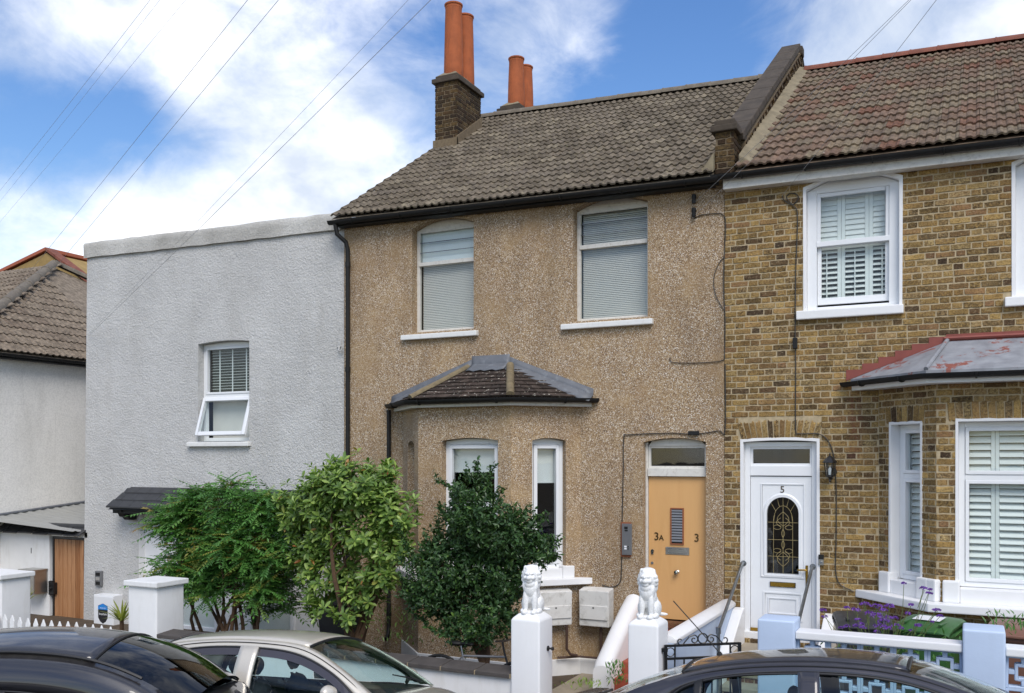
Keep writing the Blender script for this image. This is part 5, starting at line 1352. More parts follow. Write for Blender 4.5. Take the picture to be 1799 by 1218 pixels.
# iron gate, standing ajar
g = thing('iron_gate', 'black wrought iron garden gate with scrolled top standing ajar', 'gate', (3.245, -3.05, GZ), local=True); g.rotation_euler = (0, 0, RAD(36))
GW_, GH = .82, 1.14
def gp(*pts): return [(x, 0, z) for x, z in pts]
def bar(name, pts, r=.009, n=6):
    q = MB(); q.tube(gp(*pts), r, n); return q.build(name, MAT['black_iron'], g)
q = MB(); q.box(-.012, .018, -.015, .015, .12, GH + .01); q.build('stile', MAT['black_iron'], g); q = MB(); q.box(GW_ - .015, GW_ + .015, -.015, .015, .12, GH + .01); q.build('stile', MAT['black_iron'], g)
for z in (GH, GH - .135, .16): q = MB(); q.box(.0, GW_, -.012, .012, z - .012, z + .012); q.build('rail', MAT['black_iron'], g)
for i in range(1, 8):
    x = GW_ * i / 8; bar('bar', ((x, .16), (x, GH - .135)))
bar('bar', ((.105, GH - .135), (.105, GH))); bar('bar', ((GW_ - .105, GH - .135), (GW_ - .105, GH)))
def ring(cx_, cz, r, a0=0, a1=360, n=20): return [(cx_ + r * math.cos(RAD(a0 + (a1 - a0) * i / n)), cz + r * math.sin(RAD(a0 + (a1 - a0) * i / n))) for i in range(n + 1)]
for x in (.055, GW_ - .055): bar('ring', ring(x, GH - .067, .045), .006)
bar('ring', ring(GW_ / 2, GH + .065, .052), .008)
def spiral(cx_, cz, r0, r1, a0, a1, n=26): return [(cx_ + lerp(r0, r1, i / n) * math.cos(RAD(lerp(a0, a1, i / n))), cz + lerp(r0, r1, i / n) * math.sin(RAD(lerp(a0, a1, i / n)))) for i in range(n + 1)]
for s_ in (-1, 1):
    X = lambda u: GW_ / 2 + s_ * u
    def sp(cx_, cz, r0, r1, a0, a1): return [(X(u), z) for u, z in spiral(cx_, cz, r0, r1, a0, a1)]
    bar('scroll', [(X(u), z) for u, z in (spiral(.095, GH + .055, .012, .048, 500, 90) + [(.15, GH + .085), (.20, GH + .03)] + spiral(.245, GH + .045, .045, .014, 210, 500))], .007)
for x in (GW_ * .5 - .055, GW_ * .5 + .055): bar('scroll', spiral(x, GH - .20, .012, .045, 0 if x < .4 else 180, 560 if x < .4 else -380), .006)
q = MB(); q.box(-.05, .02, -.02, .02, GH - .06, GH - .02); q.build('hinge', MAT['black_iron'], g)

# ================================================================== meter boxes, entry panels, lamp
def meter_box(pl, u0, u1, z0, z1, dep, label):
    t = thing('meter_box', label, 'meter box', pl.p((u0 + u1) / 2, z0, 0), 'utility meter boxes under the bay sill')
    m = MB(); m.hexa([pl.p(u0, z0, dep * .92), pl.p(u1, z0, dep * .92), pl.p(u1, z0, .0), pl.p(u0, z0, 0), pl.p(u0, z1 - .03, dep), pl.p(u1, z1 - .03, dep), pl.p(u1, z1, .0), pl.p(u0, z1, 0)])
    m.build('housing', MAT['meter'], t, bevel=.012)
    zc = lerp(z0, z1, .55)
    q = MB(); q.pbox(pl, u0 + .015, u1 - .015, z0 + .10, zc, dep * .94, dep + .008); dd = q.build('door', MAT['meter'], t, bevel=.004, seg=1)
    q = MB(); q.pbox(pl, (u0 + u1) / 2 - .012, (u0 + u1) / 2 + .012, zc - .035, zc - .02, dep + .006, dep + .014); q.build('door_latch', MAT['black_plastic'], dd)
    return t
b1 = meter_box(PLr, .36, .86, .64, 1.15, .17, 'stained white meter box nearest the lion, under the bay sill')
b2 = meter_box(FRONT, 1.13, 1.575, .63, 1.165, .22, 'stained white meter box beside the sloping stair wall')
q = MB(); q.tube([(.98, -.30, .64), (.98, -.30, .30), (1.02, -.26, .22), (1.10, -.2, .2)], .02, 8); q.tube([(1.42, -.1, .63), (1.42, -.1, -.1)], .022, 8); q.tube([(.85, -.33, .17), (1.1, -.12, .17), (1.42, -.1, .17)], .016, 8)
tag(q.build('supply_pipe', M_simple('rusty_pipe', hexc('4a352b'), .7, var=.3, scale=14), None, smooth=40), 'rusty brown supply pipes below the two meter boxes', 'pipe')
# intercom at door 3
t = thing('intercom', 'grey door entry panel on a brown wooden backing beside the wooden door', 'intercom', FRONT.p(1.77, 1.63, 0))
u0, u1, z0, z1 = 1.70, 1.845, 1.63, 2.08
q = MB(); q.pbox(FRONT, u0 - .012, u1 - .01, z0 - .02, z1 + .02, 0, .03); q.build('backing', MAT['brown_wood'], t, bevel=.004, seg=1)
q = MB(); q.pbox(FRONT, u0 + .012, u1 + .012, z0 + .012, z1, .03, .055); q.build('panel', MAT['panel_grey'], t, bevel=.004, seg=1)
q = MB(); q.pbox(FRONT, u0 + .05, u0 + .10, z1 - .075, z1 - .04, .054, .058); q.pbox(FRONT, u0 + .055, u0 + .1, z1 - .105, z1 - .085, .054, .058); q.build('camera_lens', MAT['black_plastic'], t)
for i in range(2):
    q = MB(); q.pbox(FRONT, u0 + .05, u0 + .085, z0 + .09 + i * .03, z0 + .112 + i * .03, .054, .060); q.build('call_button', MAT['upvc'], t)
    q = MB(); q.lathe(FRONT.p(u0 + .108, z0 + .10 + i * .03, .054), ((.009, 0), (.009, .006), (0, .006)), 10, FRONT.W); q.build('call_button', MAT['chrome'], t)
# wall lantern by door 5
lc = at(1458, 822, -.11)
t = thing('wall_lantern', 'small black coach lantern on the brick wall beside the white door', 'lamp', lc)
q = MB(); q.lathe((lc.x, lc.y, 0), ((.004, lc.z + .19), (.012, lc.z + .17), (.006, lc.z + .16), (.05, lc.z + .12), (.088, lc.z + .075), (.09, lc.z + .065), (.07, lc.z + .06)), 6); q.build('lamp_roof', MAT['black_iron'], t)
q = MB(); q.lathe((lc.x, lc.y, 0), ((.066, lc.z + .06), (.045, lc.z - .10)), 6); q.build('lamp_glass', MAT['glass'], t)
q = MB()
for i in range(6):
    g_ = math.pi * 2 * i / 6; q.tube([(lc.x + .068 * math.cos(g_), lc.y + .068 * math.sin(g_), lc.z + .06), (lc.x + .047 * math.cos(g_), lc.y + .047 * math.sin(g_), lc.z - .10)], .006, 5)
q.lathe((lc.x, lc.y, 0), ((.05, lc.z - .098), (.052, lc.z - .11), (.02, lc.z - .13), (.012, lc.z - .15), (.016, lc.z - .165), (.002, lc.z - .185)), 12); q.build('lamp_cage', MAT['black_iron'], t)
q = MB(); q.lathe((lc.x, lc.y, 0), ((.018, lc.z - .09), (.022, lc.z - .02), (.002, lc.z + .02)), 10); q.build('bulb', MAT['blind_white'], t)
q = MB(); q.tube([(lc.x + .02, 0, lc.z - .06), (lc.x + .02, -.05, lc.z - .14), (lc.x, -.11, lc.z - .15)], .012, 8); q.lathe((lc.x + .02, 0, lc.z - .05), ((0, .02), (.05, .015), (.055, 0)), 14, FRONT.W); q.build('bracket', MAT['black_iron'], t)
p = at(1443, 984, 0)
t = thing('doorbell', 'black and silver video doorbell on the brick wall right of the white door', 'doorbell', p)
q = MB(); q.pbox(FRONT, p.x - .032, p.x + .032, p.z - .065, p.z + .01, .004, .028); q.build('button_plate', MAT['brushed'], t, bevel=.003, seg=1)
q = MB(); q.pbox(FRONT, p.x - .032, p.x + .032, p.z + .01, p.z + .07, .004, .028); q.build('camera_plate', MAT['black_plastic'], t, bevel=.003, seg=1)
q = MB(); q.lathe(FRONT.p(p.x, p.z - .028, .028), ((.017, 0), (.015, .004), (0, .004)), 14, FRONT.W); q.build('button', MAT['chrome'], t)
# grey house fittings
p = at(176, 1016, 0)
t = thing('intercom', 'dark grey entry keypad on the grey roughcast wall', 'intercom', p)
q = MB(); q.pbox(FRONT, p.x - .085, p.x + .085, p.z - .14, p.z + .14, 0, .05); q.build('panel', MAT['panel_grey'], t, bevel=.006)
for i, c in enumerate(('black_plastic', 'chrome', 'black_plastic')):
    q = MB(); q.pbox(FRONT, p.x - .06, p.x + .05, p.z + .05 - i * .085, p.z + .11 - i * .085, .05, .056); q.build('module', MAT[c], t)
x0_, x1_ = -8.66, -8.14
t = thing('meter_box', 'cream utility box with a blue and black security shield on grey wall', 'meter box', (-8.4, -.1, GZ))
q = MB(); q.box(x0_, x1_, -.22, 0, -.12, .445); q.build('housing', MAT['upvc'], t, bevel=.01)
q = MB(); q.box(x0_ + .02, x1_ - .02, -.228, -.218, -.1, .42); q.build('door', MAT['upvc'], t, bevel=.004, seg=1)
PB = Pl((0, -.22), (1, -.22)); cx_ = -8.405
def shield(s_, zt, zb): return [(cx_ - .10 * s_, zt - .045), (cx_, zt), (cx_ + .10 * s_, zt - .045), (cx_ + .10 * s_, zb + .11), (cx_ + .06 * s_, zb + .04), (cx_, zb), (cx_ - .06 * s_, zb + .04), (cx_ - .10 * s_, zb + .11)]
MAT['sticker_black'] = M_simple('sticker_black', (.02, .02, .025), .4, var=.1); MAT['sticker_blue'] = M_simple('sticker_blue', hexc('1f86d8'), .4, var=.05)
q = MB(); q.prism(PB, [(u, z) for u, z in shield(1.25, .29, -.085)], .008, .0105); sh = q.build('security_shield', MAT['sticker_black'], t)
q = MB(); q.prism(PB, [(cx_ - .125, .235), (cx_ - .125, .175), (cx_ + .125, .175), (cx_ + .125, .235), (cx_, .29)], .0105, .0115); q.build('shield_band', MAT['sticker_blue'], sh)
link('shield_lettering', text_mesh('SimpliSafe', .052, .0008), MAT['upvc'], sh, face_matrix(PB, cx_, .075, .0115))
link('shield_lettering', text_mesh('PROTECTED', .027, .0008), MAT['upvc'], sh, face_matrix(PB, cx_, .195, .0125))
p = at(600, 607, 0)
q = MB(); q.pbox(FRONT, p.x - .08, p.x - .0, p.z - .03, p.z + .10, 0, .02); q.tube([FRONT.p(p.x - .03, p.z - .02, .02), FRONT.p(p.x - .02, p.z - .09, .05), FRONT.p(p.x + .03, p.z - .10, .06), FRONT.p(p.x + .06, p.z - .04, .05)], .013, 8)
tag(q.build('wall_hook', MAT['grey_render'], None), 'grey painted iron hook fixed high on the grey wall', 'hook')

# ================================================================== left garden: wall, gate, letterbox, fence
t = thing('side_wall', 'white side wall with dark tiled coping and the number 1', 'wall', (-10.8, 0, GZ))
gx0, gx1 = at(90, 1000, 0).x, -9.19
m = MB(); m.box(-14, gx0 - .03, -.02, .25, -.3, 1.57); m.build('wall_body', MAT['white_wall'], t, bevel=.01)
q = MB(); q.box(gx0 - .03, -9.1, -.0, .2, 1.47, 1.57); q.build('lintel', MAT['white_wall'], t)
n_ = 11
for i in range(n_):
    xa = lerp(-14, -9.13, i / n_); xb = lerp(-14, -9.13, (i + 1) / n_) + .02; j = .012 * (i % 2)
    q = MB(); q.hexa([(xa, -.16, 1.50 + j), (xb - .06, -.16, 1.50 + j), (xb, .1, 1.64 + j), (xa + .06, .1, 1.64 + j), (xa, -.16, 1.53 + j), (xb - .06, -.16, 1.53 + j), (xb, .1, 1.68 + j), (xa + .06, .1, 1.68 + j)]); q.build('coping_tile', MAT['black_slate'], t, bevel=.004, seg=1)
    q = MB(); q.tube([(xa, .1, 1.665), (xb - .02, .1, 1.665)], .055, 10); q.build('ridge_tile', MAT['black_slate'], t, smooth=50)
p = at(55, 967, -.02); PW1 = Pl((0, -.02), (1, -.02)); link('number', text_mesh('1', .16, .003), MAT['black_plastic'], t, face_matrix(PW1, p.x, p.z - .06, .002)).matrix_parent_inverse = Matrix.Translation(-t.location)
t = thing('timber_gate', 'brown vertical board gate in a black frame beside the grey house', 'gate', ((gx0 + gx1) / 2, .05, GZ))
q = MB(); frame_rect(q, FRONT, gx0, gx1, -.25, 1.46, .045, -.09, -.03); q.build('gate_frame', MAT['black_iron'], t)
nb = 7
for i in range(nb):
    a_, b_ = lerp(gx0 + .045, gx1 - .045, i / nb) + .005, lerp(gx0 + .045, gx1 - .045, (i + 1) / nb) - .005
    q = MB(); q.pbox(FRONT, a_, b_, -.2, 1.41, -.075, -.04 + random.uniform(-.004, .004)); q.build('board', MAT['cedar'], t, bevel=.003, seg=1)
q = MB(); q.pbox(FRONT, gx0 + .04, gx1 - .04, -.2, 1.41, -.10, -.085); q.build('backing_board', MAT['black_plastic'], t)
p = at(90, 1033, -.0); q = MB(); q.pbox(FRONT, p.x - .06, p.x + .06, p.z - .14, p.z + .14, -.04, .02); q.pbox(FRONT, p.x, p.x + .13, p.z - .12, p.z + .11, -.035, .05); q.lathe(FRONT.p(p.x + .06, p.z, .05), ((.03, 0), (.03, .03), (0, .035)), 12, FRONT.W); q.build('gate_lock', MAT['black_iron'], t, bevel=.006)
p0, p1 = at(33, 1002, -.35), at(56, 1045, -.35)
t = thing('letter_box', 'brushed steel letterbox mounted on the white side wall', 'letterbox', (p0.x, -.1, p1.z))
q = MB(); q.box(p0.x - .02, p1.x + .03, -.33, -.02, p1.z, p0.z); q.build('box_body', MAT['brushed'], t, bevel=.012)
q = MB(); q.box(p0.x - .03, p1.x + .04, -.35, -.02, p0.z - .02, p0.z + .02); q.build('lid', MAT['brushed'], t, bevel=.006)
q = MB(); q.box(p0.x + .02, p1.x, -.345, -.33, p0.z - .09, p0.z - .03); q.build('flap', MAT['chrome'], t)
# lean-to roof of clear sheet behind the white wall
t = thing('lean_to_roof', 'grey translucent lean-to roof against the cream house wall', 'roof', (-10.5, 1, 1.7))
d_, c_ = atX(-40, 912, XW + .01), atX(152, 883, XW + .01); b_, a_ = Vector((-9.22, c_.y, 1.60)), Vector((-9.22, d_.y + .3, 1.60))
q = MB(); rows = []
for i in range(41):
    u = i / 40; f0, f1 = lerp(a_, b_, u), lerp(d_, c_, u); hgt = .015 * math.sin(i * 1.9); rows.append([f0 + Vector((0, 0, hgt)), f1 + Vector((0, 0, hgt))])
q.grid(rows); q.build('corrugated_sheet', M_simple('grey_sheet', hexc('93938f'), .4, var=.08, dirt=.4, dcol=hexc('8d8c86')), t, normals=False)
q = MB(); q.tube([d_ + Vector((.03, 0, .02)), c_ + Vector((.03, 0, .02))], .03, 8); q.build('flashing', MAT['lead'], t)
q = MB(); q.box(XW + .02, -9.24, .24, .28, 1.62, 1.70); q.hexa([(XW + .02, .24, 1.62), (-9.24, .24, 1.5), (-9.24, .28, 1.5), (XW + .02, .28, 1.62), (XW + .02, .24, d_.z), (-9.24, .24, 1.6), (-9.24, .28, 1.6), (XW + .02, .28, d_.z)]); q.build('gable_board', bpy.data.materials['grey_sheet'], t)
# picket fence
t = thing('picket_fence', 'low white pointed picket fence along the left front boundary', 'fence', (-5.6, -3.25, GZ))
fx0, fx1 = -8.2, -4.46; n_ = int((fx1 - fx0) / .172)
q = MB(); pl = Pl((0, 0), (1, 0)); q.prism(pl, [(-.045, -.65), (.045, -.65), (.045, -.06), (0, .03), (-.045, -.06)], -.011, .011); pme = q.mesh('picket', bevel=.003, seg=1); pme.materials.append(MAT['white_wall'])
for i in range(n_):
    x = fx0 + (i + .5) * .172; o = link('picket', pme, None, t); o.matrix_parent_inverse = Matrix.Translation(-t.location)
    o.matrix_basis = Matrix.Translation((x, -3.26 + random.uniform(-.004, .004), .62 + random.uniform(-.012, .012))) @ Matrix.Rotation(random.uniform(-.02, .02), 4, 'Y')
for z in (.38, .08): q = MB(); q.box(fx0, fx1, -3.245, -3.205, z - .035, z + .035); q.build('rail', MAT['white_wall'], t, bevel=.004, seg=1)

# ================================================================== wheelie bins
def wheelie_bin(loc, rot, col, label, sticker=False):
    t = thing('wheelie_bin', label, 'bin', loc, 'wheelie bins in the front gardens', local=True); t.rotation_euler = (0, 0, RAD(rot))
    mt = M_simple('bin_' + label.split()[0], col, .45, var=.15, scale=5, bump=.1, bscale=90, dirt=.25, dcol=(.12, .11, .09))
    m = MB(); m.hexa([(-.21, -.24, .08), (.21, -.24, .08), (.21, .22, .08), (-.21, .22, .08), (-.27, -.33, .96), (.27, -.33, .96), (.27, .30, .96), (-.27, .30, .96)]); bd = m.build('bin_body', mt, t, bevel=.03, smooth=40)
    q = MB(); q.box(-.29, .29, -.35, .32, .935, .975); q.build('rim', mt, bd, bevel=.012)
    q = MB(); rows = []
    for y, z in ((-.37, .975), (-.375, 1.0), (-.34, 1.03), (-.2, 1.062), (.1, 1.085), (.28, 1.08), (.35, 1.05), (.36, .99)):
        rows.append([(x, y, z - h) for x, h in ((-.295, .06 if z > .99 else 0), (-.29, .03), (-.25, .008), (-.12, 0), (.12, 0), (.25, .008), (.29, .03), (.295, .06 if z > .99 else 0))])
    q.grid(rows); ld = q.build('lid', mt, t, smooth=35); sl_ = ld.modifiers.new('thick', 'SOLIDIFY'); sl_.thickness = .012
    q = MB(); q.box(-.2, .2, -.395, -.36, .985, 1.01); q.build('lid_grip', mt, ld, bevel=.008)
    for x in (-.18, .18): q = MB(); q.box(x - .015, x + .015, -.3, .3, 1.07, 1.09); q.v = [(a, b, c - .10 * (b + .0) ** 2 * (b < 0) - .03 * (b > .2)) for a, b, c in q.v]; q.build('lid_rib', mt, ld, bevel=.006)
    q = MB(); q.tube([(-.25, .38, .98), (.25, .38, .98)], .018, 8); q.tube([(-.22, .3, .95), (-.22, .38, .98)], .016, 6); q.tube([(.22, .3, .95), (.22, .38, .98)], .016, 6); q.build('handle', mt, bd)
    for x in (-.24, .24): q = MB(); q.lathe((x - .025, .26, .1), ((0, 0), (.1, 0), (.1, .05), (0, .05)), 18, (1, 0, 0)); q.build('wheel', MAT['black_plastic'], t, smooth=40)
    if sticker: q = MB(); q.box(-.15, .13, -.12, .12, 1.088, 1.090); q.v = [(a, b, 1.0885 + .05 * b + (c - 1.088)) for a, b, c in q.v]; q.build('label_sheet', MAT['upvc'], ld)
    return t
def bin_at(px, Y, z): p = at(px, 1100, Y); return (p.x, Y, z)
wheelie_bin(bin_at(1516, -1.55, .19), 12, (.03, .031, .034), 'dark grey wheelie bin behind the purple flowers')
wheelie_bin(bin_at(1634, -1.45, .18), -14, (.035, .115, .03), 'green wheelie bin with a white lid label behind the block wall', True)
wheelie_bin(bin_at(1790, -1.35, .18), -8, (.20, .095, .065), 'brown wheelie bin at the right edge behind the block wall')
wheelie_bin(bin_at(604, -1.25, GZ), 8, (.022, .022, .024), 'black wheelie bin half hidden behind the broad-leaved shrub')
# ================================================================== bicycle behind the low wall
t = thing('bicycle', 'dark bicycle with black saddle leaning behind the low white wall', 'bicycle', (.9, -2.62, GZ), local=True)
wr = .335
def tb(name, pts, r, mat='black_iron', par=None):
    q = MB(); q.tube(pts, r, 8); return q.build(name, MAT[mat], par or t, smooth=50)
t.location = (at(838, 1100, -2.62).x, -2.62, GZ); t.rotation_euler = (RAD(-5), 0, RAD(3))
for x in (-.52, .52):
    q = MB(); q.tube([(x + wr * math.cos(2 * math.pi * i / 36), 0, wr + .01 + wr * math.sin(2 * math.pi * i / 36)) for i in range(37)], .021, 8, False); w_ = q.build('wheel', MAT['black_plastic'], t, smooth=50)
    q = MB()
    for i in range(18): g_ = 2 * math.pi * i / 18; q.tube([(x, .02 if i % 2 else -.02, wr + .01), (x + (wr - .02) * math.cos(g_ + .2), 0, wr + .01 + (wr - .02) * math.sin(g_ + .2))], .0015, 4)
    q.tube([(x, -.05, wr + .01), (x, .05, wr + .01)], .02, 8); q.build('spokes', MAT['steel'], w_)
bb, stp_, hd = (-.08, 0, .30), (-.22, 0, .70), (.36, 0, .72)
tb('frame_tube', [bb, stp_], .015, 'panel_grey'); tb('frame_tube', [stp_, (.34, 0, .73)], .015, 'panel_grey'); tb('frame_tube', [bb, (.37, 0, .64)], .018, 'panel_grey'); tb('frame_tube', [bb, (-.52, 0, wr)], .010, 'panel_grey'); tb('frame_tube', [stp_, (-.52, 0, wr)], .010, 'panel_grey')
tb('fork', [(.33, 0, .78), (.40, 0, .58), (.52, 0, wr)], .014, 'black_iron'); tb('seat_post', [stp_, (-.25, 0, .82)], .013, 'steel'); tb('stem', [(.33, 0, .78), (.30, 0, .90), (.36, 0, .93)], .014)
tb('handlebar', [(.34, -.29, .94), (.36, -.1, .93), (.36, .1, .93), (.34, .29, .94)], .012)
q = MB(); q.lathe((0, 0, 0), ((0, 0), (.09, 0), (.09, .006), (0, .006)), 20, (0, 1, 0)); q.v = [(a + bb[0], b, c + bb[2]) for a, b, c in q.v]; q.build('chainring', MAT['steel'], t)
sd_ = blob_mesh('saddle', [((-.32, 0, .845), (.10, .075, .035)), ((-.22, 0, .85), (.10, .045, .03)), ((-.13, 0, .845), (.06, .028, .025))], .012); link('saddle', sd_, MAT['black_plastic'], t)
# ================================================================== shrubs
def leaf_mesh(name, outline, fold=.12, curl=.10):
    """leaf along +x, length 1; outline of (x, half width)"""
    m = MB(); n = len(outline)
    mid = [(x, 0, -curl * x * x) for x, w in outline]; lf = [(x, w, fold * w - curl * x * x) for x, w in outline]; rt = [(x, -w, fold * w - curl * x * x) for x, w in outline]
    m.grid([lf, mid, rt]); return m.mesh(name, normals=False)
def basis(p, d, up, L, roll=0.):
    d = d.normalized(); s_ = up.cross(d)
    if s_.length < 1e-3: s_ = Vector((1, 0, 0)).cross(d)
    s_.normalize(); n = d.cross(s_)
    if roll: c, q = math.cos(roll), math.sin(roll); s_, n = s_ * c + n * q, n * c - s_ * q
    return Matrix(((d.x * L, s_.x * L, n.x * L, p.x), (d.y * L, s_.y * L, n.y * L, p.y), (d.z * L, s_.z * L, n.z * L, p.z), (0, 0, 0, 1)))
def rdir(): 
    v = Vector((random.gauss(0, 1), random.gauss(0, 1), random.gauss(0, 1))); return v.normalized()
def lobe_world(lobes, Y, dep):
    out = []
    for px, py, rx, ry in lobes:
        c = at(px, py, Y); sc_ = depth_of(c) / 1640.; out.append((c + Vector((0, random.uniform(-.25, .25) * dep, 0)), rx * sc_, max(.12, (rx + ry) / 2 * sc_ * dep), ry * sc_))
    return out
def sample_lobes(L, n, shell=.45, amp=.25, freq=2.2):
    """points through the lobes, thinned by noise so that gaps and clumps form"""
    pts = []; wts = [a * b * c for _, a, b, c in L]; tot = sum(wts); tries = 0
    while len(pts) < n and tries < n * 30:
        tries += 1; k = random.uniform(0, tot); i = 0
        while k > wts[i]: k -= wts[i]; i += 1
        c, a, b, h = L[i]; d = rdir(); r = random.random() ** shell
        p = c + Vector((d.x * a * r, d.y * b * r, d.z * h * r))
        nz = mnoise.noise(p * freq) * .5 + mnoise.noise(p * freq * 2.7) * .3
        if nz < -.12 + random.uniform(-.05, .05): continue
        ctr = c; pts.append((p + Vector((0, 0, nz * amp * .2)), d))
    return pts
def trunk_tree(t, base, tips, n_main, r0, mat='bark', sway=.25, name='trunk', fork=.25):
    base = Vector(base); m = MB()
    for i in range(n_main):
        tip = Vector(random.choice(tips)); b0 = base + Vector((random.uniform(-fork, fork), random.uniform(-fork, fork) * .5, 0)); pts = []; K = 7
        off = Vector((random.uniform(-sway, sway), random.uniform(-sway, sway), 0))
        for k_ in range(K + 1):
            u = k_ / K; pts.append(lerp(b0, tip, u) + off * math.sin(math.pi * u) * .5 + Vector((random.uniform(-.02, .02), random.uniform(-.02, .02), 0)) + Vector((0, 0, .12 * math.sin(math.pi * u))))
        m.tube(pts, [r0 * (1 - .8 * k_ / K) for k_ in range(K + 1)], 7)
        for j in range(5):
            k_ = random.randint(3, K); tip2 = Vector(min(random.sample(tips, min(12, len(tips))), key=lambda q: (Vector(q) - pts[k_]).length)); m.tube([pts[k_], lerp(pts[k_], tip2, .5) + Vector((0, 0, .03)), tip2], [r0 * .35, r0 * .22, r0 * .08], 5)
    return m.build(name, MAT[mat], t, smooth=50)
MAT['leaf_bay'] = M_leaf('photinia_leaf', ((0, hexc('5f7b3a')), (.25, hexc('728f44')), (.5, hexc('516f31')), (.75, hexc('8aa451')), (.975, hexc('9fb45c')), (1, hexc('a0602f'))), .38, .28)
MAT['leaf_holly'] = M_leaf('holly_leaf', ((0, hexc('33502c')), (.35, hexc('426233')), (.7, hexc('294224')), (.92, hexc('46652f')), (1, hexc('5d7a35'))), .42, .12, .45)
MAT['leaf_fern'] = M_leaf('fern_leaf', ((0, hexc('4c7a36')), (.3, hexc('5b8c40')), (.6, hexc('3f6a33')), (.86, hexc('709a48')), (.96, hexc('8a9446')), (1, hexc('8a6a32'))), .42, .22)
MAT['leaf_spiky'] = M_leaf('spiky_leaf', ((0, hexc('8a9440')), (.5, hexc('a8aa4c')), (1, hexc('76823a'))), .45, .2)
# -- broad leaved shrub
LB = leaf_mesh('leaf', ((0, .012), (.12, .05), (.35, .14), (.6, .19), (.8, .155), (.93, .07), (1, .0)), .35, .22); LB2 = leaf_mesh('leaf', ((0, .012), (.15, .06), (.4, .15), (.62, .17), (.82, .13), (.95, .05), (1, 0)), .2, .05)
Yp = -1.95
t = thing('leafy_shrub', 'light green broad-leaved shrub before the join of grey and brown houses', 'shrub', at(615, 1160, Yp))
Lp = lobe_world(((620, 862, 82, 48), (560, 890, 62, 55), (690, 900, 48, 48), (600, 835, 52, 30), (655, 850, 45, 42), (640, 935, 85, 42), (540, 940, 50, 42), (700, 955, 36, 38), (580, 985, 50, 36), (655, 995, 40, 26), (515, 900, 34, 44), (525, 985, 36, 40), (600, 1030, 55, 30), (680, 1010, 36, 24), (560, 1020, 50, 40), (640, 1050, 45, 30)), Yp, .8)
pcl = Pieces('leaf', [LB, LB2], MAT['leaf_bay'], t, 300, 'foliage')
tips = sample_lobes(Lp, 1300, .48) + [(at(628, 795, Yp) + Vector((0, 0, .0)), Vector((0, 0, 1))), (at(548, 822, Yp), Vector((0, 0, 1))), (at(728, 880, Yp), Vector((.5, 0, .6))), (at(694, 838, Yp), Vector((0, 0, 1))), (at(590, 815, Yp), Vector((0, 0, 1))), (at(505, 850, Yp), Vector((-.4, 0, 1)))]
tips += sample_lobes(lobe_world(((560, 1075, 40, 26), (600, 1090, 50, 18)), Yp - .3, .7), 26, .4)
for p, d in tips:
    ax = (d * .55 + Vector((0, -.25, .75)) + rdir() * .3).normalized(); n = random.randint(8, 12); g0 = random.uniform(0, 6.28)
    a_ = ax.cross(Vector((1, .3, 0))).normalized(); b_ = ax.cross(a_)
    for i in range(n):
        g_ = g0 + i * 2.4; o_ = (a_ * math.cos(g_) + b_ * math.sin(g_)); el = lerp(.05, .95, (i / n)) ; dd = o_ * math.cos(el) + ax * math.sin(el)
        pcl.add(basis(p + ax * (.05 * i / n) - ax * .02, dd + Vector((0, 0, -.12)), ax, random.uniform(.07, .145), random.uniform(-.3, .3)))
pcl.finish()
trunk_tree(t, at(618, 1155, Yp), [p for p, d in tips], 6, .045, sway=.3, fork=.1)
# red shoot
q = MB(); p = at(680, 838, Yp)
for i in range(6):
    M_ = basis(p, rdir() + Vector((0, 0, 1.2)), Vector((0, 1, 0)), .10); q.add([M_ @ Vector(v) for v in ((0, .01, 0), (.5, .08, 0), (1, 0, 0), (.5, -.08, 0))], [(0, 1, 2, 3)])
q.build('young_shoot', M_simple('red_shoot', hexc('b05a4a'), .5, var=.15), t)
# -- dark holly-like shrub
LH = leaf_mesh('leaf', ((0, .01), (.2, .16), (.42, .25), (.6, .19), (.75, .22), (.9, .08), (1, 0)), .5, .25); Yh = -2.35
t = thing('leafy_shrub', 'dense dark green small-leaved holly shrub before the bay window', 'shrub', at(852, 1165, Yh))
Lh = lobe_world(((838, 868, 26, 42), (868, 912, 66, 42), (815, 915, 40, 40), (905, 935, 62, 40), (800, 965, 78, 40), (900, 975, 70, 34), (945, 965, 36, 34), (745, 980, 36, 28), (775, 1010, 62, 40), (850, 1020, 85, 52), (790, 1065, 75, 40), (870, 1085, 52, 46), (760, 1045, 50, 30), (830, 1110, 66, 30), (905, 1020, 40, 30)), Yh, .85)
pch = Pieces('leaf', [LH], MAT['leaf_holly'], t, 0, 'foliage')
tips = sample_lobes(Lh, 2700, .42, .25, 3.6)
for (a, b, L_) in (((795, 870), (818, 900), 14), ((790, 905), (815, 930), 10), ((838, 812), (838, 860), 14), ((866, 822), (850, 870), 10), ((985, 950), (940, 965), 12), ((700, 985), (740, 985), 12), ((785, 940), (810, 950), 8), ((905, 1088), (880, 1080), 8), ((962, 905), (930, 925), 10), ((885, 860), (860, 890), 8)):
    for i in range(L_): tips.append((lerp(at(*a, Yh), at(*b, Yh), i / L_), Vector((0, 0, 1)) + rdir() * .5))
for _ in range(70):
    p, d = random.choice(tips); e = (Vector((d.x, d.y * .4, abs(d.z) * .8 + .3)) + rdir() * .3).normalized(); n = random.randint(4, 9)
    for i in range(n): tips.append((p + e * (.03 * i + .03), e + rdir() * .4))
for p, d in tips:
    ax = (d * .8 + Vector((0, 0, .35)) + rdir() * .5).normalized(); n = random.randint(6, 10)
    for i in range(n):
        q_ = p + ax * (.018 * i - .06) + rdir() * .012; pch.add(basis(q_, ax * .5 + rdir(), ax, random.uniform(.045, .068), random.uniform(-.5, .5)))
pch.finish()
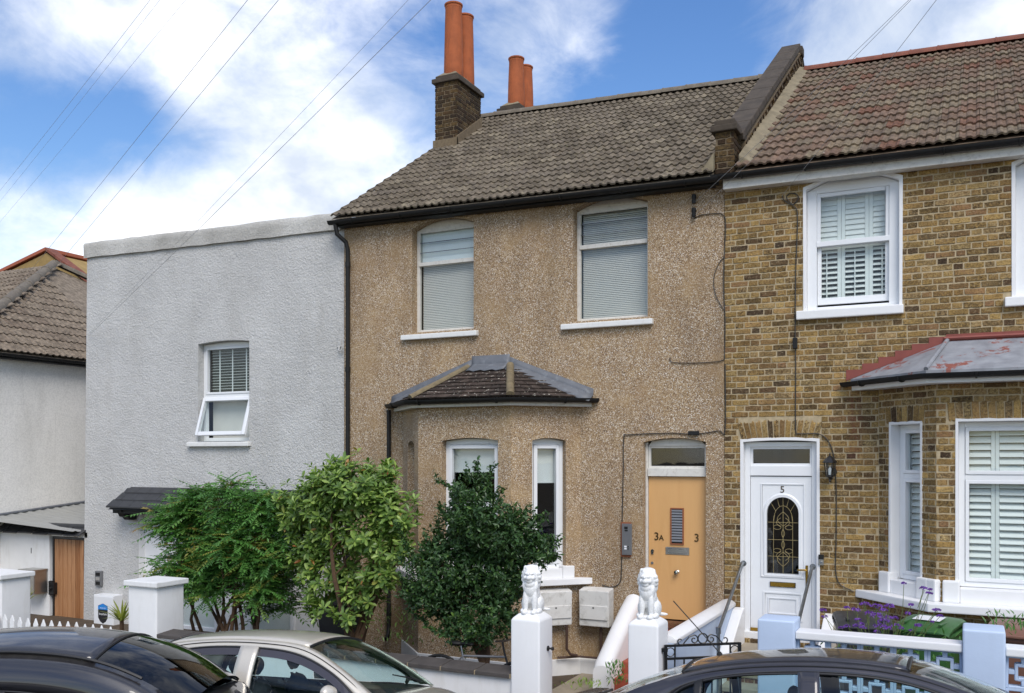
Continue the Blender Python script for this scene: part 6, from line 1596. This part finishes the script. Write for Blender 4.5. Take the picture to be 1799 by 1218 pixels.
trunk_tree(t, at(852, 1170, Yh + .15), [p for p, d in tips if p.y > Yh + .1], 5, .042, sway=.15, fork=.05)
# -- fern-leaved shrub: every frond its own piece
def frond(n=9):
    m = MB(); L = 1.0
    m.tube([(0, 0, 0), (.5, 0, -.03), (1, 0, -.16)], [.010, .008, .004], 4)
    for i in range(n + 1):
        u = .16 + .84 * i / n; z = -.16 * u * u; l = .37 * math.sin(math.pi * min(1, .25 + .72 * (1 - abs(u - .45)))) * (1.1 - .45 * u)
        for s_ in ((-1, 1) if i < n else (0,)):
            dx, dy = (math.cos(1.12) if s_ else 1, s_ * math.sin(1.12)); w = .046; px_, py_ = u, 0
            A = (px_, py_, z); B = (px_ + dx * l * .45 - dy * w, py_ + dy * l * .45 + dx * w, z - .01); C_ = (px_ + dx * l, py_ + dy * l, z - .05 - .03 * random.random()); D = (px_ + dx * l * .45 + dy * w, py_ + dy * l * .45 - dx * w, z - .01)
            Mm = (px_ + dx * l * .5, py_ + dy * l * .5, z - .028)
            m.add([A, B, C_, D, Mm], [(0, 1, 4), (1, 2, 4), (2, 3, 4), (3, 0, 4)])
    return m.mesh('frond', normals=False)
FR = [frond(7), frond(6), frond(8)]; Ym = -1.75
t = thing('leafy_shrub', 'dark green fern-leaved shrub with bare stems before the grey house', 'shrub', at(390, 1130, Ym))
Lm = lobe_world(((380, 895, 100, 34), (315, 925, 58, 38), (455, 895, 55, 38), (415, 865, 45, 18), (330, 975, 68, 34), (430, 955, 75, 44), (285, 925, 34, 24), (470, 985, 42, 48), (300, 1010, 36, 22), (400, 1000, 60, 26), (360, 1030, 70, 26), (455, 1035, 55, 32), (500, 960, 34, 50), (485, 905, 34, 36)), Ym, .8)
BK = lobe_world(((400, 985, 120, 60), (490, 1030, 70, 60), (320, 1000, 60, 40)), Ym + .55, .6)
pcf = Pieces('frond', FR, MAT['leaf_fern'], t, 300, 'foliage'); tipf = sample_lobes(Lm, 340, .5, .2, 1.6) + sample_lobes(BK, 110, .5, .2, 1.6) + [(at(420, 852, Ym), Vector((0, 0, 1))), (at(350, 862, Ym), Vector((0, 0, 1))), (at(270, 900, Ym), Vector((-1, 0, .5)))]
for p, d in tipf:
    ax = (d * .35 + Vector((0, -.1, .9)) + rdir() * .15).normalized(); a_ = ax.cross(Vector((1, .3, 0))).normalized(); b_ = ax.cross(a_); n = random.randint(8, 11); g0 = random.uniform(0, 6.28)
    for i in range(n):
        g_ = g0 + i * 2.4; el = lerp(-.15, .75, i / n); dd = (a_ * math.cos(g_) + b_ * math.sin(g_)) * math.cos(el) + ax * math.sin(el); pcf.add(basis(p, dd, Vector((0, 0, 1)), random.uniform(.22, .42), random.uniform(-.3, .3)))
pcf.finish()
trunk_tree(t, at(395, 1140, Ym) , [p - Vector((0, 0, .02)) for p, d in tipf], 14, .032, sway=.35, fork=.55)
# -- small plants
def spiky(px, py, Y, n, L, label, mat='leaf_spiky'):
    b = at(px, py, Y); m = MB()
    for i in range(n):
        d = rdir(); d.z = abs(d.z) * 1.1 + .25; d.normalize(); s_ = d.cross(Vector((0, 0, 1))).normalized() * .016; l = L * random.uniform(.7, 1.1); q_ = [b, b + d * l * .5 + Vector((0, 0, .02)), b + d * l + Vector((0, 0, -.10 * l))]
        m.add([q_[0] - s_, q_[0] + s_, q_[1] + s_ * .9, q_[2], q_[1] - s_ * .9], [(0, 1, 2, 4), (4, 2, 3)])
    t = thing('spiky_plant', label, 'plant', b); m.build('leaves', MAT[mat], t, normals=False)
    q = MB(); q.tube([b + Vector((0, 0, .05)), Vector((b.x, b.y, GZ))], [.03, .04], 7); q.build('stem', MAT['bark'], t); return t
spiky(214, 1092, -2.6, 34, .42, 'yellow green spiky plant beside the cream utility box')
spiky(46, 1058, -1.2, 26, .40, 'thin spiky plant behind the left edge pillar')
# tall purple verbena
t = thing('flowering_plant', 'purple tall-stemmed verbena flowers in front of the bins', 'plant', at(1530, 1160, -2.55))
Yv = -2.55; fl = MB(); stem = MB()
heads = [(1503, 1072, 9), (1520, 1062, 10), (1540, 1066, 12), (1553, 1072, 8), (1562, 1065, 10), (1528, 1078, 10), (1540, 1083, 13), (1552, 1092, 12), (1560, 1086, 9), (1488, 1068, 5), (1446, 1072, 6), (1449, 1084, 6), (1507, 1089, 6), (1505, 1100, 8), (1545, 1100, 12), (1556, 1103, 10), (1575, 1100, 9), (1571, 1086, 8), (1588, 1025, 4), (1622, 1034, 8), (1632, 1043, 7), (1634, 1036, 4), (1595, 1078, 6), (1601, 1063, 5), (1645, 1072, 8), (1652, 1083, 6), (1614, 1099, 7), (1638, 1093, 4), (1488, 1100, 5), (1478, 1103, 5), (1516, 1103, 6), (1583, 1104, 5), (1541, 1110, 6), (1600, 1108, 4), (1512, 1096, 6)]
for hx, hy, hr in heads:
    Y = Yv + random.uniform(-.25, .3); c = at(hx, hy, Y); r = hr * depth_of(c) / 1640. * .85; b0 = at(1535 + (hx - 1535) * .55 + random.uniform(-10, 10), 1150, Y)
    stem.tube([b0, lerp(b0, c, .6) + Vector((random.uniform(-.03, .03), 0, .02)), c], [.004, .003, .0025], 5)
    for i in range(int(16 + hr * 3)):
        d = rdir(); d.z = abs(d.z) * .7 - .12; p = c + Vector((d.x * r, d.y * r, d.z * r * .75)); s_ = random.uniform(.0085, .013); a_, b_ = rdir() * s_, rdir() * s_
        fl.add([p - a_, p - b_, p + a_, p + b_ + d * .004], [(0, 1, 2, 3)])
    if hr > 7:
        for k_ in range(3): stem.tube([lerp(b0, c, .7), c + rdir() * r * .5], [.0025, .0018], 4)
o = fl.build('flower_heads', M_leaf('verbena_petal', ((0, hexc('6d3f9e')), (.5, hexc('8452b8')), (1, hexc('a277cc'))), .6, .2), t, normals=False); o['kind'] = 'stuff'
stem.build('stems', M_simple('verbena_stem', hexc('5f6b3a'), .7, var=.2), t, normals=False)
for i in range(60):
    pass
q = MB(); 
for i in range(150):
    p = at(random.uniform(1440, 1690), random.uniform(1112, 1170), Yv + random.uniform(-.2, .4)); d = rdir() + Vector((0, 0, .8)); M_ = basis(p, d, Vector((0, 0, 1)), random.uniform(.05, .11)); q.add([M_ @ Vector(v) for v in ((0, .01, 0), (.5, .12, 0), (1, 0, -.1), (.5, -.12, 0))], [(0, 1, 2, 3)])
o = q.build('foliage', MAT['leaf_fern'], t, normals=False); o['kind'] = 'stuff'
# weeds along the foot of the walls
def weeds(px, py, Y, n, spread, h, label, mat='leaf_fern'):
    b = at(px, py, Y); m = MB()
    for i in range(n):
        p = b + Vector((random.gauss(0, spread), random.gauss(0, spread * .6), 0)); d = rdir(); d.z = abs(d.z) + .7; d.normalize(); M_ = basis(p + Vector((0, 0, random.uniform(0, h))), d, Vector((0, 0, 1)), random.uniform(.05, .10)); m.add([M_ @ Vector(v) for v in ((0, .01, 0), (.45, .13, 0), (1, 0, -.15), (.45, -.13, 0))], [(0, 1, 2, 3)])
    return struct(tag(m.build('weeds', MAT[mat], None, normals=False), label, 'weeds'), 'stuff')
weeds(1085, 1200, -1.5, 110, .10, .22, 'green weeds at the foot of the white stair wall')
weeds(1030, 1212, -1.7, 60, .14, .10, 'low green weeds on the garden path', 'leaf_bay')
weeds(700, 1130, -1.9, 120, .22, .45, 'straggling weeds by the downpipe foot behind the silver car', 'leaf_bay')
weeds(1782, 1118, -2.3, 90, .12, .22, 'leafy green plant in front of the brown bin')

# ================================================================== wires and cables
def wire(name, pts, r, mat, label, group=None, cat='cable'):
    q = MB(); q.tube(pts, r * (.62 if name == 'overhead_wire' else 1.), 6); return tag(q.build(name, MAT[mat], None, normals=False), label, cat, group)
def span(a, b, sag=.15, n=14, ext=0.):
    a, b = Vector(a), Vector(b); b = b + (b - a) * ext
    return [lerp(a, b, i / n) - Vector((0, 0, sag * math.sin(math.pi * i / n))) for i in range(n + 1)]
OV = 'overhead wires crossing the sky'
def over(x0_, y0_, Y0, x1_, y1_, Y1, r, lab, sag=.04): wire('overhead_wire', span(at(x0_, y0_, Y0), at(x1_, y1_, Y1), sag, ext=.5), r, 'wire', lab, OV)
over(0, 335, 2, 260, 0, -4, .004, 'overhead wire nearest the top left corner of the sky')
over(0, 354, 2, 277, 0, -4, .003, 'second overhead wire from the top left corner of the sky')
over(0, 390, 2, 322, 0, -4, .003, 'faint third overhead wire from the top left corner of the sky')
over(0, 542, 3, 431, 0, -4, .005, 'overhead wire passing just left of the grey parapet corner')
over(0, 585, 3, 485, 0, -4, .005, 'overhead wire passing over the grey parapet corner')
over(156, 587, -.03, 712, 0, -4, .003, 'faint overhead wire ending at the left edge of the grey wall')
over(156, 590, -.03, 751, 0, -4, .005, 'darker overhead wire ending at the left edge of the grey wall')
over(1221, 355, -.05, 1590, 0, -3.2, .0035, 'overhead wire ending at the upper insulator on the pebbledash')
over(1221, 378, -.05, 1555, 40, -3.2, .0035, 'overhead wire ending at the lower insulator on the pebbledash')
over(1374, 344, -.04, 1640, 0, -3.2, .004, 'overhead wire ending at the brick wall left of the shuttered window')
for y_, lab in ((350, 'upper black wire insulator on the pebbledash below the gutter'), (374, 'lower black wire insulator on the pebbledash below the gutter')):
    p = at(1219, y_, -.05); q = MB(); q.lathe((p.x, p.y, 0), ((.0, p.z - .06), (.022, p.z - .06), (.03, p.z - .03), (.024, p.z), (.034, p.z + .02), (.03, p.z + .06), (.012, p.z + .07)), 12); q.tube([(p.x, 0, p.z), (p.x, -.05, p.z)], .012, 6); tag(q.build('insulator', MAT['black_plastic'], None, smooth=40), lab, 'insulator', 'wire insulators on the pebbledash')
def fc(pts, Y=-.014): return [at(x, y, Y) for x, y in pts]
def smooth_path(P, k=5):
    P = [Vector(p) for p in P]; out = []
    for i in range(len(P) - 1):
        p0, p1, p2, p3 = P[max(i - 1, 0)], P[i], P[i + 1], P[min(i + 2, len(P) - 1)]
        for j in range(k):
            u = j / k; out.append(.5 * ((2 * p1) + (p2 - p0) * u + (2 * p0 - 5 * p1 + 4 * p2 - p3) * u * u + (3 * p1 - p0 - 3 * p2 + p3) * u ** 3))
    out.append(P[-1]); return out
CG = 'cables clipped to the facades'
wire('wall_cable', smooth_path(fc([(1219, 384), (1232, 378), (1248, 376), (1270, 377), (1275, 395), (1273, 440), (1271, 500), (1274, 560), (1273, 620), (1270, 633), (1240, 637), (1200, 638), (1180, 636), (1177, 628)])), .006, 'cable', 'thin cable down the join of pebbledash and brick, hooking left at its foot', CG)
wire('wall_cable', smooth_path(fc([(1272, 452), (1262, 465), (1254, 490), (1258, 520), (1272, 545)])), .005, 'cable', 'slack loop of cable bulging left at the brick join', CG)
wire('wall_cable', smooth_path(fc([(1274, 640), (1274, 755), (1262, 757), (1220, 763), (1180, 761), (1105, 764), (1096, 770), (1095, 830), (1093, 920), (1092, 1000), (1088, 1025), (1072, 1032), (1058, 1028)])), .007, 'cable', 'black cable running above and down the left side of the wooden door', CG)
p = at(1219, 761, -.02); q = MB(); q.box(p.x - .075, p.x + .075, p.y - .03, p.y + .015, p.z - .027, p.z + .027); tag(q.build('junction_box', MAT['black_plastic'], None, bevel=.006), 'small black cable joint above the wooden door', 'cable joint')
wire('wall_cable', smooth_path(fc([(1374, 344), (1378, 352), (1392, 360), (1402, 350), (1400, 342), (1388, 340), (1382, 348), (1392, 360), (1400, 370), (1401, 400), (1398, 480), (1397, 590), (1398, 640), (1398, 752), (1404, 762), (1440, 763), (1458, 780), (1466, 810), (1469, 860), (1469, 950), (1468, 1000), (1474, 1025), (1490, 1035), (1500, 1040)])), .007, 'cable', 'black cable looping down the brick wall past the white door to the bay', CG)
p = at(1397, 602, -.02); q = MB(); q.box(p.x - .028, p.x + .028, p.y - .03, p.y + .015, p.z - .08, p.z + .06); tag(q.build('junction_box', MAT['black_plastic'], None, bevel=.006), 'small black cable joint on the brick wall below the shuttered window', 'cable joint')
# ================================================================== parked cars
def cat(P, k=5): return smooth_path(P, k)
def car(name, label, M, O, I, belt, body, paint, ends=('windscreen', 'rear_window'), glass='car_glass', windows=(), pillars=(), crown=.06, seats=(), wheels=(-1.25, 1.25), deflector=False, mirror=None, dash=None, wheel_r=.31, antenna=None, strip=False):
    """O: roof side line from one glass base over the roof to the other; I: window head line; belt(x)->(y,z); body: stations (x, y_edge, z_edge, z_centre, y_side)"""
    t = thing(name, label, 'car', (0, 0, 0), 'cars along the kerb', local=True); t.matrix_world = M
    K = 6; Oc, Ic = cat(O, K), cat(I, K); n = len(Oc); ia, ic = 2 * K, (len(O) - 3) * K
    trim = MAT['car_trim']
    def mir(p, s_): return Vector((p.x, p.y * s_, p.z))
    # pillars and roof rails: one band each side
    for s_ in (-1, 1):
        rows = [[], [], [], []]
        for i in range(n):
            o_, q_ = Oc[i], Ic[i]; g_ = (o_ - q_).length; m1 = lerp(o_, q_, .35) + Vector((0, .12 * g_, .11 * g_)); m2 = lerp(o_, q_, .75) + Vector((0, .10 * g_, .05 * g_))
            for r_, p in zip(rows, (o_, m1, m2, q_)): r_.append(mir(p, s_))
        b = MB(); b.grid(rows); bo = b.build('roof_rail', paint, t, normals=False, smooth=40); so = bo.modifiers.new('t', 'SOLIDIFY'); so.thickness = .03; so.offset = 1 if s_ > 0 else -1
        b = MB(); b.tube([mir(lerp(Oc[i], Ic[i], .52) + Vector((0, .016, .011)), s_) for i in range(n)], .0045, 5); b.build('door_seam', trim, bo)
        b = MB(); b.tube([mir(Ic[i] + Vector((0, .004, 0)), s_) for i in range(n)], .010, 6); b.build('window_seal', trim, bo)
        if strip: b = MB(); b.tube([mir(Oc[i] + Vector((0, .01, .016)), s_) for i in range(K, n - K)], .016, 6); b.build('roof_strip', trim, bo)
    # skin over the top
    tan = []
    for i in range(n):
        d = (Oc[min(i + 1, n - 1)] - Oc[max(i - 1, 0)]); d.y = 0; d.normalize(); nn_ = Vector((-d.z, 0, d.x)); 
        if nn_.z < 0: nn_ = -nn_
        tan.append(nn_)
    def row(i, m_=12, amp=crown, off=0.): return [Vector((Oc[i].x, Oc[i].y * u, Oc[i].z)) + tan[i] * (amp * (1 - u * u) + off) for u in [1 - 2 * k_ / m_ for k_ in range(m_ + 1)]]
    b = MB(); b.grid([row(i) for i in range(ia, ic + 1)]); ro = b.build('roof', paint, t, normals=False, smooth=40); so = ro.modifiers.new('t', 'SOLIDIFY'); so.thickness = .02; so.offset = 0
    for nm, r0, r1 in ((ends[0], 0, ia), (ends[1], ic, n - 1)):
        b = MB(); b.grid([row(i) for i in range(r0, r1 + 1)]); go = b.build(nm, MAT[glass], t, normals=False, smooth=60)
        b = MB(); b.tube(row(r0 if r0 else r1, 12, crown, .004), .014, 6); b.tube(row(r1 if r0 == 0 else r0, 12, crown, .003), .012, 6); b.build('glass_seal', trim, go)
    # side glass and pillars
    def head(x):
        for i in range(n - 1):
            if (Ic[i].x - x) * (Ic[i + 1].x - x) <= 0:
                u = (x - Ic[i].x) / ((Ic[i + 1].x - Ic[i].x) or 1e-6); return lerp(Ic[i], Ic[i + 1], u)
        return Ic[0] if x > Ic[0].x else Ic[-1]
    def side_rows(x0_, x1_, off, N=14, m_=5):
        rows = []
        for i in range(N + 1):
            x = lerp(x0_, x1_, i / N); h = head(x); y, z = belt(x); lo = Vector((x, y, z)); r_ = []
            if h.z < z: h = lo + Vector((0, -.005, .004))
            for k_ in range(m_ + 1):
                u = k_ / m_; p = lerp(lo, Vector((x, h.y, h.z)), u); p.y += .025 * math.sin(math.pi * u) + off; r_.append(p)
            rows.append(r_)
        return rows
    for s_ in (-1, 1):
        for x0_, x1_ in windows:
            b = MB(); b.grid([[mir(p, s_) for p in r_] for r_ in side_rows(x0_, x1_, -.012)]); wo = b.build('side_window', MAT[glass], t, normals=False, smooth=60)
            if deflector:
                b = MB(); rr = side_rows(x0_, x1_, .004); b.grid([[mir(lerp(r_[-1], r_[0], .0), s_), mir(lerp(r_[-1], r_[0], min(.9, .075 / max(.05, r_[-1].z - r_[0].z))) + Vector((0, .012, 0)), s_)] for r_ in rr]); b.build('wind_deflector', MAT['smoked'], wo, normals=False)
        for x0_, x1_, pm in pillars:
            b = MB(); b.grid([[mir(p, s_) for p in r_] for r_ in side_rows(x0_, x1_, .006, 4)]); po = b.build('door_pillar', paint if pm else trim, t, normals=False, smooth=40); so = po.modifiers.new('t', 'SOLIDIFY'); so.thickness = .03; so.offset = 1 if s_ > 0 else -1
            if pm: b = MB(); r_ = side_rows((x0_ + x1_) / 2, (x0_ + x1_) / 2 + .001, .012, 1)[0]; b.tube([mir(p, s_) for p in r_], .005, 5); b.build('door_seam', trim, po)
    # lower body
    xs = [s__[0] for s__ in body]; N = 44; st = []
    for i in range(N + 1):
        x = lerp(xs[0], xs[-1], i / N); k_ = max(j for j in range(len(xs) - 1) if xs[j] <= x + 1e-6); u = (x - xs[k_]) / (xs[k_ + 1] - xs[k_]); u = u * u * (3 - 2 * u); a_, c_ = body[k_], body[k_ + 1]; st.append([x] + [lerp(a_[j], c_[j], u) for j in range(1, 5)])
    cab0, cab1 = Oc[-1].x, Oc[0].x
    for part in ('body', 'deck'):
        b = MB()
        for s_ in (-1, 1):
            for i in range(N):
                A, B = st[i], st[i + 1]
                def sec(q_): 
                    x, ye, ze, zc, ys = q_; return [Vector((x, 0, zc)), Vector((x, ye * .5 * s_, zc - .006)), Vector((x, ye * .85 * s_, lerp(zc, ze, .7))), Vector((x, ye * s_, ze)), Vector((x, (ys - .01) * s_, ze - .08)), Vector((x, ys * s_, ze - .22)), Vector((x, (ys + .01) * s_, .52)), Vector((x, (ys) * s_, .36)), Vector((x, (ys - .07) * s_, .20)), Vector((x, 0, .19))]
                sa, sb = sec(A), sec(B); inside_ = cab0 + .04 < (A[0] + B[0]) / 2 < cab1 - .04
                for k_ in range(len(sa) - 1):
                    top = k_ < 3
                    if (part == 'deck') != (top and inside_): continue
                    b.quad(sa[k_], sb[k_], sb[k_ + 1], sa[k_ + 1])
        if part == 'body':
            for e in (0, -1):
                x, ye, ze, zc, ys = st[e]
                for s_ in (-1, 1): b.add([(x, 0, zc), (x, ye * .85 * s_, lerp(zc, ze, .7)), (x, ye * s_, ze), (x, ys * s_, ze - .2), (x, ys * s_, .4), (x, (ys - .07) * s_, .2), (x, 0, .19)], [tuple(range(7))])
        bm_ = b.mesh(part, smooth=45); 
        if part == 'body':
            tmp = bmesh.new(); tmp.from_mesh(bm_); bmesh.ops.remove_doubles(tmp, verts=tmp.verts, dist=1e-4); tmp.to_mesh(bm_); tmp.free(); bo = link('body', bm_, paint, t)
        else:
            for v in bm_.vertices: v.co.z -= .07
            link('interior', bm_, MAT['car_inside'], t)
    xf, xr = xs[-1], xs[0]
    for s_ in (-1, 1):
        b = MB(); b.box(xf - .22, xf + .012, .42 * s_ - .17, .42 * s_ + .17, .58, .74); b.build('headlight', MAT['chrome'], t, bevel=.03)
        b = MB(); b.box(xr - .012, xr + .12, .52 * s_ - .13, .52 * s_ + .13, .62, .86); b.build('tail_light', MAT['tail_red'], t, bevel=.02)
        for x in wheels:
            y = (body[len(body) // 2][4] - .10) * s_; b = MB(); ax = (0, s_, 0); b.lathe((x, y, wheel_r), ((0, -.1), (wheel_r * .7, -.1), (wheel_r, -.09), (wheel_r + .0, .09), (wheel_r * .93, .115), (wheel_r * .68, .11)), 28, ax); wo = b.build('wheel', MAT['tyre'], t, smooth=40)
            b = MB(); b.lathe((x, y, wheel_r), ((wheel_r * .68, .108), (wheel_r * .62, .07), (wheel_r * .2, .10), (0, .105)), 28, ax); b.build('rim', MAT['brushed'], wo, smooth=40)
            b = MB(); b.lathe((x, y - .0, wheel_r), ((wheel_r + .06, .108), (wheel_r + .01, .112)), 28, ax); b.build('wheel_arch', trim, wo)
    for x, y, h in seats:
        sm_ = blob_mesh('seat', [((x, y, .62), (.12, .24, .34)), ((x + .03, y, .84), (.10, .21, .20)), ((x - .02, y, h - .11), (.055, .125, .095)), ((x - .02, y - .05, h - .2), (.015, .015, .1)), ((x - .02, y + .05, h - .2), (.015, .015, .1))], .022); link('seat', sm_, MAT['car_seat'], t)
    if dash:
        b = MB(); b.box(dash - .05, cab1 - .02, -.60, .60, .60, belt(dash)[1] - .04); d_ = b.build('dashboard', MAT['car_inside'], t, bevel=.04)
        b = MB(); b.tube([(dash - .14 + .05 * math.sin(g_), -.34 + .18 * math.cos(g_), .84 + .17 * math.sin(g_)) for g_ in [2 * math.pi * i / 20 for i in range(21)]], .014, 6, False); b.build('steering_wheel', MAT['black_plastic'], d_)
    if mirror:
        for s_ in (-1, 1):
            mx_, my_, mz_ = mirror; mm = blob_mesh('door_mirror', [((mx_, my_ * s_, mz_), (.065, .105, .072)), ((mx_ + .02, (my_ - .01) * s_, mz_), (.06, .09, .062))], .014); mo = link('door_mirror', mm, paint, t)
            b = MB(); b.tube([(mx_, my_ * s_ - .08 * s_, mz_ - .04), (mx_ + .04, (my_ - .2) * s_, mz_ - .06)], .022, 6); b.build('mirror_arm', trim, mo)
        b = MB(); p = Oc[ia]; b.box(p.x - .10, p.x - .07, -.13, .13, p.z - .12, p.z - .045); b.v = [(x, y, z + crown * .8) for x, y, z in b.v]; b.build('rear_view_mirror', MAT['panel_grey'], t, bevel=.015)
    if dash:
        k0 = row(1, 12, crown, .012); k1 = row(3, 12, crown, .014)
        for j0, j1 in ((3, 7), (7, 11)):
            b = MB(); b.tube([k0[j0] , lerp(k0[j0], k1[j1], .5) + Vector((.01, 0, .004)), k1[j1]], [.010, .008, .006], 5); b.build('wiper', trim, t)
    if antenna:
        b = MB(); b.lathe((antenna[0], 0, antenna[1]), ((.035, -.01), (.025, .03), (.012, .05)), 10); b.tube([(antenna[0], 0, antenna[1] + .04), (antenna[0] - .38, 0, antenna[1] + .48)], .005, 6); b.build('antenna', MAT['black_plastic'], t)
    return t
def VV(*L): return [Vector(p) for p in L]
MAT['car_trim'] = M_simple('car_rubber_trim', (.012, .012, .013), .5, var=.1)
MAT['car_inside'] = M_simple('car_interior_dark', (.02, .02, .021), .8, var=.2)
MAT['car_seat'] = M_simple('seat_cloth_charcoal', (.045, .047, .055), .9, var=.2, scale=30)
MAT['tyre'] = M_simple('tyre_rubber', (.02, .02, .02), .8, var=.2)
MAT['tail_red'] = M_simple('tail_lamp_red', (.35, .02, .02), .2, var=.1)
MAT['smoked'] = M_simple('smoked_plastic', (.045, .043, .055), .25, var=.1)
MAT['paint_silver'] = M_carpaint('paint_champagne_silver', hexc('cfc8ba'), .10, .38, .35, (.42, .38, .31))
MAT['paint_grey'] = M_carpaint('paint_charcoal', hexc('2c2a30'), .15, .35, .10)
MAT['paint_black'] = M_carpaint('paint_black', (.012, .012, .016), 0, .3, .12)
def pose(x, y, z, yaw, roll, pitch, s_=1.0):
    return Matrix.Translation((x, y, z)) @ Matrix.Rotation(RAD(yaw), 4, 'Z') @ Matrix.Rotation(RAD(pitch), 4, 'Y') @ Matrix.Rotation(RAD(roll), 4, 'X') @ Matrix.Diagonal((s_, s_, s_, 1))
hatch_O = VV((1.18, .66, .93), (.80, .605, 1.17), (.38, .545, 1.37), (-.1, .555, 1.425), (-.7, .56, 1.42), (-1.25, .545, 1.355), (-1.58, .56, 1.22), (-1.86, .60, .97))
hatch_I = VV((1.00, .745, .935), (.72, .69, 1.14), (.33, .635, 1.30), (-.1, .63, 1.355), (-.7, .635, 1.35), (-1.18, .635, 1.27), (-1.38, .67, 1.14), (-1.50, .735, .955))
hbody = [(-2.03, .60, .80, .82, .70), (-1.88, .72, .93, .95, .80), (-1.3, .76, .94, .97, .845), (-.2, .78, .925, .94, .865), (.9, .765, .92, .93, .855), (1.2, .73, .90, .945, .845), (1.75, .62, .78, .845, .80), (2.02, .50, .66, .70, .68), (2.08, .42, .55, .58, .60)]
hbelt = lambda x: (.778 - .02 * max(0, abs(x + .2) - .6), .93 + .02 * max(0., -x - .6))
car('silver_hatchback', 'champagne silver hatchback with dark wind deflectors parked before the shrubs', pose(.277, -5.308, -.117, 8.5, -7.5, -1.9, .954), hatch_O, hatch_I, hbelt, hbody, MAT['paint_silver'], windows=((-.115, .985), (-1.46, -.31)), pillars=((-.31, -.115, 1), (-1.17, -1.13, 0)), seats=((-.30, -.36, 1.27), (-.30, .36, 1.27), (-1.05, -.4, 1.2), (-1.05, .4, 1.2)), deflector=True, mirror=(.80, .93, 1.0), dash=.72)
sal_O = VV((1.42, .67, .94), (.98, .62, 1.18), (.46, .56, 1.36), (-.1, .575, 1.425), (-.7, .575, 1.41), (-1.2, .555, 1.33), (-1.72, .57, 1.16), (-2.1, .60, .98))
sal_I = VV((1.14, .75, .945), (.83, .70, 1.14), (.40, .645, 1.285), (-.1, .645, 1.335), (-.7, .65, 1.32), (-1.10, .655, 1.25), (-1.28, .685, 1.14), (-1.36, .74, .965))
sbody = [(-2.36, .60, .86, .90, .72), (-2.15, .70, .95, 1.0, .79), (-1.4, .76, .955, .98, .845), (-.2, .78, .935, .95, .865), (1.0, .765, .93, .94, .855), (1.45, .73, .905, .95, .845), (1.95, .62, .79, .86, .80), (2.2, .50, .66, .72, .68), (2.26, .42, .55, .58, .60)]
sbelt = lambda x: (.778 - .02 * max(0, abs(x + .2) - .6), .94 + .02 * max(0., -x - .6))
sc_ = car('charcoal_hatchback', 'charcoal grey hatchback with pale blue glass parked before the block wall', pose(5.36, -5.084, .11, 2.2, -8.0, -4.5, .962), sal_O, sal_I, sbelt, sbody, MAT['paint_grey'], windows=((-.145, 1.12), (-1.02, -.30), (-1.33, -1.08)), pillars=((-.30, -.145, 1), (-1.08, -1.02, 0)), seats=((-.36, -.36, 1.25), (-.36, .36, 1.25)), mirror=(.92, .93, 1.0), dash=.9, antenna=(-1.02, 1.415))
b = MB(); b.box(-2.32, -2.14, -.52, .52, 1.07, 1.10)
for y in (-.45, .45): b.box(-2.26, -2.18, y - .02, y + .02, .95, 1.07)
b.build('boot_spoiler', MAT['paint_grey'], sc_, bevel=.012)
suv_O = VV((1.25, .72, 1.02), (.85, .70, 1.27), (.38, .68, 1.45), (-.2, .66, 1.54), (-.8, .66, 1.56), (-1.5, .66, 1.52), (-2.0, .68, 1.32), (-2.5, .70, 1.05))
suv_I = VV((.62, .83, 1.025), (.45, .82, 1.08), (.10, .815, 1.17), (-.3, .81, 1.23), (-.85, .81, 1.25), (-1.4, .81, 1.22), (-1.75, .82, 1.13), (-2.0, .83, 1.025))
ubody = [(-3.4, .55, .75, .80, .72), (-3.2, .66, .92, .98, .82), (-2.6, .74, 1.0, 1.05, .87), (-1.5, .80, 1.02, 1.04, .89), (-.2, .81, 1.02, 1.03, .90), (1.0, .79, 1.02, 1.03, .88), (1.34, .72, .98, 1.03, .84), (1.5, .62, .70, .74, .74), (1.52, .5, .5, .52, .6)]
ubelt = lambda x: (.815 - .02 * max(0, abs(x + .4) - .8), 1.02)
car('black_car', 'glossy black car with cloud reflections in the lower left corner', pose(-.358, -7.15, .186, 23.6, -3.4, -2.8, .835), suv_O, suv_I, ubelt, ubody, MAT['paint_black'], ends=('rear_window', 'windscreen'), glass='dark_glass', windows=((-.35, .60), (-1.98, -.45)), pillars=((-.45, -.35, 0),), crown=.15, seats=(), wheels=(-2.3, .5), strip=True) if MAT.setdefault('dark_glass', M_glass('dark_privacy_glass', (.04, .045, .05), 1.6)) else None
for o in bpy.data.objects:
    if '_local' in o: del o['_local']
